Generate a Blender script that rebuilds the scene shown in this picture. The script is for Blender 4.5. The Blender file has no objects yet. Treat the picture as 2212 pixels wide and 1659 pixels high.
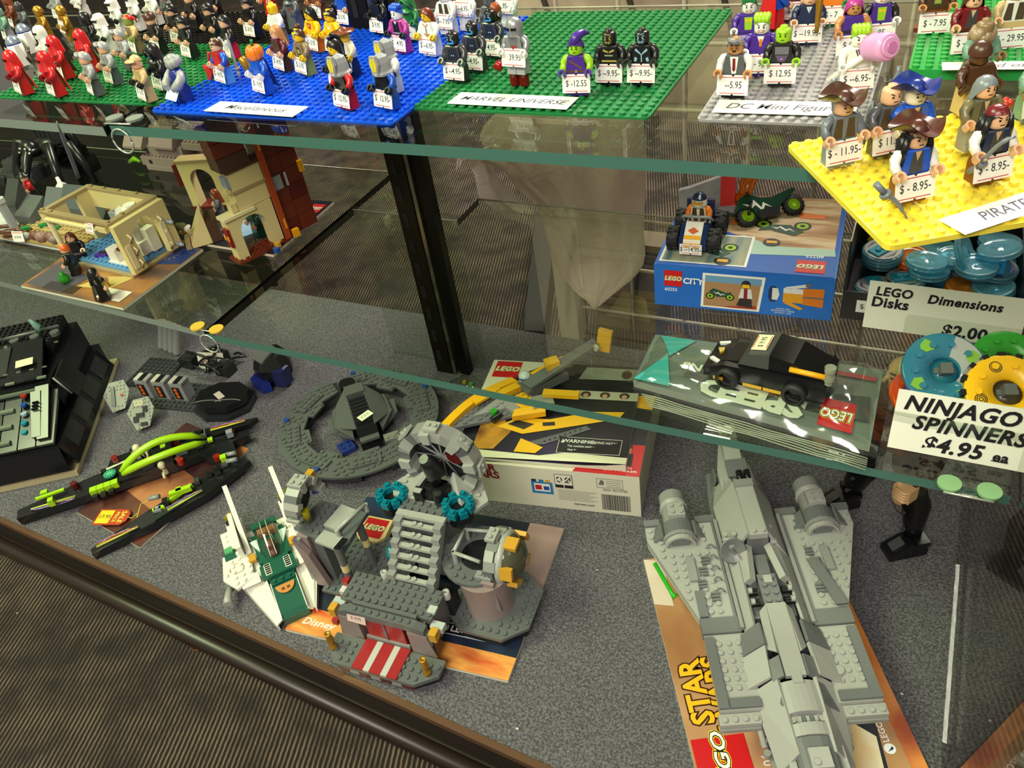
import bpy, math, random
from mathutils import Matrix, Vector, Euler
random.seed(7)
C = bpy.context.scene.collection
SC = bpy.context.scene
PI = math.pi
# ---------------------------------------------------------------- camera
YAW, PITCH, ROLL, FPX = -0.5527194, 0.6763484, -0.1749747, 1745.884
EYE = Vector((0.3658697, -0.517116, 0.2181668))
def _axes():
    cy, sy = math.cos(YAW), math.sin(YAW); cp, sp = math.cos(PITCH), math.sin(PITCH)
    f = Vector((sy*cp, cy*cp, -sp)); r = Vector((cy, -sy, 0)); u = r.cross(f)
    c, s = math.cos(ROLL), math.sin(ROLL)
    return r*c+u*s, u*c-r*s, f
AR, AU, AF = _axes()
cam = bpy.data.cameras.new('camera'); cam_o = bpy.data.objects.new('camera', cam); C.objects.link(cam_o)
cam_o.matrix_world = Matrix(((AR.x, AU.x, -AF.x, EYE.x), (AR.y, AU.y, -AF.y, EYE.y), (AR.z, AU.z, -AF.z, EYE.z), (0, 0, 0, 1)))
cam.sensor_width = 36; cam.sensor_fit = 'HORIZONTAL'; cam.lens = FPX/2212*36; cam.clip_start = .02; cam.clip_end = 30
SC.camera = cam_o
# ---------------------------------------------------------------- light and exposure
SC.view_settings.view_transform = 'Standard'; SC.view_settings.look = 'None'
SC.view_settings.exposure = -0.08; SC.view_settings.gamma = 1.0; SC.view_settings.use_curve_mapping = False
SC.cycles.transparent_max_bounces = 24; SC.cycles.max_bounces = 8; SC.cycles.caustics_reflective = False; SC.cycles.caustics_refractive = False
SC.cycles.sample_clamp_indirect = 4
W = bpy.data.worlds.new('shop'); SC.world = W; W.use_nodes = True
W.node_tree.nodes['Background'].inputs[0].default_value = (.62, .56, .47, 1); W.node_tree.nodes['Background'].inputs[1].default_value = .62
def area(name, loc, target, sx, sy, power, col):
    l = bpy.data.lights.new(name, 'AREA'); l.shape = 'RECTANGLE'; l.size = sx; l.size_y = sy; l.energy = power; l.color = col
    o = bpy.data.objects.new(name, l); C.objects.link(o); o.location = loc
    o.rotation_euler = (Vector(target)-Vector(loc)).to_track_quat('-Z', 'Y').to_euler()
area('ceiling_and_fill_lamp', (.4, -1.7, 1.5), (.1, 0, -.4), 1.4, .7, 50, (1, .94, .82))
area('ceiling_and_fill_lamp', (-1.2, -.7, 1.7), (-.3, 0, -.4), 1.2, .6, 54, (.84, 1, .54))  # green put into the lamp stands in for light tinted by the shelf glass
area('ceiling_and_fill_lamp', (.2, 1.8, 2.0), (.1, .35, -.1), 1.4, .7, 105, (1, .92, .82))  # fill added behind the cabinet to brighten the carrier bag
# ---------------------------------------------------------------- helpers
def at(px, py, z):
    """the point at height z that the photograph shows at pixel (px, py)"""
    d = AF + AR*((px-1106)/FPX) - AU*((py-829.5)/FPX)
    return EYE + d*((z-EYE.z)/d.z)
def at_y(px, py, y):
    d = AF + AR*((px-1106)/FPX) - AU*((py-829.5)/FPX)
    return EYE + d*((y-EYE.y)/d.y)
def lin(h):
    c = [int(h[i:i+2], 16)/255 for i in (0, 2, 4)]
    return tuple(x/12.92 if x <= .04045 else ((x+.055)/1.055)**2.4 for x in c) + (1,)
_M = {}
def mat(hexc, rough=.28, metal=0, kind='plastic', alpha=1, bump=0):
    k = (hexc, rough, metal, kind, alpha, bump)
    if k in _M: return _M[k]
    m = bpy.data.materials.new(kind+'_'+hexc); m.use_nodes = True; nt = m.node_tree; b = nt.nodes['Principled BSDF']
    b.inputs['Base Color'].default_value = lin(hexc); b.inputs['Roughness'].default_value = rough; b.inputs['Metallic'].default_value = metal
    if kind == 'trans':
        nt.nodes.clear(); o = nt.nodes.new('ShaderNodeOutputMaterial'); t = nt.nodes.new('ShaderNodeBsdfTransparent'); g = nt.nodes.new('ShaderNodeBsdfGlossy'); d = nt.nodes.new('ShaderNodeBsdfDiffuse')
        t.inputs[0].default_value = lin(hexc); d.inputs[0].default_value = lin(hexc); g.inputs[1].default_value = rough
        mx = nt.nodes.new('ShaderNodeMixShader'); mx.inputs[0].default_value = alpha; nt.links.new(t.outputs[0], mx.inputs[1]); nt.links.new(d.outputs[0], mx.inputs[2])
        m2 = nt.nodes.new('ShaderNodeMixShader'); nt.links.new(fresnel(nt, .05), m2.inputs[0]); nt.links.new(mx.outputs[0], m2.inputs[1]); nt.links.new(g.outputs[0], m2.inputs[2]); nt.links.new(m2.outputs[0], o.inputs[0])
    if kind == 'film':
        nt.nodes.clear(); N = nt.nodes.new; L = nt.links.new; o = N('ShaderNodeOutputMaterial'); t = N('ShaderNodeBsdfTransparent'); d = N('ShaderNodeBsdfDiffuse'); q = N('ShaderNodeBsdfTranslucent'); g = N('ShaderNodeBsdfGlossy')
        d.inputs[0].default_value = lin(hexc); q.inputs[0].default_value = lin(hexc); g.inputs[1].default_value = rough; ns = N('ShaderNodeTexNoise'); ns.inputs['Scale'].default_value = 34; ns.inputs['Detail'].default_value = 4; ns.inputs['Distortion'].default_value = 1.2; bp = N('ShaderNodeBump'); bp.inputs['Strength'].default_value = .55; bp.inputs['Distance'].default_value = .006; tc = N('ShaderNodeTexCoord'); L(tc.outputs['Object'], ns.inputs['Vector']); L(ns.outputs[0], bp.inputs['Height'])
        for x in (d, q, g): L(bp.outputs[0], x.inputs['Normal'])
        m1 = N('ShaderNodeMixShader'); m1.inputs[0].default_value = .6; L(d.outputs[0], m1.inputs[1]); L(q.outputs[0], m1.inputs[2]); m2 = N('ShaderNodeMixShader'); m2.inputs[0].default_value = alpha; L(t.outputs[0], m2.inputs[1]); L(m1.outputs[0], m2.inputs[2]); m3 = N('ShaderNodeMixShader'); m3.inputs[0].default_value = .06; L(m2.outputs[0], m3.inputs[1]); L(g.outputs[0], m3.inputs[2]); L(m3.outputs[0], o.inputs[0])
    if bump:
        n = nt.nodes.new('ShaderNodeTexNoise'); n.inputs['Scale'].default_value = 900; n.inputs['Detail'].default_value = 3
        bp = nt.nodes.new('ShaderNodeBump'); bp.inputs['Strength'].default_value = bump; bp.inputs['Distance'].default_value = .0005
        tc = nt.nodes.new('ShaderNodeTexCoord'); nt.links.new(tc.outputs['Object'], n.inputs['Vector']); nt.links.new(n.outputs[0], bp.inputs['Height']); nt.links.new(bp.outputs[0], b.inputs['Normal'])
    _M[k] = m; return m
def fresnel(nt, r0):
    lw = nt.nodes.new('ShaderNodeLayerWeight'); lw.inputs[0].default_value = .5
    p = nt.nodes.new('ShaderNodeMath'); p.operation = 'POWER'; p.inputs[1].default_value = 5; nt.links.new(lw.outputs['Facing'], p.inputs[0])
    a = nt.nodes.new('ShaderNodeMath'); a.operation = 'MULTIPLY_ADD'; a.inputs[1].default_value = 1-r0; a.inputs[2].default_value = r0; nt.links.new(p.outputs[0], a.inputs[0])
    return a.outputs[0]
def glass(name, tint, r0=.05, rough=0):
    m = bpy.data.materials.new(name); m.use_nodes = True; nt = m.node_tree; nt.nodes.clear()
    o = nt.nodes.new('ShaderNodeOutputMaterial'); t = nt.nodes.new('ShaderNodeBsdfTransparent'); g = nt.nodes.new('ShaderNodeBsdfGlossy'); mx = nt.nodes.new('ShaderNodeMixShader')
    t.inputs[0].default_value = tint+(1,); g.inputs[1].default_value = rough
    nt.links.new(fresnel(nt, r0), mx.inputs[0]); nt.links.new(t.outputs[0], mx.inputs[1]); nt.links.new(g.outputs[0], mx.inputs[2]); nt.links.new(mx.outputs[0], o.inputs[0])
    return m
def noise_mat(name, stops, scale, rough=.6, bump=0, dist=.001, stretch=(1, 1, 1), rot=0, detail=4, coord='Object', wave=None):
    """a mottled surface: colour ramp over noise, or over ribs (wave) broken by noise"""
    m = bpy.data.materials.new(name); m.use_nodes = True; nt = m.node_tree; b = nt.nodes['Principled BSDF']; N = nt.nodes.new; L = nt.links.new
    tc = N('ShaderNodeTexCoord'); mp = N('ShaderNodeMapping'); mp.inputs['Scale'].default_value = stretch; mp.inputs['Rotation'].default_value = (0, 0, rot); L(tc.outputs[coord], mp.inputs[0])
    n = N('ShaderNodeTexNoise'); n.inputs['Scale'].default_value = scale; n.inputs['Detail'].default_value = detail; L(mp.outputs[0], n.inputs['Vector'])
    r = N('ShaderNodeValToRGB'); e = r.color_ramp.elements
    for i, (p, h) in enumerate(stops):
        el = e[i] if i < 2 else e.new(p)
        el.position = p; el.color = lin(h)
    src = n.outputs[0]
    if wave:
        w = N('ShaderNodeTexWave'); w.inputs['Scale'].default_value = wave; w.inputs['Distortion'].default_value = .9; w.inputs['Detail'].default_value = 2; w.inputs['Detail Scale'].default_value = 2.5
        L(mp.outputs[0], w.inputs['Vector'])
        mx = N('ShaderNodeMath'); mx.operation = 'MULTIPLY'; L(w.outputs[1], mx.inputs[0]); L(n.outputs[0], mx.inputs[1])
        a2 = N('ShaderNodeMath'); a2.operation = 'MULTIPLY'; a2.inputs[1].default_value = 1.7; L(mx.outputs[0], a2.inputs[0]); src = a2.outputs[0]
    L(src, r.inputs[0]); L(r.outputs[0], b.inputs['Base Color']); b.inputs['Roughness'].default_value = rough
    if bump:
        bp = N('ShaderNodeBump'); bp.inputs['Strength'].default_value = bump; bp.inputs['Distance'].default_value = dist; L(src, bp.inputs['Height']); L(bp.outputs[0], b.inputs['Normal'])
    return m
class MB:
    """collects faces of one mesh"""
    def __init__(s): s.v = []; s.f = []; s.m = []; s.s = []; s.X = None
    def add(s, vs, fs, mi=0, sm=False):
        b = len(s.v)
        s.v += [tuple(v) for v in vs] if s.X is None else [tuple(s.X @ Vector(v)) for v in vs]
        for f in fs: s.f.append(tuple(i+b for i in f)); s.m.append(mi); s.s.append(sm)
        return s
    def box(s, x0, x1, y0, y1, z0, z1, mi=0):
        return s.add([(x0,y0,z0),(x1,y0,z0),(x1,y1,z0),(x0,y1,z0),(x0,y0,z1),(x1,y0,z1),(x1,y1,z1),(x0,y1,z1)],
                     [(3,2,1,0),(4,5,6,7),(0,1,5,4),(1,2,6,5),(2,3,7,6),(3,0,4,7)], mi)
    def prism(s, pts, z0, z1, mi=0, ax='z', sm=False):
        """polygon extruded along an axis; pts are (x,y), (y,z) for ax x, (x,z) for ax y"""
        n = len(pts)
        A = sum(pts[i][0]*pts[(i+1) % n][1]-pts[(i+1) % n][0]*pts[i][1] for i in range(n))
        if A < 0: pts = pts[::-1]
        g = {'z': lambda p, t: (p[0], p[1], t), 'x': lambda p, t: (t, p[0], p[1]), 'y': lambda p, t: (p[0], t, p[1])}[ax]
        v = [g(p, z0) for p in pts]+[g(p, z1) for p in pts]
        fl = (lambda f: f[::-1]) if ax == 'y' else (lambda f: f)
        s.add(v, [fl(tuple(range(n-1, -1, -1))), fl(tuple(range(n, 2*n)))], mi)
        return s.add(v, [fl((i, (i+1) % n, n+(i+1) % n, n+i)) for i in range(n)], mi, sm)
    def lathe(s, prof, n=16, c=(0, 0, 0), mi=0, ax='z', a0=0, a1=2*PI, sm=True):
        full = abs(a1-a0-2*PI) < 1e-6; k = n if full else n+1; v = []; f = []
        for r, z in prof:
            for i in range(k):
                a = a0+(a1-a0)*i/n; p = (r*math.cos(a), r*math.sin(a), z)
                if ax == 'y': p = (p[0], -p[2], p[1])
                if ax == 'x': p = (p[2], p[0], p[1])
                v.append((p[0]+c[0], p[1]+c[1], p[2]+c[2]))
        for j in range(len(prof)-1):
            for i in range(n):
                i2 = (i+1) % k; f.append((j*k+i, j*k+i2, (j+1)*k+i2, (j+1)*k+i))
        return s.add(v, f, mi, sm)
    def cyl(s, c, r, h, n=12, mi=0, ax='z', r1=None):
        r1 = r if r1 is None else r1
        s.lathe([(r, 0), (r1, h)], n, c, mi, ax)
        s.lathe([(0, 0), (r, 0)], n, c, mi, ax, sm=False); return s.lathe([(r1, h), (0, h)], n, c, mi, ax, sm=False)
    def ball(s, c, r, n=12, m=8, mi=0):
        r = r if isinstance(r, tuple) else (r, r, r); v = []; f = []
        for j in range(m+1):
            t = PI*j/m
            for i in range(n):
                a = 2*PI*i/n; v.append((c[0]+r[0]*math.sin(t)*math.cos(a), c[1]+r[1]*math.sin(t)*math.sin(a), c[2]-r[2]*math.cos(t)))
        for j in range(m):
            for i in range(n): f.append((j*n+i, j*n+(i+1) % n, (j+1)*n+(i+1) % n, (j+1)*n+i))
        return s.add(v, f, mi, True)
    def tube(s, pts, r, n=8, mi=0, flat=1):
        pts = [Vector(p) for p in pts]; rs = r if isinstance(r, (list, tuple)) else [r]*len(pts); v = []; f = []
        up = Vector((0, 0, 1))
        for i, p in enumerate(pts):
            d = (pts[min(i+1, len(pts)-1)]-pts[max(i-1, 0)]).normalized()
            a = d.cross(up)
            if a.length < .05: a = d.cross(Vector((1, 0, 0)))
            a.normalize(); b = a.cross(d)
            for k in range(n):
                t = 2*PI*k/n; v.append(p+a*math.cos(t)*rs[i]+b*math.sin(t)*rs[i]*flat)
        m = len(pts)
        for i in range(m-1):
            for k in range(n): f.append((i*n+k, i*n+(k+1) % n, (i+1)*n+(k+1) % n, (i+1)*n+k))
        f2 = [tuple(range(n-1, -1, -1)), tuple((m-1)*n+k for k in range(n))]
        s.add(v, f, mi, True); b0 = len(s.v)-len(v)
        for q in f2: s.f.append(tuple(b0+i for i in q)); s.m.append(mi); s.s.append(False)
        return s
    def sheet(s, g, mi=0, sm=True, thick=0):
        """grid of points, optionally given a second side"""
        h, w = len(g), len(g[0]); v = [p for row in g for p in row]
        f = [(j*w+i, j*w+i+1, (j+1)*w+i+1, (j+1)*w+i) for j in range(h-1) for i in range(w-1)]
        return s.add(v, f, mi, sm)
    def mesh(s, name='mesh'):
        me = bpy.data.meshes.new(name); me.from_pydata(s.v, [], s.f)
        me.polygons.foreach_set('material_index', s.m); me.polygons.foreach_set('use_smooth', s.s)
        for i in range(max(s.m, default=0)+1): me.materials.append(None)
        me.update(); return me
def obj(name, me, mats, parent=None, loc=None, rot=None, label=None, scale=None):
    if isinstance(me, MB): me = me.mesh(name)
    o = bpy.data.objects.new(name, me); C.objects.link(o)
    if not isinstance(mats, (list, tuple)): mats = [mats]
    for i, m in enumerate(mats):
        if i < len(o.material_slots): o.material_slots[i].link = 'OBJECT'; o.material_slots[i].material = m
    if parent is not None: o.parent = parent
    if loc is not None: o.location = loc
    if rot is not None: o.rotation_euler = rot
    if scale is not None: o.scale = scale
    if label: o['label'] = label
    return o
def tag(o, label, cat, group=None, kind=None):
    if label: o['label'] = label
    if cat: o['category'] = cat
    if group: o['group'] = group
    if kind: o['kind'] = kind
    return o
def thing(name, label, cat, loc=(0, 0, 0), rz=0, group=None, rot=None):
    o = bpy.data.objects.new(name, None); C.objects.link(o); o.empty_display_size = .01
    o.location = loc; o.rotation_euler = rot if rot else (0, 0, rz)
    return tag(o, label, cat, group)
_T = {}
def text_mesh(s, offset=0, shear=0, res=3, space=1):
    k = (s, offset, shear, res, space)
    if k not in _T:
        cu = bpy.data.curves.new('t', 'FONT'); cu.body = s; cu.size = 1; cu.offset = offset; cu.shear = shear; cu.resolution_u = res; cu.space_character = space
        cu.align_x = 'CENTER'; cu.align_y = 'CENTER'
        o = bpy.data.objects.new('t', cu); C.objects.link(o)
        me = bpy.data.meshes.new_from_object(o.evaluated_get(bpy.context.evaluated_depsgraph_get()))
        bpy.data.objects.remove(o); me.name = 'lettering'; me.materials.clear(); me.materials.append(None); _T[k] = me
    return _T[k]
def text_into(mb, s, M, size, mi=0, offset=0, shear=0, sx=1, space=1):
    me = text_mesh(s, offset, shear, 2, space); old = mb.X
    mb.X = (old or Matrix()) @ M @ Matrix.Diagonal((size*sx, size, 1, 1))
    mb.add([v.co for v in me.vertices], [tuple(p.vertices) for p in me.polygons], mi); mb.X = old
def TM(x, y, z, rx=0, ry=0, rz=0): return Matrix.Translation((x, y, z)) @ Euler((rx, ry, rz)).to_matrix().to_4x4()
def text(parent, s, size, loc, rot=(0, 0, 0), m=None, name='lettering', shear=0, offset=0, sx=1, space=1):
    return obj(name, text_mesh(s, offset, shear, 3, space), m, parent, loc, rot, scale=(size*sx, size, 1))
P = lambda h: mat(h)
PAPER = 'efece2'
def maker_logo(parent, w, loc, rot=(0, 0, 0), h=None, name='logo_square'):
    """red square with the rounded white lettering in black and yellow outlines"""
    h = h or w; mb = MB(); mb.box(-w/2, w/2, -h/2, h/2, 0, .0003, 0); s = min(w*.36, h*.42)
    for i, off in ((1, .1), (2, .065), (3, .02)): text_into(mb, 'LEGO', TM(0, 0, .0003+.00012*i), s, i, off, .22, 1.0, 1.02)
    return obj(name, mb, [mat('c8161d', .4), mat('f4d21f', .4), mat('101010', .4), mat('f6f4ec', .4)], parent, loc, rot, label='red square with white outlined lettering')
# ---------------------------------------------------------------- toy bricks
U, H = .008, .0032
_B = {}
def stud(mb, x, y, z, n=10, r=.0024, h=.0018, mi=0):
    mb.lathe([(r, 0), (r, h)], n, (x, y, z), mi); mb.lathe([(r, h), (0, h)], n, (x, y, z), mi, sm=False)
def brick_mesh(w, d, h, st):
    k = (w, d, h, st)
    if k not in _B:
        mb = MB(); g = .00007; mb.box(g, w*U-g, g, d*U-g, 0, h*H-.00006)
        if st:
            for i in range(int(w+.01)):
                for j in range(int(d+.01)): stud(mb, (i+.5)*U, (j+.5)*U, h*H-.0001)
        _B[k] = mb.mesh('brick')
    return _B[k]
def B(par, m, x, y, z, w, d, h, s=1, n=None, rot=None, label=None):
    n = n or (('plate' if s else 'tile') if h <= 1 else 'brick')
    return obj(n, brick_mesh(w, d, h, s), m, par, (x*U, y*U, z*H), rot, label)
def slope_mesh(w, d, h, lip, curve):
    k = ('s', w, d, h, lip, curve)
    if k not in _B:
        mb = MB(); W_, D_, H_ = w*U, d*U, h*H; g = .00007
        pts = [(g, 0), (D_-g, 0), (D_-g, H_)]
        if curve: pts += [(D_*(1-math.sin(t*PI/16)), H_*(lip+(1-lip)*math.cos(t*PI/16))) for t in range(1, 8)]+[(g, H_*lip)]
        else: pts += [(g, H_*lip+.0003)]
        mb.prism(pts, g, W_-g, ax='x'); _B[k] = mb.mesh('slope')
    return _B[k]
def S(par, m, x, y, z, w, d, h, face='-y', lip=.1, curve=0, n='slope'):
    """wedge w x d studs, h plates, low at the side it faces; x, y its least corner"""
    r = {'-y': 0, '+y': PI, '+x': PI/2, '-x': -PI/2}[face]
    if face in ('+x', '-x'): ww, dd = d, w
    else: ww, dd = w, d
    ox, oy = {'-y': (0, 0), '+y': (w, d), '+x': (w, 0), '-x': (0, d)}[face]
    return obj(n, slope_mesh(ww, dd, h, lip, curve), m, par, ((x+ox)*U, (y+oy)*U, z*H), (0, 0, r))
def inside(p, pts, mg):
    n = len(pts); c = False
    for i in range(n):
        (x1, y1), (x2, y2) = pts[i], pts[(i+1) % n]
        if (y1 > p[1]) != (y2 > p[1]) and p[0] < (x2-x1)*(p[1]-y1)/(y2-y1)+x1: c = not c
        dx, dy = x2-x1, y2-y1; t = max(0, min(1, ((p[0]-x1)*dx+(p[1]-y1)*dy)/(dx*dx+dy*dy+1e-12)))
        if math.hypot(p[0]-x1-t*dx, p[1]-y1-t*dy) < mg: return False
    return c
def PP(par, m, pts, z, h, s=1, n='plate', hole=None, off=(.5, .5), label=None, loc=None, rot=None):
    """a plate of any outline (stud units), with the studs that fit on it"""
    mb = MB(); mb.prism([(a*U, b*U) for a, b in pts], z*H, (z+h)*H-.00005)
    if s:
        xs = [q[0] for q in pts]; ys = [q[1] for q in pts]
        for i in range(math.floor(min(xs)), math.ceil(max(xs))+1):
            for j in range(math.floor(min(ys)), math.ceil(max(ys))+1):
                q = (i+off[0], j+off[1])
                if inside(q, pts, .33) and not (hole and hole(*q)): stud(mb, q[0]*U, q[1]*U, (z+h)*H-.0001)
    return obj(n, mb, m, par, loc, rot, label)
def CY(par, m, x, y, z, r, h, n='round_brick', ax='z', r1=None, seg=14, label=None):
    mb = MB(); mb.cyl((x*U, y*U, z*H), r*U, h*H if ax == 'z' else h*U, seg, 0, ax, None if r1 is None else r1*U); return obj(n, mb, m, par, label=label)
def TB(par, m, pts, r, n='bar', seg=8):
    """bar through points given in studs, studs and plates"""
    mb = MB(); mb.tube([(a*U, b*U, c*H) for a, b, c in pts], [q*U for q in r] if isinstance(r, list) else r*U, seg); return obj(n, mb, m, par)
def SL(par, m, quad, t, n='panel', label=None):
    """flat slab: a quad of corner points (studs, studs, plates) thickened downward by t plates"""
    q = [Vector((a*U, b*U, c*H)) for a, b, c in quad]; N = (q[1]-q[0]).cross(q[2]-q[0]).normalized()*t*H
    k = len(q); mb = MB(); mb.add(q+[v-N for v in q], [tuple(range(k)), tuple(range(2*k-1, k-1, -1))]+[(i, k+i, k+(i+1) % k, (i+1) % k) for i in range(k)])
    return obj(n, mb, m, par, label=label)
def ARC(par, m, x, y, z, w, d, h, r, n='arch', ax='y', cz=None):
    """upright slab w studs wide, h plates high, d studs deep, with a round-headed opening of radius r studs"""
    Wm, Hm, R = w*U, h*H, r*U; cx = Wm/2; c0 = (cz*H if cz is not None else Hm-R-.004)
    pts = [(0, 0), (0, Hm), (Wm, Hm), (Wm, 0), (cx+R, 0)]+[(cx+R*math.cos(t*PI/10), c0+R*math.sin(t*PI/10)) for t in range(11)]+[(cx-R, 0)]
    mb = MB(); mb.prism(pts, 0, d*U, ax=ax); return obj(n, mb, m, par, (x*U, y*U, z*H))
def baseplate(name, label, hexc, loc, rz, nx, ny, t=.0016, group=None, studs=None):
    mb = MB(); r = .004
    pts = []
    for cx, cy, a0 in ((nx*U-r, ny*U-r, 0), (r, ny*U-r, PI/2), (r, r, PI), (nx*U-r, r, 1.5*PI)):
        for k in range(4): pts.append((cx+r*math.cos(a0+k*PI/6), cy+r*math.sin(a0+k*PI/6)))
    mb.prism(pts, -t, 0)
    for i in range(nx):
        for j in range(ny): stud(mb, (i+.5)*U, (j+.5)*U, 0, 10)
    o = obj(name, mb, mat(hexc, .25), None, loc, (0, 0, rz)); return tag(o, label, 'baseplate', group)
# ================================================================ the setting
FZ, DZ, MZ, TZ = -.515, -.45, -.22, -.0016
carpet = noise_mat('shop_carpet', [(0, '0c0907'), (.3, '1d1510'), (.62, '3f3229'), (1, '6e5b4a')], 26, .95, .6, .002, rot=-.32, wave=62)
pile = noise_mat('deck_carpet', [(0, '1f1f20'), (.4, '47464a'), (.62, '6d6a70'), (1, '96939a')], 480, .95, .8, .0016, detail=3)
mb = MB(); mb.box(-4, 4, -2.5, 3.5, FZ-.02, FZ); tag(obj('floor', mb, carpet), None, None, None, 'structure')
mb = MB(); mb.box(-4, 4, 2.2, 2.3, FZ, 2.4); tag(obj('wall_back', mb, noise_mat('wall', [(.3, '3a3430'), (.7, '4b443d')], 3, .8)), None, None, None, 'structure')
yf = lambda x: -.252-.042*x
# display base: carpeted deck, copper coloured trim, recessed kick board, rounded floor rail
deck = thing('cabinet_base', 'low cabinet base covered in grey carpet with a copper coloured front trim', 'cabinet', (0, 0, FZ))
XL, XR = -1.3, .459
def strip(mb, d0, d1, z0, z1, mi=0):
    mb.prism([(XL, yf(XL)+d0), (XR, yf(XR)+d0), (XR, yf(XR)+d1), (XL, yf(XL)+d1)], z0-FZ, z1-FZ, mi)
mb = MB(); mb.prism([(XL, yf(XL)+.006), (XR, yf(XR)+.006), (XR, .305), (XL, .305)], DZ-.012-FZ, DZ-FZ); obj('carpet_top', mb, pile, deck)
mb = MB(); strip(mb, -.001, .0055, DZ-.006, DZ+.001); obj('front_trim', mb, mat('7a5a44', .3, .6), deck, label='copper coloured trim along the front edge')
mb = MB(); strip(mb, .002, .3, DZ-.05, DZ-.012); obj('kick_board', mb, noise_mat('kick', [(.3, '120e0b'), (.7, '2c221b')], 8, .5, wave=120), deck)
mb = MB(); mb.tube([(XL, yf(XL)-.006, .011), (XR, yf(XR)-.006, .011)], .010, 12); mb.prism([(XL, yf(XL)-.006), (XR, yf(XR)-.006), (XR, .29), (XL, .29)], .0005, .018); obj('floor_rail', mb, mat('241a13', .35), deck)
# glass
GT = glass('shelf_glass', (.935, .975, .905)); GE = mat('466f65', .22); GE2 = mat('7d8982', .25); GJ = mat('10140f', .2); GL = mat('b4ada0', .2, .3); GP = glass('pane_glass', (.93, .97, .9), .09); GS = glass('side_glass', (.9, .95, .88), .12)
def shelf(name, label, pts, z, t, edge=GE):
    mb = MB(); n = len(pts); v = [(x, y, z-t) for x, y in pts]+[(x, y, z) for x, y in pts]
    mb.add(v, [tuple(range(n-1, -1, -1)), tuple(range(n, 2*n))], 0); mb.add(v, [(0, 1, n+1, n)], 1); mb.add(v, [(i, (i+1) % n, n+(i+1) % n, n+i) for i in range(1, n) if abs(pts[i][0]-pts[(i+1) % n][0]) > .01], 0); mb.add(v, [(i, (i+1) % n, n+(i+1) % n, n+i) for i in range(1, n) if abs(pts[i][0]-pts[(i+1) % n][0]) <= .01], 2)
    o = tag(obj(name, mb, [GT, edge, GJ]), label, 'shelf')
    for i in range(1, n):
        a, b = pts[i], pts[(i+1) % n]
        if abs(a[0]-b[0]) > .01: q = MB(); q.tube([(a[0], a[1], z-.001), (b[0], b[1], z-.001)], .0011, 6); obj('rear_edge', q, GL, o)  # pale tube added to draw the bright line along the glass edge
    return o
shelf('glass_shelf', 'upper glass shelf under the blue, green and grey studded plates', [(-.2755, -.0605), (.456, -.0575), (.456, .262), (-.2755, .262)], TZ, .0085)
shelf('glass_shelf', 'upper glass shelf under the red robed toy figures', [(-1.2, -.043), (-.279, -.0645), (-.279, .262), (-1.2, .262)], TZ, .0085, GE2)
shelf('glass_shelf', 'lower glass shelf carrying the blue picture box and the bagged black car', [(-.2655, -.0665), (.456, -.0665), (.456, .26), (-.115, .26), (-.115, .205), (-.2655, .205)], MZ, .008)
shelf('glass_shelf', 'lower glass shelf carrying the tan brick room and tan arch ruin', [(-1.2, -.022), (-.271, -.0645), (-.271, .31), (-1.2, .31)], MZ, .008, GE2)
mb = MB(); mb.box(.459, .464, -.27, .30, DZ-.012, .2); tag(obj('glass_pane', mb, GS), 'clear side glass screen standing beside the long grey spaceship', 'glass screen')  # the cabinet's own side pane
mb = MB(); mb.box(-.268, -.118, .208, .213, DZ+.0005, -.0125); tag(obj('glass_pane', mb, GP), 'rear glass screen behind the slotted black shelf post', 'glass screen')  # the cabinet's own rear pane
mb = MB(); mb.box(-1.3, -.57, .312, .32, DZ+.0005, -.0125); tag(obj('shade_board', mb, mat('1d1b16', .35)), 'dark rear board behind the black creature and the rampart', 'board')  # added to darken the background here, in place of shade
# slotted post and the bars behind it
post = thing('shelf_post', 'black slotted metal shelf post standing before the rear glass', 'post', (-.172, .192, DZ))
BLK = mat('15130f', .3, .6)
mb = MB(); mb.box(-.012, .012, -.004, .004, 0, .62); obj('slotted_strip', mb, mat('2a241c', .3, .7), post)
for k in range(18): mb = MB(); mb.box(-.0055, .0005, -.0048, -.0035, .02+.034*k, .038+.034*k); obj('slot', mb, mat('060606', .8), post)
mb = MB(); mb.box(.014, .019, -.004, .007, 0, .62); obj('bright_edge', mb, mat('8a8878', .15, .9), post)
mb = MB(); mb.box(.022, .036, .0, .012, 0, .62); obj('side_bar', mb, BLK, post)
# wire grid panel with its post, dark plinth
wire = mat('b3a594', .4)
grid = thing('wire_grid', 'beige wire grid panel standing behind the cabinet', 'wire grid', (0, .402, FZ))
for k in range(-2, 6):
    mb = MB(); mb.tube([(.101+.0765*k, 0, .02), (.101+.0765*k, 0, .86)], .0027, 8); obj('wire', mb, wire, grid)
for k in range(-6, 5):
    z = -.157-.0762*k-FZ; mb = MB(); mb.tube([(-.055, -.0045, z), (.49, -.0045, z)], .0027, 8); obj('wire', mb, wire, grid)
mb = MB(); mb.box(-.082, -.052, -.03, -.006, .0005, .30); obj('grid_foot', mb, mat('b9ab9b', .5), grid)
mb = MB(); mb.prism([(-.118, .325), (-.088, .33), (-.275, .85), (-.32, .85)], FZ+.0005, FZ+.05); tag(obj('plinth', mb, mat('15120f', .6)), 'low dark plinth on the striped carpet behind the cabinet', 'plinth')
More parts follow.
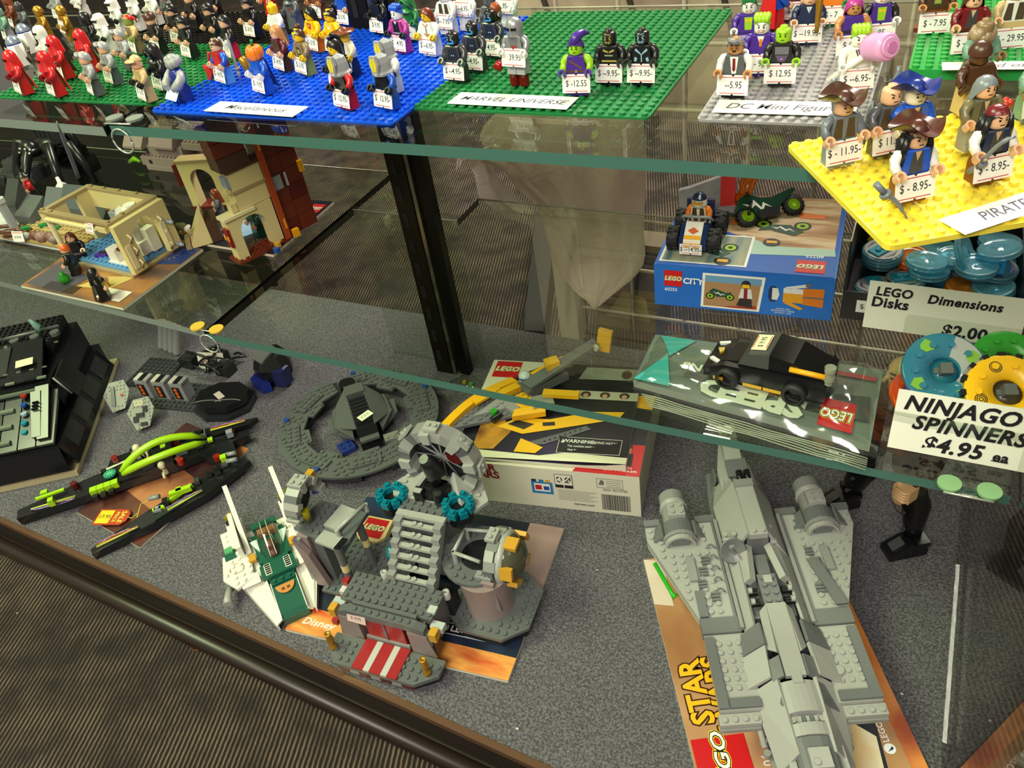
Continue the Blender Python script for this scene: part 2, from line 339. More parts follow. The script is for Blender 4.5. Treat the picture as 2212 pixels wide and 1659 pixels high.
# things hanging or standing behind the grid
beige = noise_mat('beige_cloth', [(.3, 'a8937f'), (.7, 'bfa996')], 20, .8, .15, .003)
for i, (x0, x1, zb, lab) in enumerate(((-.16, .08, -.19, 'beige padded bag hanging behind the far edge of the green plate'), (.085, .225, -.20, 'beige padded bag hanging behind the gap beside the grey plate'), (.23, .42, -.18, 'beige padded bag hanging behind the grey plate and its figures'))):
    mb = MB(); n = 10; cx, wz = (x0+x1)/2, .40
    for sgn in (1, -1):
        g = [[(x0+(x1-x0)*a/n, .47+sgn*.028*max(0, math.sin(PI*a/n)*math.sin(PI*b/n))**.4, zb+wz*b/n) for a in range(n+1)] for b in range(n+1)]
        mb.sheet(g if sgn < 0 else [r[::-1] for r in g])
    bag = tag(obj('padded_bag', mb, beige), lab, 'bag')
    for q in (.25, .7):
        mb = MB(); xq = x0+(x1-x0)*q; mb.tube([(xq, .438, zb+.26), (xq+.012, .434, zb+.17), (xq+.035, .435, zb+.09), (xq+.04, .44, zb+.03)], .0035, 6, 0); obj('strap', mb, mat('3b342d', .6), bag, label='dark curved strap')
mb = MB(); mb.box(-.045, .06, .43, .47, FZ+.0005, FZ+.15); pb = tag(obj('picture_box', mb, mat('6b5a44', .5)), 'brown and blue picture box standing behind the wire grid', 'box')
mb = MB(); mb.box(-.04, .055, .4290, .4299, FZ+.075, FZ+.14); obj('blue_print', mb, mat('25304e', .5), pb)
mb = MB(); mb.prism([(-.03, FZ+.02), (.0, FZ+.07), (.035, FZ+.06), (.04, FZ+.02)], .4290, .4299, ax='y'); obj('figure_print', mb, mat('a58f66', .5), pb)
# plastic carrier bag hung on the grid
film = mat('f6e8dc', .3, 0, 'film', .9)
bagt = thing('carrier_bag', 'crumpled translucent white plastic carrier bag hanging on the wire grid', 'bag', (0, .36, 0))
out = [(1098, 250), (1160, 236), (1390, 250), (1394, 430), (1396, 585), (1372, 600), (1290, 662), (1240, 622), (1205, 560), (1178, 480), (1120, 400), (1090, 330)]
rows = [(236, 1080, 1388), (270, 1040, 1392), (310, 1030, 1394), (350, 1085, 1396), (390, 1115, 1396), (430, 1150, 1395), (470, 1172, 1390), (510, 1180, 1390), (550, 1192, 1397), (590, 1210, 1385), (625, 1232, 1338), (660, 1282, 1296)]
for side, nm in ((0, 'front_film'), (1, 'back_film')):
    g = []
    for j, (yy, xa, xb) in enumerate(rows):
        r = []
        for i in range(25):
            t = i/24; q = at_y(xa+(xb-xa)*t, yy, .36); puff = math.sin(PI*t)**.6*math.sin(PI*(j+.6)/12.2)**.6
            fold = .006*math.sin(19*t+j*.55)+.004*math.sin(41*t-j*.9)+.004*math.sin(7*t+j*1.3)
            r.append((q.x, (-.022 if side == 0 else .006)*puff+fold*puff*(1 if side == 0 else .4), q.z))
        g.append(r)
    mb = MB(); mb.sheet(g); o = obj(nm, mb, film, bagt)
    md = o.modifiers.new('smooth', 'SUBSURF'); md.levels = md.render_levels = 1
def ribbon(pts, w, n=14):
    g = []
    for k, (x, y) in enumerate(pts):
        r = []
        for i in range(n+1):
            t = i/n-.5; q = at_y(x+w[k]*t*.8, y-w[k]*t*.7, .36); r.append((q.x, -.012+.004*math.sin(9*t+k*1.2)-.004*math.cos(PI*t), q.z))
        g.append(r)
    mb = MB(); mb.sheet(g); return mb
obj('handle', ribbon([(1018, 322), (1050, 352), (1065, 395), (1095, 425), (1130, 455)], [22, 44, 50, 46, 40]), film, bagt)
obj('handle', ribbon([(1015, 330), (1060, 318), (1120, 345), (1150, 390), (1195, 432)], [30, 50, 46, 40, 36]), film, bagt)
obj('handle', ribbon([(1004, 318), (1000, 338), (1001, 352)], [14, 16, 10]), film, bagt)
# ================================================================ studded plates on the upper shelf
PT = .0016
baseplate('studded_plate', 'bright blue studded plate with the MISCELLANEOUS card', '0f55d8', (-.2545, -.0305, 0), 0, 32, 32)
baseplate('studded_plate', 'large green studded plate with few figures, between blue and grey plates', '237a42', (-.0005, .0005, -.0004), 0, 24, 30)
baseplate('studded_plate', 'green studded plate under the red robed figures', '237a42', (-.498, -.0145, -.0012), 0, 32, 20)
baseplate('studded_plate', 'black studded plate behind the red robed figures', '1c1a18', (-.53, .147, -.0012), 0, 34, 14)
baseplate('studded_plate', 'light grey studded plate with the DC Mini Figures card', '9c9a9b', (.2245, .0005, 0), .012, 13, 28)
baseplate('studded_plate', 'bright green thick studded plate with a pink edged card', '2a9c46', (.345, .0835, .0055), .01, 12, 22, .0065)
yl = at(1700, 318, 0); yb = at(1915, 538, 0); ya = math.atan2(yb.y-yl.y, yb.x-yl.x)
YO = (yb.x, yb.y, .0012); YR = ya+PI/2
baseplate('studded_plate', 'yellow studded plate with the PIRATES card, overhanging the shelf edge', 'f2dc48', YO, YR, 16, 16, .0028)
def card(label, words, a, b, w, h, z, ink='4a4a55', sz=.35, name='name_card', shear=.3, dz=0, sx=1):
    A, Bp = at(*a, z), at(*b, z); rz = math.atan2(Bp.y-A.y, Bp.x-A.x); L_ = (Bp-A).length if w is None else w
    mb = MB(); mb.box(0, L_, 0, h, 0, .0004); o = tag(obj(name, mb, mat(PAPER, .6), None, (A.x, A.y, z), (0, 0, rz)), label, 'card')
    for i, t in enumerate(words if isinstance(words, list) else [words]):
        text(o, t, h*sz, (L_/2, h*.5, .0005), m=mat(ink, .6), shear=shear, sx=sx, offset=.004)
    return o
card('white name card lettered MISCELLANEOUS at the front of the blue plate', 'Miscellaneous', (440, 240), (632, 253), None, .021, .0021, '3f4258', .56)
card('white name card lettered MARVEL UNIVERSE at the front of the green plate', 'MARVEL UNIVERSE', (966, 224), (1224, 237), None, .0225, .0021, '3f4258', .48, sx=.98)
card('white name card lettered DC Mini Figures at the front of the grey plate', 'DC Mini Figures', (1538, 243), (1846, 252), None, .0215, .0021, '46464e', .58, sx=.92)
card('white name card lettered PIRATES on the yellow plate', 'PIRATES', (2085, 508), (2290, 441), .064, .0175, .0030, '51506a', .62, sx=.82)
card('pinkish name card with slanted handwriting on the far bright green plate', 'Lord of the Rings', (2035, 152), (2230, 150), .104, .014, .0075, '6a6068', .74)
# ================================================================ toy figures
COL = dict(K='1b1a1b', W='eceae2', R='c81e20', DR='74181c', T='c9ae78', Y='f3c314', S='e6b48e', N='c2854f', G='1f7a3c', L='9ccf22', P='4b2b92', B='1d55c4', NV='1c2a4a',
           LG='9d9fa0', DG='5a5d60', BR='4e2f20', RB='7a3f22', OR='ee7d1e', MG='b33b92', SG='6f9682', PK='e0a0d4', TN='8a7350', AZ='5b9fe0', OL='8a9a4a', CR='e9dfc4', HP='d6459c', DB='1b2f80', BU='5c1f2a')
def cm(c):
    if c == 'GO': return mat('b98a2e', .3, .6)
    if c == 'SI': return mat('a5a7aa', .28, .5)
    if c == 'GN': return mat('4a4a4c', .25, .4)
    if c == 'TR': return mat('8c1416', .1, 0, 'trans', .55)
    return mat(COL.get(c, c), .27)
m_ = .001
_F = {}
def fmesh(k, fn):
    if k not in _F: mb = MB(); mb.X = Matrix.Scale(m_, 4); fn(mb); _F[k] = mb.mesh(k if isinstance(k, str) else k[0])
    return _F[k]
def f_leg(s):
    def fn(mb): mb.prism([(-5.2, 0), (4, 0), (4, 11), (2.5, 13.6), (-2.5, 13.6), (-4, 11), (-4, 3.9), (-5.2, 3.6)], min(s*.25, s*7.7), max(s*.25, s*7.7), ax='x')
    return fn
def f_hips(mb): mb.box(-7.7, 7.7, -3.2, 3.2, 13.2, 15.2); mb.cyl((-7.6, 0, 12.4), 2.1, 15.2, 10, 0, 'x')
def f_robe(mb): mb.prism([(-5.5, 0), (5.5, 0), (4, 15.2), (-4, 15.2)], -7.8, 7.8, ax='x')
def f_torso(mb):
    b, t = [(-7.8, -3.9), (7.8, -3.9), (7.8, 3.9), (-7.8, 3.9)], [(-5.9, -3.9), (5.9, -3.9), (5.9, 3.9), (-5.9, 3.9)]
    v = [(x, y, 15.2) for x, y in b]+[(x, y, 27.2) for x, y in t]+[(x*.86, y*.82, 28) for x, y in t]
    mb.add(v, [(3, 2, 1, 0), (8, 9, 10, 11)]+[(i+k, (i+1) % 4+k, (i+1) % 4+4+k, i+4+k) for k in (0, 4) for i in range(4)]); mb.cyl((0, 0, 27.8), 2.6, 1.2, 10)
def f_arm(s):
    def fn(mb): mb.tube([(s*5.4, 0, 25.6), (s*7.6, 0, 25), (s*9.4, -.3, 22.4), (s*9.9, -1.6, 19.6), (s*9.9, -4.6, 17.4)], [2.6, 3, 2.9, 2.6, 2.2], 10)
    return fn
def f_hand(s):
    def fn(mb):
        mb.X = mb.X @ TM(s*9.9, -7.0, 16.2, .75); mb.tube([(0, 2.4, 0), (0, 1.4, 0)], 1.3, 8)
        a = [(-.5*PI+.62)+(2*PI-1.24)*i/10 for i in range(11)]; o = [(2.9*math.cos(t), 2.9*math.sin(t)) for t in a]; n = [(1.65*math.cos(t), 1.65*math.sin(t)) for t in a]
        for i in range(10): mb.prism([o[i], o[i+1], n[i+1], n[i]], -2, 2)
    return fn
def f_head(mb): mb.lathe([(0, 28), (3.6, 28), (4.8, 28.8), (5.15, 30.2), (5.15, 35), (4.7, 36.3), (3.4, 37), (2.45, 37.05), (2.45, 38.7), (0, 38.7)], 16)
def _on_head(mb, x, z, w, h, mi=0, rot=0):
    n = 4; g = []
    for j in (0, 1):
        r = []
        for i in range(n+1):
            dx = -w/2+w*i/n; dz = -h/2+h*j; X = x+dx*math.cos(rot)-dz*math.sin(rot); Z = z+dx*math.sin(rot)+dz*math.cos(rot)
            a = X/5.2; r.append((5.2*math.sin(a), -5.24*math.cos(a), Z))
        g.append(r)
    mb.sheet(g, mi)
def f_face(kind):
    def fn(mb):
        for s in (-1, 1):
            _on_head(mb, s*1.75, 33, 1.1, 1.1, 0)
            if kind in ('gold', 'ice'):
                for q in (36, 31.6, 30.2): _on_head(mb, s*1.7, q, 2.6, .4, 1, s*.5)
            if kind in ('angry', 'grin', 'mask', 'gold', 'ice'): _on_head(mb, s*2.0, 34.5, 2.2, .55, 0, s*.4)
            else: _on_head(mb, s*1.9, 34.6, 1.8, .4, 0, s*-.1)
            if kind == 'glasses':
                for q in (-1.4, 1.4): _on_head(mb, s*1.9+q, 33, .3, 2.4, 0)
                for q in (31.8, 34.2): _on_head(mb, s*1.9, q, 2.8, .3, 0)
        if kind == 'grin': _on_head(mb, 0, 30.6, 4.4, 1.3, 1); _on_head(mb, 0, 30.6, 3.6, .8, 2)
        elif kind == 'glow': _on_head(mb, 0, 30.2, 6.5, 1.2, 1); _on_head(mb, 2.9, 31.2, 1.2, 2.6, 1)
        elif kind == 'smile': _on_head(mb, 0, 30.7, 2.6, .8, 1)
        else: _on_head(mb, 0, 30.6, 2.4, .5, 0)
        if kind == 'glasses': _on_head(mb, 0, 31.2, 2.8, .5, 0)
    return fn
FACE = {'gold': ['b9a04a', 'b9a04a'], 'ice': ['9cc4dc', '9cc4dc'], 'grin': ['1a1a1a', 'a02028', 'f0e6c0'], 'glow': ['a8dcff', '3a9de8'], 'smile': ['1a1a1a', 'b02028']}
def cap(mb, R, top, fz, sz, bz, z0=33, n=20, y0=.4, flare=0, m=6, sx=1):
    g = []
    for j in range(m+1):
        r = []
        for i in range(n+1):
            a = 2*PI*i/n; c = -math.cos(a)
            f = max(0, -c); b = max(0, c); lo = fz*f**.7+sz*(1-max(f**.7, b**.7))+bz*b**.7 if True else 0
            z = lo+(top-lo)*math.sin(j/m*PI/2); rr = R*math.sqrt(max(0, 1-((z-z0)/(top-z0))**2)) if z > z0 else R+flare*(z0-z)
            r.append((sx*rr*math.sin(a), -rr*math.cos(a)+y0, z))
        g.append(r)
    mb.sheet([r[::-1] for r in g][::-1] if False else g)
def f_hair(kind):
    def fn(mb):
        if kind == 'bowl': cap(mb, 5.9, 39, 34.6, 32.6, 30)
        elif kind == 'part':
            cap(mb, 5.9, 38.8, 35, 32.2, 30); mb.tube([(3, -4.6, 35.8), (0, -5.6, 37), (-3, -4.4, 37.6), (-4.6, -1, 37.4)], [1, 1.7, 1.8, 1.2], 8)
        elif kind == 'up':
            cap(mb, 5.8, 39, 35.4, 33, 30.5)
            for x in (-3.2, -1.1, 1.1, 3.2): mb.tube([(x, -4.4, 36), (x*1.1, -2.4, 38.4), (x*1.15, 1.5, 39.2), (x, 4.4, 36.8)], [1.4, 2.3, 2.3, 1.5], 8)
        elif kind == 'long':
            cap(mb, 6.1, 39.4, 35.6, 26, 19.5, flare=.16)
        elif kind == 'dread':
            cap(mb, 6.0, 38.2, 35.4, 29, 24, flare=.1)
            for k in range(9): a = -1.9+3.8*k/8; mb.tube([(5.8*math.sin(a), 5.6*math.cos(a), 34), (7*math.sin(a), 6.6*math.cos(a), 28), (7.4*math.sin(a), 6.6*math.cos(a)-.6, 20)], [1.6, 1.8, .9], 7)
        elif kind == 'bun': cap(mb, 5.9, 38.8, 35, 32, 30); mb.ball((0, 1.5, 40.2), (3, 3, 2.4), 10, 6)
        elif kind == 'pony': cap(mb, 5.9, 38.8, 34.4, 31.5, 28); mb.tube([(0, 2, 39), (0, 5, 41), (0, 7.6, 38), (0, 7.8, 31)], [1.4, 2, 2, .8], 8)
        elif kind == 'hood':
            cap(mb, 6.8, 41.5, 36.2, 27, 25, y0=.8, flare=.12); mb.tube([(-5.8, -3.8, 29), (-4.4, -5.6, 33), (0, -6.6, 36.8), (4.4, -5.6, 33), (5.8, -3.8, 29)], 1.1, 7)
            mb.lathe([(7.9, 25.5), (6.6, 28), (4.5, 29)], 16)
        elif kind == 'veil': cap(mb, 6.6, 41.5, 34.6, 27, 24, y0=.8, flare=.12); mb.lathe([(8.2, 24), (6.9, 28), (5.7, 33)], 16, a0=PI, a1=2*PI); mb.lathe([(8.2, 24), (6.6, 28)], 16)
        elif kind == 'helm': cap(mb, 6.5, 40.4, 35.6, 31, 28.4); mb.lathe([(6.5, 28.6), (7.6, 28.2), (7.6, 28.8), (6.5, 30)], 12, (0, .4, 0), a0=0, a1=PI); mb.tube([(-6.4, -1, 35.4), (-4.5, -5.4, 35.6), (0, -7.2, 35.6), (4.5, -5.4, 35.6), (6.4, -1, 35.4)], .8, 6)
        elif kind == 'full': mb.lathe([(6.2, 27.6), (6.6, 29), (6.5, 34), (5.8, 37.4), (3.8, 39.6), (0, 40.6)], 18, (0, .3, 0))
        elif kind == 'snow': mb.lathe([(7.4, 26.6), (6.7, 29.5), (6.5, 34), (5.8, 37.6), (3.8, 39.8), (0, 40.6)], 18, (0, .3, 0)); mb.tube([(-5.6, -4, 35.2), (0, -7.2, 35.6), (5.6, -4, 35.2)], 1.1, 6)
        elif kind == 'cowboy': cap(mb, 5.8, 40, 36, 36, 36); mb.X = mb.X @ TM(0, 0, 35.6); mb.lathe([(5, .8), (10.5, 0), (10.5, .7), (5, 1.4)], 20)
        elif kind == 'fur': cap(mb, 5.4, 40.5, 37, 37, 37); mb.lathe([(5.2, 34.2), (7.4, 34.6), (8.2, 36), (7.4, 37.6), (5, 38)], 20)
        elif kind == 'tricorn':
            cap(mb, 6, 40.8, 36, 36, 36); g = []
            for j in range(4):
                r = []
                for i in range(31):
                    a = 2*PI*i/30; q = .5+.5*math.cos(3*a); R = 5.6+(5.6+2.4*q)*j/3; r.append((R*math.sin(a), -R*math.cos(a)+.2, 36.2+(j/3)**1.5*(5.4*(1-q)+.6)))
                g.append(r)
            mb.sheet(g); mb.sheet([[(x*.985, y*.985, z-.5) for x, y, z in r[::-1]] for r in g])
        elif kind == 'cone': mb.lathe([(9, 35.6), (9, 36.3), (5, 37), (3.6, 43), (1.5, 50), (.3, 56)], 16)
        elif kind == 'pumpkin':
            for k in range(10): a = 2*PI*k/10; mb.ball((3.6*math.cos(a), 3.6*math.sin(a), 33.6), (4, 4, 6.2), 10, 8)
        elif kind == 'cap': cap(mb, 5.7, 39.6, 36, 35.2, 34); mb.lathe([(4.5, 36), (8.4, 34.8), (8.4, 35.4), (4.5, 37)], 10, (0, -.6, 0), a0=PI+.3, a1=2*PI-.3)
        elif kind == 'swept': cap(mb, 6.2, 39.6, 35.4, 32, 29.5); mb.tube([(-1, -5, 36), (1, -2, 40), (5, 3, 41.8), (9.2, 6.4, 40.4)], [2.6, 3.6, 2.8, .7], 10)
        elif kind == 'dome': cap(mb, 6.4, 41, 33.4, 33.4, 33.4, y0=0, z0=34)
        elif kind == 'bandana': cap(mb, 5.75, 38.8, 35, 34.2, 32); mb.tube([(3.6, 4.6, 35), (5.4, 6.2, 33), (5, 6.8, 29)], [1.3, 1.2, .6], 6)
        elif kind == 'rock':
            rng = random.Random(5)
            for k in range(16): a = 2*PI*k/16; mb.ball((5.5*math.cos(a), 4*math.sin(a)+1, 27+rng.random()*4), (3.6, 3.4, 4.2), 6, 4)
            mb.ball((0, 1, 31), (7.2, 5.6, 5.4), 8, 6)
        elif kind == 'mane': cap(mb, 6.4, 41, 35.8, 28, 24); mb.tube([(0, -4, 41), (0, 0, 43), (0, 5, 40), (0, 8, 33), (0, 8, 26)], [1.2, 2, 2.2, 2, 1], 8)
        elif kind == 'knight': mb.lathe([(7, 27.4), (7, 30), (6.6, 35), (5.4, 39), (0, 42)], 8, (0, .6, 0), sm=False); mb.prism([(-4.8, 35), (-3.2, 41), (3.2, 41), (4.8, 35), (3, 27.5), (-3, 27.5)], -7.6, -5.2, ax='y'); mb.lathe([(8.6, 26.2), (8.8, 27.8), (6.6, 29.6)], 8, (0, .4, 0), sm=False)
        elif kind == 'ears': cap(mb, 6.4, 40, 36.2, 32, 28)
    return fn
TP = {  # prints on the chest: colour, outline in mm
 'tie': [('f2f0ea', [(-2.8, 27), (2.8, 27), (1.4, 16), (-1.4, 16)]), ('7a1c24', [(-.9, 26), (.9, 26), (1.1, 18.5), (0, 17), (-1.1, 18.5)])],
 'suit': [('f2f0ea', [(-2.4, 27), (2.4, 27), (0, 20)]), ('ee7d1e', [(-1, 25), (1, 25), (.8, 20), (-.8, 20)])],
 'vneck': [('f2f0ea', [(-2, 27), (2, 27), (0, 22.5)]), ('9cb8d8', [(-.6, 26.5), (.6, 26.5), (.4, 23), (-.4, 23)])],
 'bow': [('9ccf22', [(-3, 26), (3, 26), (2.4, 17), (-2.4, 17)]), ('f3c314', [(-2.2, 25), (0, 24), (2.2, 25), (2.2, 22.6), (0, 23.4), (-2.2, 22.6)])],
 'belt': [('241f1c', [(-7, 18.4), (7, 18.4), (7.2, 16.4), (-7.2, 16.4)]), ('b9a060', [(-1.1, 18.6), (1.1, 18.6), (1.1, 16.2), (-1.1, 16.2)])],
 'grey': [('6d7073', [(-.25, 27), (.25, 27), (.25, 19), (-.25, 19)]), ('241f1c', [(-7, 18.4), (7, 18.4), (7.2, 16.6), (-7.2, 16.6)]), ('b0252a', [(1.6, 24.4), (3.4, 24.4), (3.4, 23.2), (1.6, 23.2)])],
 'armor': [('b3a04a', [(-4, 25.6), (-.4, 24), (-.4, 22.8), (-4.4, 24.2)]), ('b3a04a', [(4, 25.6), (.4, 24), (.4, 22.8), (4.4, 24.2)]), ('a09a80', [(-3.4, 21.6), (3.4, 21.6), (3, 20.6), (-3, 20.6)]), ('b3a04a', [(-5.6, 17.8), (5.6, 17.8), (5.8, 16.6), (-5.8, 16.6)])],
 'ice': [('8fb6cf', [(-4, 26), (-.5, 22.5), (-.5, 21.4), (-4.8, 24.4)]), ('8fb6cf', [(4, 26), (.5, 22.5), (.5, 21.4), (4.8, 24.4)]), ('a9c6d6', [(-.35, 22), (.35, 22), (.35, 16.4), (-.35, 16.4)]), ('8fb6cf', [(-5, 20), (-3, 19), (-4, 16.6), (-5.6, 17)]), ('8fb6cf', [(5, 20), (3, 19), (4, 16.6), (5.6, 17)])],
 'glow': [('20242c', [(-4, 26), (4, 26), (5.4, 17), (-5.4, 17)]), ('a8dcff', [(-1.4, 21), (-.5, 21), (-.5, 20.2), (-1.4, 20.2)]), ('a8dcff', [(1.4, 21), (.5, 21), (.5, 20.2), (1.4, 20.2)])],
 'robot': [('6a6d70', [(-4, 26), (4, 26), (2.6, 18), (-2.6, 18)]), ('9a3030', [(-2.4, 21), (2.4, 21), (1, 17.4), (-1, 17.4)])],
 'plates': [('6a6a70', [(-4.6, 26), (4.6, 26), (4.4, 21), (-4.4, 21)]), ('5a4a6a', [(-4.2, 20.4), (4.2, 20.4), (2, 16.2), (-2, 16.2)]), ('b070c0', [(-.8, 18.6), (.8, 18.6), (.8, 17.4), (-.8, 17.4)])],
 'neck': [('c8202a', [(-3.6, 26), (3.6, 26), (2.4, 22), (0, 20), (-2.4, 22)]), ('f0d060', [(-1.6, 24.8), (1.6, 24.8), (0, 22.4)])],
 'teeth': [('f2ead0', [(-3.4, 26), (-2.6, 26), (-1.4, 22.4), (-2.4, 22)]), ('f2ead0', [(3.4, 26), (2.6, 26), (1.4, 22.4), (2.4, 22)]), ('f2ead0', [(-.9, 24), (.9, 24), (.7, 21), (-.7, 21)])],
 'gown': [('b98a2e', [(-3.6, 27), (-2.6, 27), (0, 24.6), (2.6, 27), (3.6, 27), (0, 23)]), ('8a8a8a', [(-.8, 23), (.8, 23), (.8, 19), (-.8, 19)]), ('b98a2e', [(-4, 18.6), (4, 18.6), (0, 15.6)])],
 'goth': [('1b1a1b', [(-3.6, 27), (3.6, 27), (4.4, 16), (-4.4, 16)]), ('efe6dc', [(-1.8, 27), (1.8, 27), (0, 24.4)]), ('b8b8c0', [(-4, 17.6), (4, 17.6), (4, 16.8), (-4, 16.8)])],
 'strap': [('6b4a30', [(-5, 24), (-3.8, 25), (4.6, 19.6), (4.6, 18.2)]), ('5a3a24', [(-7, 17.8), (7, 17.8), (7.2, 16.2), (-7.2, 16.2)]), ('8a7a5a', [(-.8, 18), (.8, 18), (.8, 16), (-.8, 16)])],
 'coat': [('3c3a36', [(-2.6, 27), (2.6, 27), (3.4, 16), (-3.4, 16)]), ('c9a884', [(-1.6, 27), (1.6, 27), (0, 22)])],
 'lapel': [('4b2b92', [(-1.4, 27), (1.4, 27), (0, 23.4)]), ('2a2a2c', [(-2.6, 26.4), (-1.8, 26.8), (-.4, 22.6), (-.8, 22)]), ('2a2a2c', [(2.6, 26.4), (1.8, 26.8), (.4, 22.6), (.8, 22)])],
 'vest': [('4a3a2a', [(-5, 26.8), (-1.6, 26.8), (-1, 16), (-6.4, 16)]), ('4a3a2a', [(5, 26.8), (1.6, 26.8), (1, 16), (6.4, 16)])],
 'scale': [('3a3a22', [(-3, 24), (3, 24), (3.6, 17), (-3.6, 17)]), ('9ca04a', [(-2, 22), (2, 22), (2.2, 18.6), (-2.2, 18.6)])],
}
def price(par, txt, y=-6.0, z=8.6, tilt=-.2, w=21, h=13, yaw=0, shift=0):
    mb = MB(); X0 = Matrix.Scale(m_, 4) @ TM(shift, y, z, tilt, 0, yaw); mb.X = X0
    pts = [(-w/2, -h/2), (-.8, -h/2), (-.6, -h/2+.9), (.6, -h/2+.9), (.8, -h/2), (w/2, -h/2), (w/2, h/2), (.8, h/2), (.6, h/2-.9), (-.6, h/2-.9), (-.8, h/2), (-w/2, h/2)]
    mb.prism(pts, -.12, .12, ax='y'); t = obj('price_tag', mb, mat('eeece6', .55), par, label='white price sticker reading '+txt)
    mb = MB(); mb.X = X0
    for q in (h/2-1.5, -h/2+1.3): mb.box(-w*.4, w*.4, -.22, -.14, q-.22, q+.22, 0)
    text_into(mb, txt, TM(0, -.2, 0, PI/2), 6.2, 1, .006, 0, .78)
    obj('price_print', mb, [mat('c0282c', .6), mat('2b2b33', .6)], t)
def fig(px, py, label, torso, legs, head, arms=None, hands=None, hair=None, hc=None, tg=None, face='plain', pr=None, rz=0, z=.0034, robe=0, cape=None, capc=None, group=None, tz=9, th=-.2, hips=None, lift=0, ty=-6.2, yaw=0):
    w = at(px, py, z+.0016)
    t = thing('toy_figure', label, 'toy figure', (w.x, w.y+.004, z+lift), rz, group)
    arms = arms or torso; hands = hands or head
    if robe: obj('robe', fmesh('robe', f_robe), cm(legs), t)
    else:
        for s in (-1, 1): obj('leg', fmesh(('leg', s), f_leg(s)), cm(legs), t)
        obj('hips', fmesh('hips', f_hips), cm(hips or legs), t)
    to = obj('torso', fmesh('torso', f_torso), cm(torso), t)
    if pr:
        def fn(mb):
            for i, (c, pts) in enumerate(TP[pr]): mb.prism(pts, -4.02-.04*i, -3.9, i, 'y')
        obj('chest_print', fmesh(('chest_print', pr), fn), [mat(c, .4) for c, _ in TP[pr]], to)
    for s in (-1, 1):
        a = obj('arm', fmesh(('arm', s), f_arm(s)), cm(arms), t); obj('hand', fmesh(('hand', s), f_hand(s)), cm(hands), a)
    h = obj('head', fmesh('head', f_head), cm(head), t)
    if face: obj('face_print', fmesh(('face_print', face), f_face(face)), [mat(c, .4) for c in FACE.get(face, ['1a1a1a', 'b02028'])], h)
    if hair:
        nm = {'hood': 'hood', 'veil': 'hood', 'helm': 'helmet', 'full': 'helmet', 'snow': 'helmet', 'knight': 'helmet', 'cowboy': 'hat', 'fur': 'hat', 'tricorn': 'hat', 'cone': 'hat', 'cap': 'cap', 'bandana': 'bandana', 'pumpkin': 'pumpkin_head', 'rock': 'rock_head', 'dome': 'helmet', 'mane': 'helmet'}.get(hair, 'hair')
        ho = obj(nm, fmesh((nm, hair), f_hair(hair)), cm(hc), t)
        if hair in ('full', 'snow'):
            mb = MB(); mb.X = Matrix.Scale(m_, 4)
            for s in (-1, 1): mb.X = Matrix.Scale(m_, 4) @ TM(s*2.6, -5.5, 33.4, 0, 0, s*.42); mb.box(-2, 2, -.9, .3, -.9, .9)
            obj('visor', mb, mat('16161a', .2), ho)
        if hair == 'veil': mb = MB(); mb.X = Matrix.Scale(m_, 4); mb.prism([(-3.6, 32.6), (3.6, 32.6), (3.8, 34.4), (-3.8, 34.4)], -6.7, -5.4, ax='y'); obj('eye_slot', mb, mat('3a0a0c', .4), ho)
        if hair == 'knight':
            mb = MB(); mb.X = Matrix.Scale(m_, 4); mb.prism([(-3.4, 34.5), (-2.2, 39), (-.4, 39.4), (-.4, 29.6), (-1.8, 29.6)], -8.0, -7.5, ax='y'); mb.prism([(3.4, 34.5), (2.2, 39), (.4, 39.4), (.4, 29.6), (1.8, 29.6)], -8.0, -7.5, ax='y'); obj('visor', mb, mat('e4cf2a', .35), ho)
        if hair == 'pumpkin': mb = MB(); mb.X = Matrix.Scale(m_, 4); mb.tube([(0, 0, 39), (.4, 0, 42), (1.4, 0, 44)], [1.6, 1.2, 1.3], 8); obj('stalk', mb, cm('G'), ho)
    if cape:
        g = [[((-6+12*i/10)*(1+.55*j/8)*m_, (4.3+2.6*math.sin(PI*i/10)*(.3+j/8)+j*.45)*m_, (27.5-25*j/8)*m_) for i in range(11)] for j in range(9)]
        mb = MB(); mb.sheet(g); mb.sheet([[(x, y+.0005, z) for x, y, z in r[::-1]] for r in g]); obj('cape', mb, cm(cape), t)
    if tg: price(t, tg, ty, tz, th, yaw=yaw)
    return t
# ---------------------------------------------------------------- figures on the green and black plates
GR = 'figures on the green and black plates'
g = lambda *a, **k: fig(*a, group=GR, z=k.pop('z', .0022), **k)
g(50, 200, 'toy figure in bright red hooded robe at the plate corner, tag 9.95', 'R', 'R', 'R', hands='DR', hair='veil', hc='R', face=None, tg='$ -9.95', robe=1, cape='R', rz=-.35)
g(122, 204, 'toy figure in bright red hooded robe, second along the front row', 'R', 'R', 'R', hands='DR', hair='veil', hc='R', face=None, tg='$ -9.95', robe=1, cape='R', rz=-.35)
g(140, 166, 'red hooded toy figure standing behind the front red pair', 'R', 'R', 'R', hands='DR', hair='veil', hc='R', face=None, tg='$ -9.95', robe=1, cape='DR', rz=-.35)
g(196, 152, 'red hooded toy figure behind the grey haired officers', 'R', 'R', 'R', hands='DR', hair='veil', hc='R', face=None, tg=None, robe=1, cape='R', rz=-.35)
g(207, 202, 'grey uniformed toy officer with silver hair, tag 19.95, front row', 'LG', 'DG', 'S', hair='part', hc='LG', pr='grey', tg='$ 19.95', rz=-.45)
g(246, 178, 'grey uniformed toy officer with silver hair, second row, tag 19.95', 'LG', 'DG', 'S', hair='part', hc='LG', pr='grey', tg='$ 19.95', rz=-.35)
g(278, 148, 'grey uniformed toy officer behind the tan capped soldier', 'LG', 'DG', 'S', hair='part', hc='LG', pr='grey', rz=-.35)
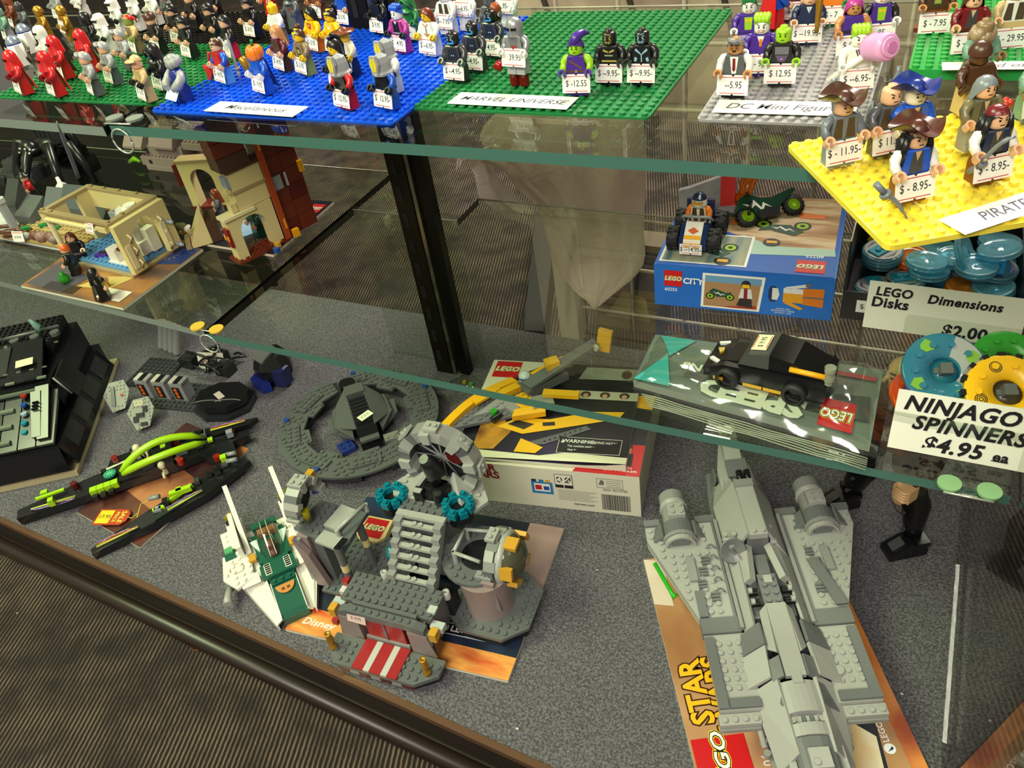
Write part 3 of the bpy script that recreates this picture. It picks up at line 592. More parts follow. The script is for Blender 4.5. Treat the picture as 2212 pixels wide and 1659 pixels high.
g(318, 215, 'tan uniformed toy soldier in a tan peaked cap, tag 12.95', 'T', 'T', 'S', hands='K', hair='cap', hc='T', pr='belt', tg='$ 12.95', rz=-.4)
g(352, 192, 'black caped toy figure in a dark silver striped mask, tag 24.95', 'K', 'K', 'K', hair='hood', hc='K', face='glow', tg='$ 24.95', cape='K', rz=-.35)
g(297, 112, 'toy figure with red cap and tan vest among the white helmets', 'T', 'TN', 'OL', hair='bandana', hc='R', pr='vest', tg='$ 6.95', rz=-.4)
g(345, 112, 'toy figure in a dark brown round helmet, tag 4.95', 'K', 'K', 'S', hair='dome', hc='BR', tg='$ 4.95', face=None, rz=-.3)
g(412, 122, 'black uniformed toy trooper in flared black helmet, front of the trio', 'K', 'K', 'S', hair='helm', hc='K', tg='$ 8.95', rz=-.35)
g(388, 92, 'black uniformed toy trooper close behind the front helmeted trooper', 'K', 'K', 'S', hair='helm', hc='K', tg='$ 8.95', rz=-.35)
g(466, 92, 'black uniformed toy trooper beside the figure in a round black cap', 'K', 'K', 'S', hair='helm', hc='K', rz=-.35)
g(548, 78, 'black uniformed toy trooper nearest the blue plate, tag 8.95', 'K', 'K', 'S', hair='helm', hc='K', tg='$ -8.95', rz=-.3)
g(424, 62, 'black uniformed toy trooper with bare hair at the back', 'K', 'K', 'S', hair='bowl', hc='BR', rz=-.3)
g(470, 44, 'black uniformed toy trooper in the back row', 'K', 'K', 'S', hair='helm', hc='K', rz=-.3)
g(370, 55, 'grey uniformed toy man behind the black troopers', 'DG', 'DG', 'S', hair='bowl', hc='BR', rz=-.3)
g(205, 108, 'toy figure in glossy round black helmet beside the gold pair', 'K', 'K', 'K', hair='full', hc='K', rz=-.3)
g(236, 112, 'white armoured toy trooper nearest the round black helmet', 'W', 'W', 'W', hands='K', hair='snow', hc='W', tg='$ 7.95', face=None, rz=-.35)
g(262, 72, 'white armoured toy trooper, middle of the white back row', 'W', 'W', 'W', hands='K', hair='snow', hc='W', face=None, rz=-.35)
g(300, 62, 'white armoured toy trooper above the red capped figure', 'W', 'W', 'W', hands='K', hair='snow', hc='W', face=None, rz=-.35)
g(338, 50, 'white armoured toy trooper behind the dark brown helmet', 'W', 'W', 'W', hair='snow', hc='W', face=None, tg='$ 8.95', rz=-.3)
g(104, 86, 'gold toy robot with a tag, nearer the plate corner', 'GO', 'GO', 'GO', hair='bowl', hc='GO', tg='$ 9.95', rz=-.4)
g(152, 86, 'gold toy robot holding a tilted tag beside the other gold robot', 'GO', 'GO', 'GO', hair='bowl', hc='GO', tg='$ 9.95', tz=17, rz=-.4)
g(110, 138, 'white armoured toy trooper behind the red hooded row', 'W', 'W', 'W', hair='full', hc='W', face=None, rz=-.4)
g(34, 58, 'brown furry toy figure at the edge of the black plate', 'RB', 'RB', 'RB', hair='long', hc='RB', face=None, tg='$ 9.95', rz=-.4)
g(62, 74, 'dark grey toy figure between the brown and the gold ones', 'DG', 'DG', 'GN', rz=-.4)
g(20, 86, 'teal and grey toy figure at the very edge of the plate', 'SG', 'LG', 'SG', tg='$ .95', rz=-.4)
g(180, 30, 'white toy figure with a large tag in the far row', 'W', 'W', 'W', tg='$ 12.95', tz=16, rz=-.3)
g(130, 40, 'pale grey toy figure in the far row behind the gold robots', 'LG', 'W', 'LG', hair='dome', hc='SI', tg='$ 9.95', rz=-.3)
g(502, 122, 'toy figure with round glossy black head cap and white gloves', 'K', 'R', 'S', hands='W', hair='ears', hc='K', tg='$ 7.95', rz=-.5, z=.0022)
def robot(px, py, label):
    w = at(px, py, 0); t = thing('toy_robot', label, 'toy robot', (w.x, w.y, .0006), -.4, 'dome headed toy robots'); k = m_
    mb = MB(); mb.lathe([(0, 6*k), (7*k, 6*k), (7.8*k, 8*k), (7.8*k, 22*k), (0, 22*k)], 18); obj('body', mb, cm('W'), t)
    mb = MB(); mb.lathe([(7.9*k, 22*k), (7.6*k, 25*k), (5.5*k, 29*k), (2.5*k, 31*k), (0, 31.4*k)], 18); obj('dome', mb, mat('8b96a8', .25, .4), t)
    mb = MB(); mb.lathe([(7.95*k, 22*k), (7.95*k, 23.2*k)], 18); obj('blue_band', mb, cm('DB'), t)
    for s in (-1, 1): mb = MB(); mb.prism([(-5*k, 0), (5*k, 0), (3*k, 6*k), (3*k, 22*k), (-3*k, 22*k), (-3*k, 6*k)], s*8*k, s*10.5*k, ax='x'); obj('leg', mb, cm('W'), t)
    price(t, '$ -8.95', -8.8, 13, 0)
robot(52, 140, 'white barrel shaped toy robot with silver blue dome, nearer one')
robot(72, 112, 'white barrel shaped toy robot with silver blue dome, farther one')
w = at(405, 219, 0)
rk = thing('toy_figure', 'grey rocky headed toy creature with dark blue body on the blue plate corner', 'toy figure', (w.x, w.y, .002), -.3)
for s in (-1, 1): obj('leg', fmesh(('leg', s), f_leg(s)), cm('DB'), rk)
mb = MB(); mb.X = Matrix.Scale(m_, 4); mb.ball((0, 0, 20), (9, 7, 9), 10, 8); obj('torso', mb, cm('DB'), rk)
obj('rock_head', fmesh(('rock_head', 'rock'), f_hair('rock')), cm('LG'), rk, (0, 0, .003))
for s in (-1, 1):
    mb = MB(); mb.X = Matrix.Scale(m_, 4); mb.tube([(s*8, 0, 25), (s*11, -3, 20), (s*10, -8, 15), (s*6, -11, 13)], [3, 4, 4.4, 3], 8); obj('arm', mb, cm('LG'), rk)
mb = MB(); mb.X = Matrix.Scale(m_, 4) @ TM(0, -11, 8, -.7); mb.box(-10, 10, -.15, .15, -5, 5); obj('price_tag', mb, mat('dfe6f2', .5), rk)
# ---------------------------------------------------------------- figures on the blue plate
GR = 'figures on the blue plate'
g(486, 177, 'toy figure in red jacket with blue arms and brown hair, tag 14.95', 'R', 'AZ', 'S', arms='B', hair='bowl', hc='BR', tg='$ -14.95-', face='angry', rz=-.35)
g(570, 199, 'pumpkin headed toy figure in blue cape with white gloves', 'B', 'B', 'OR', hands='W', hair='pumpkin', hc='OR', face=None, tg='$ - 9.95', cape='DB', pr=None, rz=-.35)
g(604, 92, 'plain yellow headed toy figure in white shirt', 'W', 'TN', 'Y', face='plain', rz=-.3)
g(613, 150, 'toy figure in a fur brimmed maroon hat with long ginger hair, tag 14.95', 'BU', 'BR', 'S', hair='long', hc='N', tg='$ 14.95-', pr='vest', rz=-.4, yaw=0)
g(661, 158, 'brown haired yellow faced toy warrior with bared teeth, tag 5.95', 'TN', 'OL', 'Y', hair='bun', hc='BR', tg='$ -5.95', face='angry', pr='scale', rz=-.4)
g(637, 60, 'dark grey robed toy figure like a stone statue', 'DG', 'DG', 'DG', robe=1, hair='hood', hc='DG', face=None, pr='robot', rz=-.3)
g(684, 108, 'yellow toy figure with red necklace and long black hair', 'Y', 'OR', 'Y', hair='long', hc='K', tg='$ -5.95', pr='neck', rz=-.35)
g(726, 112, 'yellow toy figure with tooth necklace and black ponytail', 'Y', 'OR', 'Y', hair='pony', hc='K', tg='$ 5.95', pr='teeth', rz=-.35)
g(757, 160, 'toy figure in brown brimmed hat with yellow face, tag 95', 'CR', 'NV', 'Y', hair='cowboy', hc='RB', tg=' -  95-', rz=-.35, pr='belt')
g(749, 231, 'red legged toy knight in angular grey helmet with yellow visor', 'K', 'R', 'W', arms='R', hands='K', hair='knight', hc='LG', face=None, tg='$  12.95-', rz=-.3)
g(738, 190, 'toy knight in black feathered helmet behind the red legged knight', 'K', 'K', 'Y', hands='K', hair='mane', hc='K', tg='$ 12.95', rz=-.3, cape='K')
g(838, 232, 'blue legged toy knight in angular grey helmet with yellow visor', 'K', 'B', 'W', arms='B', hands='K', hair='knight', hc='LG', face=None, tg='$  12.95-', rz=-.25)
g(846, 196, 'white armoured toy knight behind the blue legged knight', 'W', 'W', 'W', hands='K', hair='knight', hc='LG', face=None, tg='$ 12.95', rz=-.25)
g(868, 110, 'toy figure with blue mohawk, white face and pink legs, tag 4.95', 'MG', 'MG', 'W', hands='K', hair='up', hc='B', tg='$   4.95', face='angry', pr='goth', rz=-.25)
g(932, 116, 'smiling toy figure in white gown with long auburn hair, tag 6.95', 'W', 'W', 'Y', hair='long', hc='74301f', tg='$ --6.95-', face='smile', pr='gown', robe=1, rz=-.25)
g(822, 70, 'black spiky toy figure with grey sword hilt in the far row', 'K', 'K', 'K', hair='mane', hc='K', tg='$ 9.95', rz=-.3)
g(889, 84, 'green toy figure behind the white gowned figure, tag partly hidden', 'G', 'G', 'G', hair='hood', hc='G', tg='  .95-', rz=-.2)
g(968, 70, 'white skeleton toy figure with brown vest, tag 7.95', 'W', 'W', 'W', pr='vest', tg='$-- 7.95-', face='angry', rz=-.2, tz=12)
g(1010, 62, 'white skeleton toy figure in black cap, tag 6.95', 'W', 'W', 'W', hair='bowl', hc='K', tg='$ --6.95-', rz=-.2, tz=20)
g(1098, 54, 'bare white skeleton toy figure at the far corner of the blue plate', 'W', 'W', 'W', tg='  .95-', face='angry', rz=-.15, tz=19)
g(1064, 82, 'dark grey toy figure holding up a brown club', 'DG', 'DG', 'DG', hair='up', hc='DG', tg='  -.95', rz=-.2)
g(586, 32, 'toy figure in white and red winter clothes in the far row', 'R', 'R', 'S', hair='hood', hc='W', tg=None, rz=-.3)
g(690, 38, 'brown toy figure with lined chest in the far row', 'RB', 'RB', 'N', pr='robot', tg='$ 4.95', rz=-.3)
g(748, 52, 'blue robed toy figure holding a pale scroll, tag 5.95', 'B', 'DB', 'S', hair='cone', hc='B', robe=1, tg='$ 5.95', rz=-.3)
g(790, 28, 'dark blue toy figure in the far row beside the spiky one', 'NV', 'NV', 'S', hair='bowl', hc='K', tg=None, rz=-.3)
# ---------------------------------------------------------------- figures on the large green plate
GR = 'figures on the large green plate'
NB = dict(face='glow', pr='glow', hands='DG')
g(988, 172, 'black toy figure with glowing blue jaw, front one of three', 'GN', 'GN', 'K', tg='$ --4.95-', rz=-.15, **NB)
g(1028, 150, 'black toy figure with glowing blue jaw, middle one of three', 'GN', 'GN', 'K', tg=' --4.95-', rz=-.15, **NB)
g(1066, 120, 'black toy figure with glowing blue jaw, rear one of three', 'GN', 'GN', 'K', tg=' - 4.95-', rz=-.15, **NB)
g(1121, 182, 'silver armoured toy figure in large silver helmet on clear red blocks', 'SI', 'LG', 'LG', hands='W', hair='full', hc='SI', tg='  39.95', face=None, pr='robot', rz=-.1, lift=.0095, tz=13)
g(1247, 200, 'lime faced toy figure in purple swept cap and tunic, tag 12.55', 'P', 'P', 'L', arms='L', hands='P', hair='swept', hc='P', tg='$ -12.55', face='angry', pr='strap', rz=.12)
g(1318, 178, 'black toy figure with gold chest lines, tag 9.95', 'K', 'K', 'K', tg='$ --9.95-', pr='armor', face='gold', rz=.02)
g(1387, 178, 'black toy figure with pale blue chest lines, tag 9.95', 'K', 'K', 'K', tg='$ --9.95-', pr='ice', face='ice', rz=.02)
for q in (-1, 1):
    w = at(1121, 191, 0); mb = MB(); mb.cyl((0, 0, 0), .0038, .0095, 14); tag(obj('clear_red_block', mb, cm('TR'), None, (w.x+q*.0042, w.y+.003, .0020)), 'clear dark red round block under the silver figure, farther from the cards' if q > 0 else 'clear dark red round block under the silver figure, nearer the blue plate', 'toy block', 'clear red blocks under the silver figure')
for px, py, rr in ((1082, 133, 0), (1122, 126, .3)):
    w = at(px, py, .013); mb = MB(); mb.lathe([(0, 0), (.0022, 0), (.0022, .003), (.0038, .003), (.0038, .0075), (0, .0075)], 14); tag(obj('clear_red_stud', mb, mat('d01c22', .1, 0, 'trans', .5), None, w, (PI/2+.4, 0, rr)), 'clear bright red stud held in the hand nearer the card' if px > 1100 else 'clear bright red stud held in the outstretched hand', 'toy block')
# ---------------------------------------------------------------- figures on the grey plate
GR = 'figures on the grey plate'
g(1583, 205, 'grey haired moustached toy man in glasses, waistcoat and maroon tie', 'DG', 'K', 'N', arms='W', hair='part', hc='7c7e80', tg=' --5.95', face='glasses', pr='tie', rz=.0, tz=9)
g(1638, 158, 'grinning white faced toy figure in purple suit with lime hair, nearer one', 'P', 'P', 'W', hair='up', hc='L', tg='$ - 9.95', face='grin', pr='suit', rz=.1)
g(1612, 110, 'grinning white faced toy figure in purple suit with dark green hair', 'P', 'P', 'W', hair='up', hc='G', face='grin', pr='bow', rz=.15)
g(1683, 180, 'lime headed toy figure in black ribbed suit with lime hands, tag 12.95', 'K', 'K', 'L', hands='8fbf20', tg='$ 12.95', face='angry', pr='plates', rz=.08)
g(1740, 92, 'toy figure in navy jumper and pale shirt collar, tag 19.95', 'NV', 'NV', 'S', tg='$ --19.95-', hair='bowl', hc='BR', pr='vneck', rz=.15)
g(1667, 58, 'toy figure in blue suit with red cape seen from behind', 'B', 'R', 'S', cape='R', hair='bowl', hc='BR', rz=2.6)
g(1706, 42, 'dark red toy figure behind the red caped one', 'BU', 'BU', 'S', tg='$ -', rz=.1)
g(1792, 52, 'orange and green toy figure behind the navy jumper figure', 'OR', 'G', 'S', hands='G', hair='bowl', hc='OR', tg='$ - 7', rz=.1)
g(1832, 118, 'toy figure with long magenta hair and tan face', 'P', 'P', 'N', arms='N', hair='long', hc='MG', tg='$ 6.95', rz=.3, pr='belt')
g(1843, 192, 'grinning white suited toy figure with lime hair behind a pink mallet', 'W', 'W', 'W', hair='up', hc='L', tg='$ --6.95-', face='grin', pr='lapel', rz=.28)
g(1892, 92, 'grinning white faced toy figure with green hair and black sleeves', 'P', 'P', 'W', arms='K', hair='up', hc='G', tg='  .95-', face='grin', pr='bow', rz=.3)
# ---------------------------------------------------------------- figures on the far green plate
GR = 'figures on the far green plate'
g(2013, 62, 'dark brown patterned toy figure standing on a brown plank, tag 7.95', 'BR', 'RB', 'N', hair='bowl', hc='BR', tg='$ - 7.95', pr='scale', rz=.2, z=.0075, tz=6)
g(2082, 108, 'toy figure in dark red draped robe, tag 9', 'DR', 'BR', 'S', tg='$ - 9.95', hair='long', hc='BR', pr='coat', rz=.3, z=.0075, tz=7)
g(2172, 92, 'toy figure in white and tan robe, tag 29.95', 'W', 'T', 'S', arms='T', tg='$ - 29.95', hair='long', hc='W', pr='vest', rz=.3, z=.0075, robe=1, tz=5)
g(2226, 62, 'flesh coloured toy figure cut by the picture edge', 'S', 'T', 'S', rz=.3, z=.0075)
# ---------------------------------------------------------------- figures on the yellow plate
GR = 'figures on the yellow plate'
YZ = .0048; yr = YR-PI/2+.0
yw = math.degrees(yr)
F_ = dict(z=YZ, rz=.62)
g(1806, 352, 'brown haired toy pirate in grey shirt with raised cutlass, tag 11.95', '6d747c', '8d9499', 'S', hair='tricorn', hc='BR', tg='$ - 11.95-', pr='vest', **F_)
g(1905, 330, 'bald toy pirate in dark grey with raised blade', 'DG', 'DG', 'S', tg='$ 11.95', face='angry', pr='vest', **F_)
g(1955, 430, 'toy pirate in brown three-cornered hat with long black locks, tag 8.95', 'B', 'RB', 'S', arms='W', hair='dread', hc='K', tg='$ - 8.95-', face='angry', pr='coat', **F_)
g(2122, 388, 'toy pirate in dark red bandana with long black locks and cutlass', 'NV', 'RB', 'S', arms='W', hair='dread', hc='K', tg='$ - 8.95-', face='angry', pr='coat', **F_)
g(1955, 330, 'toy pirate in blue three-cornered hat behind the brown hat', 'B', 'NV', 'CR', hair='tricorn', hc='DB', face='plain', pr='coat', **F_)
g(2100, 318, 'grey haired toy pirate in grey green coat', '5c5a48', 'LG', 'S', arms='7c7450', hair='long', hc='7c8488', face='angry', pr='coat', **F_)
g(2090, 240, 'dark brown hooded toy pirate with wide tan base', 'BR', 'T', 'BR', hair='dome', hc='BR', face=None, robe=1, **F_)
g(2102, 178, 'sand green toy pirate with big tan shell shaped head', 'SG', 'SG', 'TN', hair='rock', hc='a08a6c', face=None, **F_)
g(2224, 250, 'sand green toy pirate at the picture edge with red flower', 'SG', 'SG', 'TN', hair='rock', hc='8a7a5c', face=None, tg='$ 14.95', **F_)
def on_head(px, py, kind, c, label, dz, rz=.62):
    w = at(px, py, YZ+.0016); tag(obj('pirate_hat', fmesh(('pirate_hat', kind), f_hair(kind)), cm(c), None, (w.x, w.y+.004, YZ+dz), (0, 0, rz)), label, 'hat')
on_head(1955, 430, 'tricorn', '50281e', 'brown three-cornered hat worn by the black-locked pirate', .0008)
on_head(2122, 388, 'bandana', '6e1820', 'dark red bandana worn by the cutlass pirate', .0006)
# things the figures hold
def blade(name, label, a, b, za, zb, c, r=.0016, curve=0, guard=1, cat='toy sword'):
    A, Bp = at(*a, za), at(*b, zb); d = Bp-A; side = Vector((-d.y, d.x, 0)).normalized() if Vector((d.x, d.y, 0)).length > .004 else Vector((1, 0, 0))
    t = thing(name, label, cat, A); n = 8; pts = [d*(i/n)+Vector((0, 0, 1))*curve*math.sin(PI*i/n) for i in range(n+1)]
    mb = MB(); mb.tube(pts, [r*(1 if i < n-1 else .5) for i in range(n+1)], 6, 0, .45); obj('blade', mb, cm(c), t)
    if guard:
        mb = MB(); dn = d.normalized(); mb.tube([dn*-.001, dn*.0012], [.003, .003], 12); obj('guard', mb, cm(c), t)
        mb = MB(); mb.tube([dn*-.008, dn*-.001], .0017, 8); obj('grip', mb, cm(c), t)
    return t
SW = '767c82'
blade('cutlass', 'grey cutlass raised by the brown haired pirate', (1812, 290), (1800, 170), .020, .045, SW, .0024)
blade('short_sword', 'short grey sword in the brown haired pirate hand', (1870, 280), (1886, 218), .018, .032, SW, .0018)
blade('cutlass', 'grey cutlass raised before the bald pirate face', (1930, 240), (1943, 142), .022, .046, SW, .0026)
blade('cutlass', 'grey cutlass hanging down at the yellow plate edge', (1913, 420), (1958, 470), .017, .004, SW, .0024, .002)
blade('cutlass', 'grey curved cutlass held across the bandana pirate', (2120, 352), (2192, 296), .018, .034, SW, .0026, .003)
blade('long_sword', 'long grey sword held up beside the pumpkin headed figure', (512, 148), (488, 72), .012, .042, 'LG', .0014)
blade('toy_rifle', 'dark brown toy rifle leaning behind the green figure', (905, 40), (880, 8), .02, .036, 'DG', .0016, 0, 0, 'toy weapon')
blade('light_blade', 'dark red toy light blade held by the third grey officer', (279, 108), (256, 78), .022, .032, 'DR', .0017, 0, 0, 'toy weapon')
blade('toy_blaster', 'black toy blaster with red muzzle before the brown helmet', (345, 60), (292, 82), .022, .02, 'K', .0026, 0, 0, 'toy weapon')
w = at(465, 140, .014); gt = thing('toy_guitar', 'glossy red toy guitar held by the red jacketed figure', 'toy guitar', w, -.3)
mb = MB(); mb.tube([(0, -.006, -.006), (.002, -.006, .004), (.008, -.006, .014)], [.0012]*3, 7); obj('neck', mb, cm('R'), gt)
mb = MB(); mb.prism([(-.008, -.012), (-.001, -.011), (.004, -.005), (.002, 0), (.0, .003), (-.003, -.001), (-.009, .001), (-.006, -.006)], -.0085, -.0055, ax='y'); obj('body', mb, cm('R'), gt)
w = at(545, 132, .016); mb = MB(); mb.tube([(0, -.008, -.012), (0, -.008, -.008), (0, -.008, -.004), (-.003, -.008, .004), (-.004, -.008, .006)], [.002, .0012, .0036, .004, .003], 10); tag(obj('gold_goblet', mb, cm('GO'), None, w), 'gold goblet held by the pumpkin headed figure', 'toy cup')
w = at(1072, 42, .03); mb = MB(); mb.tube([(-.002, 0, -.016), (-.001, 0, -.008), (0, 0, 0), (0, 0, .008), (0, 0, .013)], [.0016, .0018, .0044, .0058, .003], 12); tag(obj('brown_club', mb, mat('9a4a22', .3), None, w), 'brown drumstick shaped club held by the dark grey figure', 'toy club')
fy = at(1852, 186, 0).y; w = at_y(1846, 132, fy-.016); d = at_y(1914, 93, fy-.020)-w; ml = thing('toy_mallet', 'large pink toy mallet with white handle held by the white suited figure', 'toy mallet', w)
mb = MB(); mb.tube([d*-.75+Vector((-.002, -.002, -.004)), d*.4], .0021, 10); obj('handle', mb, cm('W'), ml)
mb = MB(); ax = Vector((.012, -.012, .004)).normalized(); c0 = d*.78; L_ = .0100
mb.tube([c0-ax*L_+ax*L_*2*i/12 for i in range(13)], [.0062, .0078, .0083, .0078, .0085, .0080, .0086, .0082, .0088, .0085, .0088, .0085, .0072], 18); obj('mallet_head', mb, cm('PK'), ml)
for rr, q in ((.0066, 1.0), (.0037, 1.1)):
    mb = MB(); mb.tube([c0+ax*L_*q*.98, c0+ax*L_*(q+.14)], [rr, rr*.9], 16); obj('mallet_ring', mb, cm('PK' if rr > .005 else 'c878b8'), ml)
w = at(1768, 28, .028); mb = MB(); mb.tube([(0, 0, -.014), (0, 0, -.004), (0, 0, .008), (0, 0, .013)], [.0014, .002, .0026, .0034], 10); tag(obj('gold_staff', mb, cm('GO'), None, w), 'gold toy staff held by the navy jumper figure', 'toy staff')
mb = MB(); w = at(2013, 60, .0075); mb.box(-.012, .016, -.005, .005, .0, .003); tag(obj('brown_plank', mb, cm('RB'), None, (w.x, w.y, .0058)), 'brown toy plank under the patterned figure', 'toy plank')
mb = MB(); w = at(2168, 222, .02)
for k in range(5): a = 2*PI*k/5; mb.ball((.003*math.cos(a), .003*math.sin(a), 0), .0022, 8, 6)
mb.tube([(0, 0, -.018), (0, 0, 0)], .0011, 6); tag(obj('red_flower', mb, cm('b8341e'), None, w), 'red toy flower at the back of the yellow plate', 'toy flower')
# ================================================================ lower glass shelf
def quad_map(a, b, c, d, z, h0=0):
    """(u, v, h) -> point over the flat quad a b c d (pixels seen at height z)"""
    A, Bq, Cq, D = [at(*q, z) for q in (a, b, c, d)]
    return lambda u, v, h=0: (A*(1-u)*(1-v)+Bq*u*(1-v)+Cq*u*v+D*(1-u)*v)+Vector((0, 0, h+h0))
def qpoly(mb, fn, pts, mi=0, h=0): mb.add([fn(u, v, h) for u, v in pts], [tuple(range(len(pts)))], mi)
def qrect(mb, fn, u0, u1, v0, v1, mi=0, h=0): qpoly(mb, fn, [(u0, v0), (u1, v0), (u1, v1), (u0, v1)], mi, h)
def qtext(mb, fn, s, u, v, su, sv, mi=0, h=0, rot=0, offset=0, shear=0):
    me = text_mesh(s, offset, shear, 2, 1); c, n = math.cos(rot), math.sin(rot)
    mb.add([fn(u+(p.co.x*c-p.co.y*n)*su, v+(p.co.x*n+p.co.y*c)*sv, h) for p in me.vertices], [tuple(p.vertices) for p in me.polygons], mi)
def qlogo(par, fn, u, v, su, sv, h, rot=0, nm='logo_square'):
    """red square logo on a mapped quad; su, sv half sizes"""
    mb = MB(); qrect(mb, fn, u-su, u+su, v-sv, v+sv, 0, h)
    for i, off in ((1, .1), (2, .065), (3, .02)): qtext(mb, fn, 'LEGO', u, v, su*.72, sv*.9, i, h+.00012*i, rot, off, .22)
    return obj(nm, mb, [mat('c8161d', .4), mat('f4d21f', .4), mat('101010', .4), mat('f6f4ec', .4)], par, label='red square with white outlined lettering')
def booklet(name, label, fn, t, cover, pages='d8d2c2', cat='booklet', curl=0, n=6):
    """a thin stapled booklet lying on the quad: page block plus printed cover"""
    T = thing(name, label, cat, fn(.5, .5))
    o = T.location.copy(); mb = MB(); N = n
    top = [[fn(i/N, j/N, t+curl*max(0, 1-3*math.hypot(i/N-1, j/N))**2)-o for i in range(N+1)] for j in range(N+1)]
    bot = [[fn(i/N, j/N, .0003)-o for i in range(N+1)] for j in range(N+1)]
    mb.sheet(bot[::-1], 0, False)
    for e0, e1 in ((bot[0], top[0]), (top[-1], bot[-1]), ([r[0] for r in top], [r[0] for r in bot]), ([r[-1] for r in bot], [r[-1] for r in top])): mb.sheet([e0, e1], 0, False)
    obj('pages', mb, mat(pages, .7), T)
    mb = MB(); mb.sheet([[p+Vector((0, 0, .0001)) for p in r] for r in top], 0, True); obj('cover', mb, cover, T)
    return T, (lambda u, v, h=0: fn(u, v, h+t+.0003+curl*max(0, 1-3*math.hypot(u-1, v))**2)-o)
def bike_print(mb, fn, u, v, s, flip=1, asp=1, mi=(0, 1, 2, 3)):
    """small printed motorbike: tyre, lime rim, green body, white flash"""
    X = lambda pts: [(u+flip*a*s, v+flip*b*s*asp) for a, b in pts]
    C_ = lambda x, y, r: [(x+r*math.cos(t*PI/8), y+r*math.sin(t*PI/8)) for t in range(16)]
    for x in (-1, 1.05):
        qpoly(mb, fn, X(C_(x, -.35, .46)), mi[0], .0001); qpoly(mb, fn, X(C_(x, -.35, .32)), mi[1], .00016); qpoly(mb, fn, X(C_(x, -.35, .14)), mi[0], .0002)
    qpoly(mb, fn, X([(-1.15, .25), (-.7, .75), (-.1, .55), (.6, .25), (1.25, .4), (1.1, .05), (.5, -.35), (-.4, -.4), (-.7, .05)]), mi[2], .00024)
    qpoly(mb, fn, X([(-.7, .35), (-.35, .12), (-.2, .3), (.15, -.05), (.3, .12), (.62, -.12), (.3, -.02), (.12, -.2), (-.2, .12), (-.36, -.02)]), mi[3], .0003)
BIKE = [mat('181818', .5), mat('9ac81e', .4), mat('1c4a34', .4), mat('e8e6de', .5)]
# ---- blue picture box
bx = thing('toy_box', 'blue picture box with red logo squares and motorbike pictures', 'box', (.161, .0935, MZ), math.radians(4.0))
BW, BD, BH = .1555, .141, .0435
BLUE = noise_mat('box_blue', [(.35, '1e63c0'), (.7, '2a74d0')], 14, .35)
mb = MB(); mb.box(0, BW, 0, BD, .0002, BH); obj('carton', mb, BLUE, bx)
mb = MB(); mb.box(.002, BW-.002, .0005, BD-.001, BH, BH+.0006); fl = obj('lid_flap', mb, mat('1a5cb8', .35), bx)
top = lambda u, v, h=0: Vector((u*BW, v*BD, BH+.0007+h)); front = lambda u, v, h=0: Vector((u*BW, -.0002-h, v*BH))
SPEED = noise_mat('speed_blur', [(.25, '7b5a36'), (.45, 'b38a5a'), (.6, 'd9c29a'), (.8, '6a6a50')], 16, .4, stretch=(1, 7, 1))
mb = MB(); qpoly(mb, top, [(.02, .42), (.36, .46), (.62, .3), (.97, .3), (.97, .99), (.02, .99)], 0, .0001); obj('picture_print', mb, SPEED, bx)
mb = MB(); qpoly(mb, top, [(.5, .2), (.98, .24), (.97, .32), (.62, .32), (.45, .44), (.4, .4)], 0, .00012); obj('haze_print', mb, mat('a8c8b8', .4), bx)
mb = MB(); qrect(mb, top, .02, .52, .04, .42, 0, .0002); qrect(mb, top, .035, .505, .055, .405, 1, .0003); obj('inset_print', mb, [mat('f0eee6', .4), noise_mat('stand_blur', [(.3, '5a7080'), (.5, '8a9a8a'), (.75, 'b8a880')], 20, .4, stretch=(6, 1, 1))], bx)
mb = MB(); bike_print(mb, lambda u, v, h=0: top(u, v, h+.0004), .30, .22, .10, -1, 1.1); obj('bike_print', mb, BIKE, bx)
mb = MB(); bike_print(mb, lambda u, v, h=0: top(u, v, h+.0003), .66, .55, .11, -1, 1.1); obj('bike_print', mb, BIKE, bx)
for u, v in ((.62, .36), (.38, .09)):
    mb = MB()
    qpoly(mb, top, [(u+.05*math.cos(t*PI/8), v+.05*math.sin(t*PI/8)) for t in range(16)], 0, .0005); qrect(mb, top, u-.03, u+.03, v-.01, v+.02, 1, .0006)
    obj('rider_print', mb, [mat('2a2a30', .4), mat('e8b020', .4)], bx)
mb = MB(); qpoly(mb, top, [(.72, .78), (.9, .76), (.88, .7), (.75, .7)], 0, .0003); obj('flame_print', mb, mat('e0762a', .4), bx); mb = MB(); qpoly(mb, top, [(.35, .62), (.42, .7), (.44, .58), (.36, .56)], 0, .0003); obj('flame_print', mb, mat('e0762a', .4), bx)
maker_logo(bx, .024, (BW*.86, .0145, BH+.0008), (0, 0, PI), .02)
text(bx, '60255', .0062, (BW*.87, .0315, BH+.0009), (0, 0, PI), mat('eef2f4', .5), 'number_print', 0, .01)
maker_logo(bx, .0165, (.0175, -.0003, BH*.70), (PI/2, 0, 0), .0165)
text(bx, 'CITY', .0085, (.0355, -.0004, BH*.66), (PI/2, 0, 0), mat('f2f2ee', .5), 'title_print', .1, .03, 1.0)
text(bx, '60255', .0048, (.0155, -.0004, BH*.42), (PI/2, 0, 0), mat('eef2f4', .5), 'number_print', 0, .01)
mb = MB(); qpoly(mb, front, [(.275, .06), (.61, .06), (.635, .9), (.285, .9)], 0, .0002); qpoly(mb, front, [(.29, .1), (.595, .1), (.615, .85), (.30, .85)], 1, .0003); qpoly(mb, front, [(.30, .70), (.615, .70), (.615, .85), (.30, .85)], 2, .0004); qpoly(mb, front, [(.4, .12), (.59, .2), (.595, .13), (.45, .1)], 3, .0004)
obj('inset_print', mb, [mat('f0eee6', .4), mat('a9825a', .4), mat('6d9cc0', .4), mat('a8302a', .4)], bx)
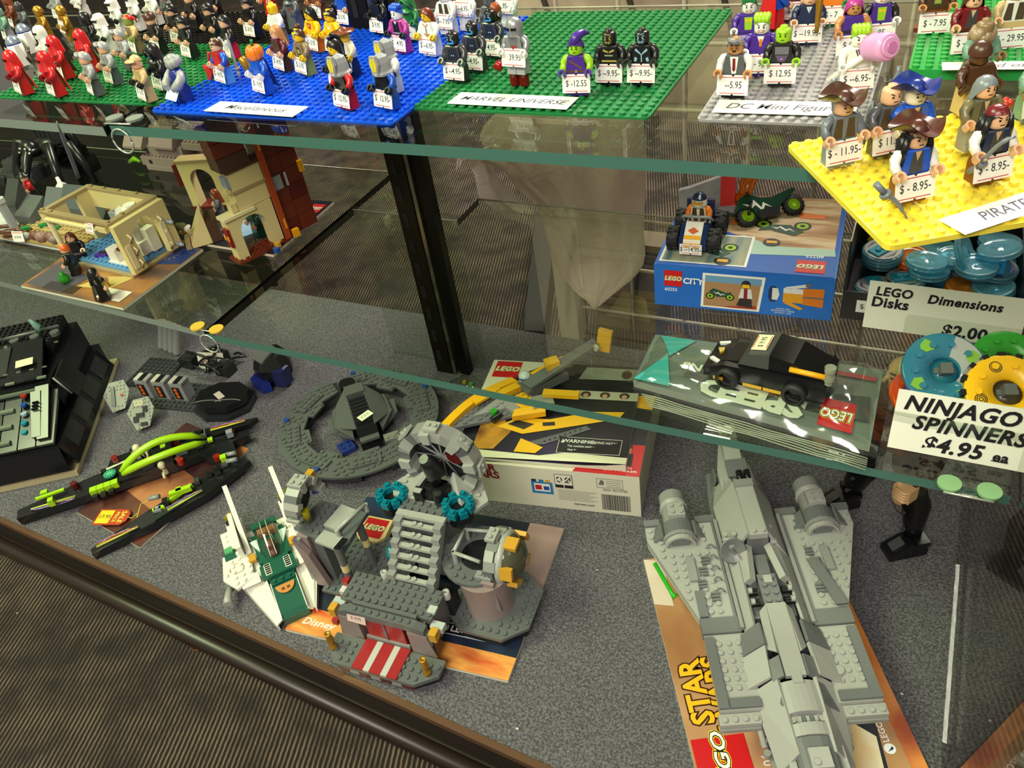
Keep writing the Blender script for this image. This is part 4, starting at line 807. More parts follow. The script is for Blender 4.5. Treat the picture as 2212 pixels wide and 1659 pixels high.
mb = MB(); bike_print(mb, lambda u, v, h=0: front(u, v, h+.0005), .385, .42, .055, 1, 3.2); obj('bike_print', mb, BIKE, bx)
mb = MB(); qpoly(mb, lambda u, v, h=0: front(u, v, h+.0005), [(.53+.026*math.cos(t*PI/8), .7+.1*math.sin(t*PI/8)) for t in range(16)], 0); qrect(mb, front, .51, .55, .62, .7, 1, .0006); qpoly(mb, front, [(.505, .6), (.56, .6), (.57, .36), (.49, .36)], 2, .0006); qrect(mb, front, .52, .54, .36, .6, 3, .0007); qpoly(mb, front, [(.48, .18), (.57, .14), (.565, .37), (.5, .37)], 0, .0006); obj('rider_print', mb, [mat('241f1e', .4), mat('f0c020', .4), mat('d8d8d4', .4), mat('8a1a20', .4)], bx)
mb = MB(); qpoly(mb, front, [(.665, .35), (.69, .35), (.705, .45), (.705, .62), (.69, .72), (.665, .72), (.655, .6), (.655, .45)], 0, .0003); qpoly(mb, front, [(.675, .40), (.705, .40), (.715, .53), (.705, .68), (.675, .68)], 1, .0004); qrect(mb, front, .735, .84, .36, .70, 2, .0003); qrect(mb, front, .735, .84, .58, .70, 1, .0004); qpoly(mb, front, [(.84, .34), (.95, .30), (.95, .74), (.84, .72)], 3, .0003); qpoly(mb, front, [(.74, .72), (.85, .82), (.86, .75), (.77, .68)], 1, .0004); qpoly(mb, front, [(.74, .34), (.83, .2), (.85, .24), (.77, .38)], 2, .0004); qpoly(mb, front, [(.85, .84), (.88, .86), (.88, .76), (.85, .76)], 4, .0005); qrect(mb, front, .84, .95, .5, .535, 4, .0005); obj('figure_print', mb, [mat('20305a', .4), mat('e6e6e2', .4), mat('e8a22a', .4), mat('e07c22', .4), mat('6a6e74', .4)], bx)
for i, tx in enumerate(('actual size', 'dimension reelle', 'tamano real')): text(bx, tx, .0030, (BW*.74, -.0004, BH*(.17-.05*i)+.001), (PI/2, 0, 0), mat('e4ecf2', .5), 'size_print')
# ---- buggy with its driver on the box
ZB = MZ+BH+.0012
w = at(1505, 524, ZB); bg = thing('toy_buggy', 'blue and yellow toy buggy with four black tyres and a 14.95 tag', 'toy buggy', (w.x, w.y, ZB), .06)
NVY = mat('1f2f5c', .25); YEL = mat('f0a81c', .28); TYRE = mat('1a1a1a', .6); GRY = mat('8f9190', .3)
for sx in (-1, 1):
    for y, r in ((-.012, .0105), (.022, .0105)):
        mb = MB(); mb.lathe([(r*.5, -.0052), (r*.92, -.005), (r, -.003), (r, .003), (r*.92, .005), (r*.5, .0052), (r*.45, .002), (0, .002)], 20, (0, 0, 0), 0, 'x')
        for k in range(14): a = 2*PI*k/14; mb.X = Matrix.Rotation(a, 4, 'X'); mb.box(-.0048, -.0008, -.0012, .0012, r*.97, r*1.06); mb.box(.0008, .0048, .0006, .003, r*.96, r*1.05)
        mb.X = None; ty = obj('tyre', mb, TYRE, bg, (sx*.0185, y, r))
        mb = MB(); mb.cyl((0 if sx > 0 else -.004, 0, 0), r*.48, .004, 12, 0, 'x'); obj('wheel_rim', mb, GRY, ty)
mb = MB(); mb.prism([(-.021, .004), (.034, .004), (.034, .016), (.012, .018), (-.006, .022), (-.020, .013)], -.0125, .0125, ax='x'); obj('body', mb, NVY, bg)
mb = MB(); mb.prism([(-.0225, .010), (-.0225, .014), (-.007, .0255), (-.004, .0245), (-.018, .010)], -.0078, .0078, ax='x'); hd = obj('hood', mb, mat('efece0', .35), bg)
mb = MB(); mb.X = TM(0, -.0152, .0205, math.radians(36)); mb.box(-.0075, .0075, -.008, -.0045, 0, .0004); mb.prism([(-.005, 0), (0, .0035), (.005, 0), (0, -.003)], .0005, .0007, 1); obj('hood_print', mb, [mat('f0b020', .4), mat('d8622a', .4)], hd)
mb = MB(); mb.box(-.0078, .0078, -.0245, -.018, .0035, .012); obj('bumper', mb, YEL, bg)
for s in (-1, 1): mb = MB(); mb.lathe([(.0033, 0), (.0033, .002), (.0018, .002), (.0018, .0005), (0, .0005)], 14, (s*.004, -.0245, .008), 0, 'y'); obj('bumper_stud', mb, YEL, bg)
for s in (-1, 1): mb = MB(); mb.add([(s*.0085, -.016, .011), (s*.0125, -.014, .005), (s*.0128, .006, .016), (s*.009, .004, .0225)], [(0, 1, 2, 3), (3, 2, 1, 0)]); obj('side_panel', mb, NVY, bg)
mb = MB(); mb.box(-.0125, .0125, .016, .020, .016, .036); obj('seat_back', mb, NVY, bg)
mb = MB(); mb.tube([(-.0145, .001, .0235), (-.011, -.004, .029), (.011, -.004, .029), (.0145, .001, .0235)], .0014, 8); mb.tube([(-.003, -.004, .029), (-.003, -.006, .023)], .0012, 6); mb.tube([(.003, -.004, .029), (.003, -.006, .023)], .0012, 6); obj('roll_bar', mb, GRY, bg)
price(bg, '$ --14.95-', -26.5, 8, -.1, 20, 10)
fig(1505, 516, 'toy rider in navy and white helmet sitting in the buggy', 'CR', 'OR', 'Y', arms='OR', hands='LG', hair='full', hc='NV', face=None, tg=None, pr='vest', z=ZB+.0062)
rd = bpy.data.objects[[o.name for o in bpy.data.objects if o.get('label', '').startswith('toy rider')][0]]; rd.location = Vector((w.x, w.y+.008, ZB+.0065))
hl = [c for c in rd.children if c.name.startswith('helmet')][0]
mb = MB(); mb.X = Matrix.Scale(m_, 4); mb.lathe([(6.9, 28), (7.1, 30), (6.9, 33), (6.7, 35)], 16, (0, .2, 0), a0=PI-.2, a1=2*PI+.2); mb.lathe([(6.7, 35), (7.1, 30), (6.9, 28)], 16, (0, .2, 0), a0=PI-.2, a1=2*PI+.2); obj('chin_guard', mb, cm('W'), hl)
mb = MB(); mb.X = Matrix.Scale(m_, 4); mb.prism([(-4.4, 31.4), (4.4, 31.4), (4.8, 34.2), (-4.8, 34.2)], -7.4, -6.0, ax='y'); obj('goggles', mb, mat('c8922a', .2), hl)
mb = MB(); mb.X = Matrix.Scale(m_, 4); mb.box(1.0, 2.6, -5.6, -4.2, 36.4, 40.2); obj('helmet_stripe', mb, cm('W'), hl)
# ---- broken wall piece with flame
w = at(1556, 452, ZB+.006); wl = thing('toy_wall_piece', 'grey toy wall piece with red edge strip behind the buggy', 'toy wall', (w.x, w.y, ZB), .1)
mb = MB(); mb.prism([(-.04, .001), (-.04, .024), (-.030, .027), (0, .040), (0, .010), (-.006, .001)], 0, .006, ax='y'); obj('stone_panel', mb, noise_mat('toy_stone', [(.3, '8d8a8c'), (.7, 'aaa6a6')], 60, .5), wl)
mb = MB(); mb.prism([(0, .010), (0, .040), (.004, .046), (.013, .046), (.014, .012)], -.002, .006, ax='y'); obj('red_strip', mb, mat('d83a36', .35), wl)
mb = MB(); mb.box(-.03, .016, -.003, .014, .0004, .003); obj('foot', mb, mat('4a4a4a', .4), wl)
mb = MB(); rng = random.Random(3)
for k in range(7): x0 = .016+.0018*k*.8; mb.tube([(x0, .004, .004+.002*k), (x0+.004*math.sin(k), .003, .018+.003*(k % 3)), (x0+.003+.004*math.cos(2*k), .005, .030+.004*(k % 4)), (x0+.006, .004, .040+.003*(k % 3))], [.003, .0036, .0026, .0006], 7)
tag(obj('toy_flame', mb, mat('e8801a', .08, 0, 'trans', .45), None, (w.x, w.y, ZB), (0, 0, .1)), 'clear orange toy flame beside the red wall strip', 'toy flame')
# ---- motorbike lying on the box
w0, w1 = at(1622, 478, ZB+.006), at(1722, 452, ZB+.006); d = (w1-w0); rz = math.atan2(d.y, d.x)
mc = thing('toy_motorbike', 'dark green toy motorbike with lime wheels and white flashes', 'toy motorbike', (w0.x, w0.y, ZB+.0005), 0, None, (math.radians(-52), 0, rz)); L_ = d.length
for x in (0, L_):
    mb = MB(); r = .0098; mb.lathe([(r*.62, -.0034), (r*.95, -.0034), (r, -.002), (r, .002), (r*.95, .0034), (r*.62, .0034)], 22, (0, 0, 0), 0, 'y')
    for k in range(16): a = 2*PI*k/16; mb.X = Matrix.Rotation(a, 4, 'Y'); mb.box(-.001, .001, -.003, .003, r*.98, r*1.07)
    mb.X = None; ty = obj('tyre', mb, TYRE, mc, (x, 0, .0098))
    mb = MB(); mb.lathe([(r*.62, -.003), (r*.55, -.0034), (r*.45, -.001), (r*.2, -.0008), (r*.2, -.003), (0, -.003)], 18, (0, 0, 0), 0, 'y'); mb.lathe([(r*.2, .003), (r*.62, .003)], 18, (0, 0, 0), 0, 'y'); mb.lathe([(r*.62, .003), (r*.2, .003), (0, .002)], 18, (0, 0, 0), 0, 'y'); obj('wheel_rim', mb, mat('a4d41e', .3), ty)
mb = MB(); mb.prism([(-.012, .014), (-.004, .027), (.006, .031), (.018, .024), (.028, .022), (L_+.004, .026), (L_+.006, .023), (.034, .012), (.030, .004), (.010, .004), (.006, .015), (-.004, .018)], -.0042, .0042, ax='y'); bd = obj('fairing', mb, mat('1c4030', .2), mc)
mb = MB()
for y in (-.0046, .0044): mb.prism([(-.002, .022), (.006, .019), (.010, .0235), (.015, .014), (.018, .019), (.026, .011), (.019, .0155), (.015, .010), (.010, .018), (.006, .0155)], y, y+.0002, ax='y')
obj('flash_print', mb, cm('W'), bd)
mb = MB(); mb.box(.010, .030, -.0052, .0052, .003, .012); obj('engine', mb, mat('1c1c1e', .4), mc)
mb = MB(); mb.tube([(0, -.005, .0098), (.007, -.005, .022)], .0016, 7); mb.tube([(0, .005, .0098), (.007, .005, .022)], .0016, 7); mb.tube([(.004, -.010, .029), (.006, .010, .029)], .0013, 7); obj('fork', mb, mat('1c1c1e', .3), mc)
# ---- black box of clear discs, with its sign
CARD = mat('161514', .45)
db = thing('display_box', 'low black cardboard box holding clear toy discs', 'box', (.3225, .1105, MZ), .02)
for x0, x1, y0, y1, h in ((0, .136, 0, .0015, .0285), (0, .0015, .0016, .133, .075), (.1345, .136, .0016, .133, .03), (.0016, .1344, .1315, .133, .06), (.0016, .1344, .0016, .1314, .002)):
    mb = MB(); mb.box(x0, x1, y0, y1, .0003, h); obj('cardboard_side', mb, CARD, db)
mb = MB(); mb.tube([(.0008, .002+.131*k/60, .0755+.0006*(k % 2)) for k in range(61)], .0006, 4); obj('torn_edge', mb, mat('cfc8ba', .8), db)
mb = MB(); mb.box(.012, .030, -.0004, -.0001, .009, .021); st = obj('price_sticker', mb, mat('eceae2', .6), db); text(st, '$ 14', .007, (.021, -.0006, .015), (PI/2, 0, 0), mat('3a3a40', .6))
TQ, TO = mat('9fe2f0', .08, 0, 'trans', .30), mat('ffa030', .08, 0, 'trans', .35)
TY = mat('c0a81c', .1, 0, 'trans', .5)
_disc = MB(); r = .0172
_disc.lathe([(0, 0), (r*.9, 0), (r, .001), (r, .0022), (r*.965, .0024), (r*.965, .0034), (r, .0036), (r, .0052), (r*.9, .006), (r*.84, .0052), (r*.25, .0050), (r*.14, .0062), (0, .0062)], 28); _disc = _disc.mesh('disc')
discs = [(1895, 565, .006, TQ, 0, 0), (1895, 560, .0125, TQ, 0, 0), (1895, 556, .019, TQ, 0, 0), (1902, 548, .0255, TQ, .08, 1), (1915, 525, .012, TY, .1, 0), (1968, 570, .006, TO, 0, 0), (1966, 560, .014, TO, .1, 0), (2005, 590, .012, TQ, .05, 0), (2000, 570, .0225, TQ, -.06, 0), (2062, 560, .016, TQ, .1, 0), (2108, 590, .012, TQ, -.1, 0), (2108, 580, .021, TQ, .05, 0), (2160, 545, .030, TQ, .18, 0), (2075, 545, .031, TQ, 1.0, 0), (2190, 590, .014, TQ, .1, 2), (2200, 560, .004, TQ, 0, 0), (1955, 610, .004, TQ, .05, 1), (2085, 628, .004, TO, .1, 0), (2165, 630, .006, TQ, -.15, 0), (2200, 635, .004, TQ, .1, 0), (1890, 625, .004, TQ, .1, 1), (2185, 520, .024, TQ, .1, 0), (2030, 520, .010, TQ, 0, 0)]
dl = ['lowest clear blue disc of the tall stack by the box corner', 'second clear blue disc from the bottom of the tall stack', 'third clear blue disc from the bottom of the tall stack', 'clear blue disc with grey badge on top of the tall stack', 'clear yellow disc behind the tall stack', 'lower clear orange disc beside the tall stack', 'upper clear orange disc tilted beside the tall stack', 'clear blue disc under the large flat one at the middle', 'large flat clear blue disc under the yellow plate corner', 'clear blue disc between the flat one and the shiny one', 'lower clear blue disc of the pair behind the sign', 'upper clear blue disc of the pair behind the sign', 'shiny pale blue disc on top below the pirates card', 'clear blue disc standing on its rim', 'clear blue disc with purple dark badge', 'clear blue disc flat under the purple badged one', 'clear blue disc with grey badge half behind the sign', 'clear orange disc just above the sign edge', 'clear blue disc tilted just above the sign edge', 'clear blue disc at the sign corner by the picture edge', 'clear blue badged disc low at the box corner', 'clear blue disc at the back of the box', 'dark clear blue disc shaded under the yellow plate']
for (px, py, z, m, tilt, badge), lab in zip(discs, dl):
    w = at(px, py, MZ+.004+z); w.y = min(max(w.y, .132), .215); w.x = min(max(w.x, .346), .437)
    o = tag(obj('clear_disc', _disc, m, None, (w.x, w.y, MZ+.003+z), (tilt, tilt*.6, px*.7)), lab, 'toy disc', 'clear discs in the black box')
    if badge:
        mb = MB(); mb.prism([(.012*math.cos(t*PI/8)*1.3, .0155*math.sin(t*PI/8)) for t in range(16)], .0063, .0066); mb.box(-.006, .006, -.012, .012, .0066, .0082, 1)
        for q in (-.006, 0, .006): stud(mb, 0, q, .0082, 8, mi=1)
        for q in (-1, 1): mb.prism([(q*.010, -.008), (q*.013, 0), (q*.009, .008), (q*.011, .001)], .0066, .0068, 2)
        obj('badge', mb, [mat('9a9c98' if badge == 1 else '1c1830', .4), mat('2f98ae' if badge == 1 else '2a7ab0', .2), mat('202022' if badge == 1 else 'a060c0', .4)], o)
def sign(label, a, b, ztop, lines, back=0, wd=None, tilt=-14):
    A, Bq = at(*a, MZ), at(*b, MZ); rz = math.atan2(Bq.y-A.y, Bq.x-A.x); L_ = wd or (Bq-A).length
    t = thing('price_sign', label, 'sign', (A.x, A.y-back, MZ+.0004), 0, None, (math.radians(tilt), 0, rz))
    mb = MB(); mb.box(0, L_, 0, .0005, 0, ztop); obj('sign_card', mb, mat('f2efe2', .55), t)
    for s, sz, x, z, k in lines: text(t, s, sz, (x*L_, -.0004, z*ztop), (PI/2, 0, 0), mat('17151c', .45), 'marker_lettering', k, .035, 1.0, 1.08)
    return t
sign('white card sign lettered LEGO Dimensions Disks $2.00 ea', (1866, 690), (2196, 736), .0425, [('LEGO', .0105, .17, .80, .1), ('Dimensions', .0105, .62, .76, .15), ('Disks', .0120, .155, .57, .05), ('$2.00', .0135, .66, .17, .05), ('ea', .009, .90, .17, .05)], .0115, .116, -11)
s2 = sign('white card sign lettered NINJAGO SPINNERS $4.95 ea', (1916, 966), (2212, 1022), .047, [('NINJAGO', .0155, .40, .80, .25), ('SPINNERS', .0150, .47, .50, .25), ('$4.95', .0155, .40, .18, .2), ('ea', .010, .70, .17, .1)], wd=.1)
for t_, x0, x1, z in ((s2, .065, .075, .0045),): mb = MB(); mb.box(x0, x1, -.0006, -.0003, z, z+.0006); obj('underline', mb, mat('17151c', .45), t_)
# ---- clear box of spinners
CLR = glass('clear_plastic', (.93, .95, .92), .06)
sb = thing('clear_box', 'clear plastic bin of round toy spinners behind the NINJAGO sign', 'bin', (.3725, -.0365, MZ), -.01)
for x0, x1, y0, y1, h in ((0, .084, 0, .0012, .03), (0, .0012, .0013, .072, .062), (.0013, .084, .0708, .072, .064), (.0013, .084, .0013, .0707, .0015)):
    mb = MB(); mb.box(x0, x1, y0, y1, .0003, h); obj('clear_side', mb, CLR, sb)
def spinner(px, py, z, R, lab, m, core, tilt, rx=0, studs=10):
    w = at(px, py, z); t = thing('toy_spinner', lab, 'toy spinner', w, 0, None, (tilt, rx, .3))
    mb = MB(); mb.lathe([(R*.36, 0), (R*.95, 0), (R, .002), (R, .0055), (R*.97, .006), (R*.36, .006), (R*.36, 0)], 32); ri = obj('ring', mb, m, t)
    mb = MB()
    for k in range(studs): a = 2*PI*k/studs; stud(mb, R*.70*math.cos(a), R*.70*math.sin(a), .006, 10)
    obj('ring_studs', mb, m, t)
    mb = MB(); mb.lathe([(0, .0005), (R*.34, .0005), (R*.34, .003), (0, .003)], 20); mb.box(-.004, .004, -.004, .004, .003, .0105, 1); mb.box(-.007, .007, -.002, .002, .003, .0045, 1); obj('hub', mb, [core, mat('5c605e', .3)], t)
    return t
sp = spinner(2036, 805, MZ+.037, .0285, 'clear blue toy spinner with printed green faces and silver sheen', mat('4fa8c8', .06, 0, 'trans', .45), mat('1f6a7a', .15), .55)
mb = MB()
for k in range(4): a = .5+PI/2*k; mb.X = TM(.0215*math.cos(a), .0215*math.sin(a), .0062, 0, 0, a); mb.prism([(-.005, -.003), (0, -.0052), (.005, -.002), (.003, .003), (0, .005), (-.004, .003)], 0, .0002, 0)
obj('ring_print', mb, mat('7cae3c', .4), sp)
mb = MB(); mb.lathe([(.0105, .00615), (.0275, .00615)], 12, a0=-.9, a1=1.2); obj('silver_print', mb, mat('d8dcdc', .15, .6), sp)
s_ = spinner(2172, 852, MZ+.036, .0275, 'yellow toy spinner with black spiral prints', mat('f0b81a', .28), mat('3a3630', .3), .5)
mb = MB()
for k in range(4):
    a = .3+PI/2*k
    for rr in (.0042, .003, .0016): mb.lathe([(rr, .0063), (rr-.0006, .0063)], 14, (.019*math.cos(a), .019*math.sin(a), 0))
obj('ring_print', mb, mat('2a2620', .4), s_)
mb = MB()
for k in range(16): a = 2*PI*k/16; mb.X = TM(.0275*math.cos(a), .0275*math.sin(a), .001, 0, 0, a); mb.box(-.001, .0022, -.0022, .0022, 0, .005)
obj('ring_teeth', mb, mat('1c1a18', .3), s_)
spinner(2172, 790, MZ+.021, .026, 'green and black toy spinner behind the yellow one', mat('3cae3a', .28), mat('2a2a2a', .3), .5)
spinner(2030, 868, MZ+.014, .026, 'dark purple toy spinner under the blue one', mat('3a2a82', .2), mat('241c50', .3), .2)
spinner(1985, 868, MZ+.008, .024, 'orange red toy spinner at the bottom of the bin', mat('e0521e', .25), mat('802010', .3), .25, .3)
# ---- shelf clips
PAD, PADY = mat('86b07e', .45), mat('d9b23e', .45)
def clip(px, py, z, rz, label, pads, cols, ring=0):
    w = at(px, py, z); t = thing('shelf_clip', label, 'shelf clip', (w.x, w.y, z), rz)
    mb = MB(); mb.prism([(-.016, -.009), (.016, -.009), (.019, -.004), (.016, .004), (-.016, .004), (-.019, -.004)], .0003, .002); obj('clip_plate', mb, CLR, t)
    for (x, y), c in zip(pads, cols):
        mb = MB(); mb.cyl((x, y, .0021), .0076, .0018, 24); obj('round_pad', mb, c, t)
    mb = MB(); mb.tube([(-.015, -.0092, .0015), (.015, -.0092, .0015)], .0008, 6); obj('clip_lip', mb, mat('c8ccc0', .15, .5), t)
    if ring:
        mb = MB(); mb.tube([(0, -.012+.010*math.sin(2*PI*k/20)*.3, -.014+.012*math.cos(2*PI*k/20)) if 0 else (.011*math.cos(2*PI*k/20), -.012, -.013+.011*math.sin(2*PI*k/20)) for k in range(21)], .0009, 6); obj('clip_ring', mb, mat('b8beb4', .12, .4), t)
clip(2092, 1056, MZ, -.0, 'clear shelf clip with two pale green round pads on the front edge', [(-.012, -.0015), (.012, -.0015)], [PAD, PAD])
clip(458, 706, MZ, .05, 'clear shelf clip with yellow pads at the joint of the lower shelves', [(-.013, -.006), (.012, -.006)], [PADY, PADY], 1)
clip(272, 262, TZ, .05, 'clear shelf clip at the joint of the upper shelves', [(-.012, 0), (.012, 0)], [mat('7c847a', .4), mat('7c847a', .4)], 1)
# ---- bagged black car
A_, B_, C_, D_ = (1368, 822), (1880, 962), (1908, 800), (1416, 722)
qm = quad_map(A_, B_, C_, D_, MZ+.007)
pg = thing('polybag', 'clear flat toy bag with grey printed sheet, teal corner and red logo', 'bag', qm(.5, .5, -.0068)); og = pg.location.copy(); ql = lambda u, v, h=0: qm(u, v, h)-og
mb = MB(); N = 8
t_, b_ = [[ql(i/N, j/N, .0012*math.sin(PI*i/N)) for i in range(N+1)] for j in range(N+1)], [[ql(i/N, j/N, -.0066) for i in range(N+1)] for j in range(N+1)]
mb.sheet(t_, 0); mb.sheet(b_[::-1], 1); 
for e0, e1 in ((b_[0], t_[0]), (t_[-1], b_[-1]), ([r[0] for r in t_], [r[0] for r in b_]), ([r[-1] for r in b_], [r[-1] for r in t_])): mb.sheet([e0, e1], 1)
obj('printed_sheet', mb, [noise_mat('bag_grey', [(.35, '4c5a50'), (.55, '66746a'), (.7, '55635c')], 9, .35), mat('8d988c', .4)], pg)
qh = lambda u, v, h=0: ql(u, v, h+.0014+.0012*math.sin(PI*min(max(u, 0), 1)))
mb = MB(); qpoly(mb, qh, [(.0, .02), (.17, .04), (.10, .62)]); qpoly(mb, qh, [(.11, .58), (.2, .96), (.03, .97), (.08, .75)]); obj('teal_print', mb, mat('3aa7a4', .4), pg)
mb = MB(); qpoly(mb, qh, [(.2, .3), (.5, .1), (.62, .32), (.3, .62)]); qpoly(mb, qh, [(.72, .2), (.98, .25), (.97, .58), (.8, .5)]); obj('dark_print', mb, mat('39443f', .4), pg)
mb = MB(); qrect(mb, qh, .72, .98, .8, .86); obj('red_stripe', mb, mat('9a3036', .4), pg)
mb = MB(); qtext(mb, qh, 'SPEED', .52, .20, .16, .36, 0, .0003, PI, .06, .1); qtext(mb, qh, 'CHAMPIONS', .40, .47, .075, .17, 0, .0003, PI, .03, .1); obj('title_print', mb, mat('d4dcc8', .4), pg)
mb = MB()
for i in range(10):
    for j in range(4):
        if (i+j) % 2 == 0: qrect(mb, qh, .50+.022*i, .518+.022*i, .40-.003*i+.022*j, .42-.003*i+.022*j, 0, .0003)
obj('checker_print', mb, mat('c8ccc0', .4), pg)
qlogo(pg, qh, .86, .24, .066, .19, .0004, PI)
def film_sheet(z0, amp, e, seed):
    n1, n2 = 30, 14; rng = random.Random(seed); g = []
    for j in range(n2+1):
        v = -e+(1+2*e)*j/n2; r = []
        for i in range(n1+1):
            u = -.02+1.05*i/n1; edge = min(1, 9*min(u+.02, 1.03-u, v+e, 1+e-v)+.0)
            r.append(ql(u, v, z0*max(0, edge)+amp*(math.sin(9*u+17*v)*math.sin(23*u-5*v)+.6*rng.random())*max(0, edge)-.004*(1-max(0, edge))))
        g.append(r)
    mb = MB(); mb.sheet(g); return mb
o = obj('clear_film', film_sheet(.007, .0026, .08, 2), glass('bag_film', (.95, .97, .92), .13, .10), pg)
mb = MB()
for k in range(6):
    a, b = ql(.05+.01*k, -.10-.035*k, -.0058+.0002*k), ql(1.0, -.085-.03*k, -.0058+.0002*k); mb.tube([a+(b-a)*(i/10)+Vector((0, .0006*math.sin(i*1.7+k), .0004*(i % 2))) for i in range(11)], .0006, 5)
obj('seal_ridges', mb, mat('c4ceb8', .2, 0, 'trans', .4), pg)
wc = qm(.56, .50, .0034); rz = math.atan2((qm(1, .5)-qm(0, .5)).y, (qm(1, .5)-qm(0, .5)).x)
car = thing('toy_car', 'black toy sports car with yellow side stripes and clear rear nozzle', 'toy car', wc, rz-.04); BK = mat('141416', .18)
for x in (-.026, .026):
    for s in (-1, 1):
        mb = MB(); r = .0092; mb.lathe([(r*.7, -.0035), (r, -.003), (r, .003), (r*.7, .0035)], 22, (0, 0, 0), 0, 'y'); ty = obj('tyre', mb, TYRE, car, (x, s*.0205, .0092))
        mb = MB(); mb.lathe([(0, s*.002), (r*.7, s*.0015)], 18, (0, 0, 0), 0, 'y', sm=False); mb.lathe([(r*.7, s*.0015), (0, s*.002)], 18, (0, 0, 0), 0, 'y', sm=False)
        for k in range(5): mb.X = Matrix.Rotation(2*PI*k/5, 4, 'Y'); mb.box(-.0008, .0008, -s*.0034 if s > 0 else .0024, -s*.0024 if s > 0 else .0034, 0, r*.68)
        mb.X = None; obj('wheel_rim', mb, mat('2a2a2c', .3), ty)
mb = MB(); mb.prism([(-.046, .006), (-.047, .013), (-.030, .020), (.044, .023), (.048, .020), (.048, .006)], -.019, .019, ax='y'); obj('body', mb, BK, car)
mb = MB(); mb.prism([(-.046, .0135), (-.03, .0205), (-.018, .0225), (-.018, .0215), (-.046, .0125)], -.0125, .0125, ax='y'); obj('hood', mb, mat('1a1a1c', .15), car)
mb = MB(); mb.prism([(-.02, .0215), (-.012, .033), (.002, .036), (.004, .036), (.004, .0225)], -.0155, .0155, ax='y'); wsn = obj('windscreen', mb, mat('4c4f4c', .12), car)
mb = MB(); mb.X = TM(-.006, 0, .0354, 0, -.2, 0); mb.box(-.006, .006, -.010, .010, -.0004, .0003); mb.box(-.0056, -.005, -.008, .008, .0003, .0004, 1); mb.box(.005, .0056, -.008, .008, .0003, .0004, 1); text_into(mb, '$ 9.95', TM(0, 0, .0005, 0, 0, PI/2), .0055, 2); obj('price_sticker', mb, [mat('efe8c4', .5), mat('c0282c', .5), mat('444448', .5)], wsn)
mb = MB(); mb.prism([(.004, .0225), (.004, .036), (.022, .0335), (.044, .0235)], -.0155, .0155, ax='y'); obj('roof', mb, BK, car)
mb = MB(); mb.tube([(.020, -.0165, .0285), (.046, -.0165, .0285)], .0022, 10); obj('yellow_bar', mb, mat('f0a81c', .3), car)
mb = MB()
for x0, x1 in ((-.038, -.030), (-.014, .001), (.002, .017)): mb.box(x0, x1, -.0196, -.019, .0045, .0072)
obj('side_stripe', mb, mat('d0a22e', .35), car)
mb = MB()
for k, zz in enumerate((.022, .026, .030, .034)): mb.cyl((.0485, -.015, zz), .0042 if k % 2 else .003, .0036, 14)
obj('clear_nozzle', mb, mat('d8dcc8', .08, 0, 'trans', .3), car)
for x in (.028, .038):
    mb = MB(); stud(mb, x, -.011, .0225, 10); obj('deck_stud', mb, BK, car)
mb = MB(); mb.prism([(-.0415, .002), (-.037, .004), (-.036, 0), (-.038, -.004)], .0175, .0195); obj('hood_badge', mb, mat('c0a02c', .4), car)
for s in (-1, 1): mb = MB(); mb.prism([(-.044, s*.011), (-.036, s*.015), (-.035, s*.012), (-.042, s*.0085)], .0165, .0185); obj('headlamp', mb, mat('d8d8d4', .2), car)
# ================================================================ lower shelf, tan models
TAN, DTAN, LTAN = mat('d9c98c', .35), mat('a48f66', .35), mat('e6dba6', .35)
RBR, DRED, BRN = mat('6a2a18', .3), mat('5a1a16', .3), mat('4a3020', .35)
MAUVE = mat('9a8684', .4)
def local(origin, rz):
    """pixel at height z -> stud coordinates in a model standing at origin"""
    c, s = math.cos(rz), math.sin(rz)
    def f(px, py, z): w = at(px, py, z)-Vector(origin); return ((c*w.x+s*w.y)/U, (-s*w.x+c*w.y)/U, w.z/H)
    return f
WOODP = noise_mat('wood_print', [(.2, '3a3844'), (.42, '6a5040'), (.6, 'a4703c'), (.8, 'c8a468')], 7, .35, stretch=(1, 3, 1))
bk, kq = booklet('booklet', 'brown and blue printed booklet under the tan brick room', quad_map((48, 622), (268, 671), (440, 543), (196, 520), MZ), .0035, WOODP, 'd9d6b8')
mb = MB(); qpoly(mb, kq, [(.66, .62), (.99, .72), (.99, .99), (.62, .99)]); obj('blue_print', mb, mat('243a78', .4), bk)
mb = MB()
for k in range(10): a = 2*PI*k/10; qpoly(mb, kq, [(.84+.02*math.cos(a), .84+.03*math.sin(a)), (.84+.06*math.cos(a+.1), .84+.09*math.sin(a+.1)), (.84+.055*math.cos(a+.2), .84+.08*math.sin(a+.2))], 0, .0002)
obj('gold_print', mb, mat('c09050', .4), bk)
mb = MB(); qrect(mb, kq, .70, .92, .06, .22, 0, .0002); lb = obj('white_sticker', mb, mat('eae6d4', .5), bk)
mb = MB(); qpoly(mb, kq, [(.02, .05), (.40, .02), (.46, .32), (.05, .5)], 0, .0001); obj('grey_print', mb, mat('55525a', .4), bk)
mb = MB()
for k in range(14): qrect(mb, kq, .2+.022*k, .212+.022*k, .03, .16, 0, .0002)
obj('stair_print', mb, mat('2a2620', .4), bk)
mb = MB(); qpoly(mb, kq, [(.45, .15), (.72, .2), (.80, .45), (.55, .36)], 0, .00015); obj('warm_print', mb, mat('d0b46a', .4), bk)
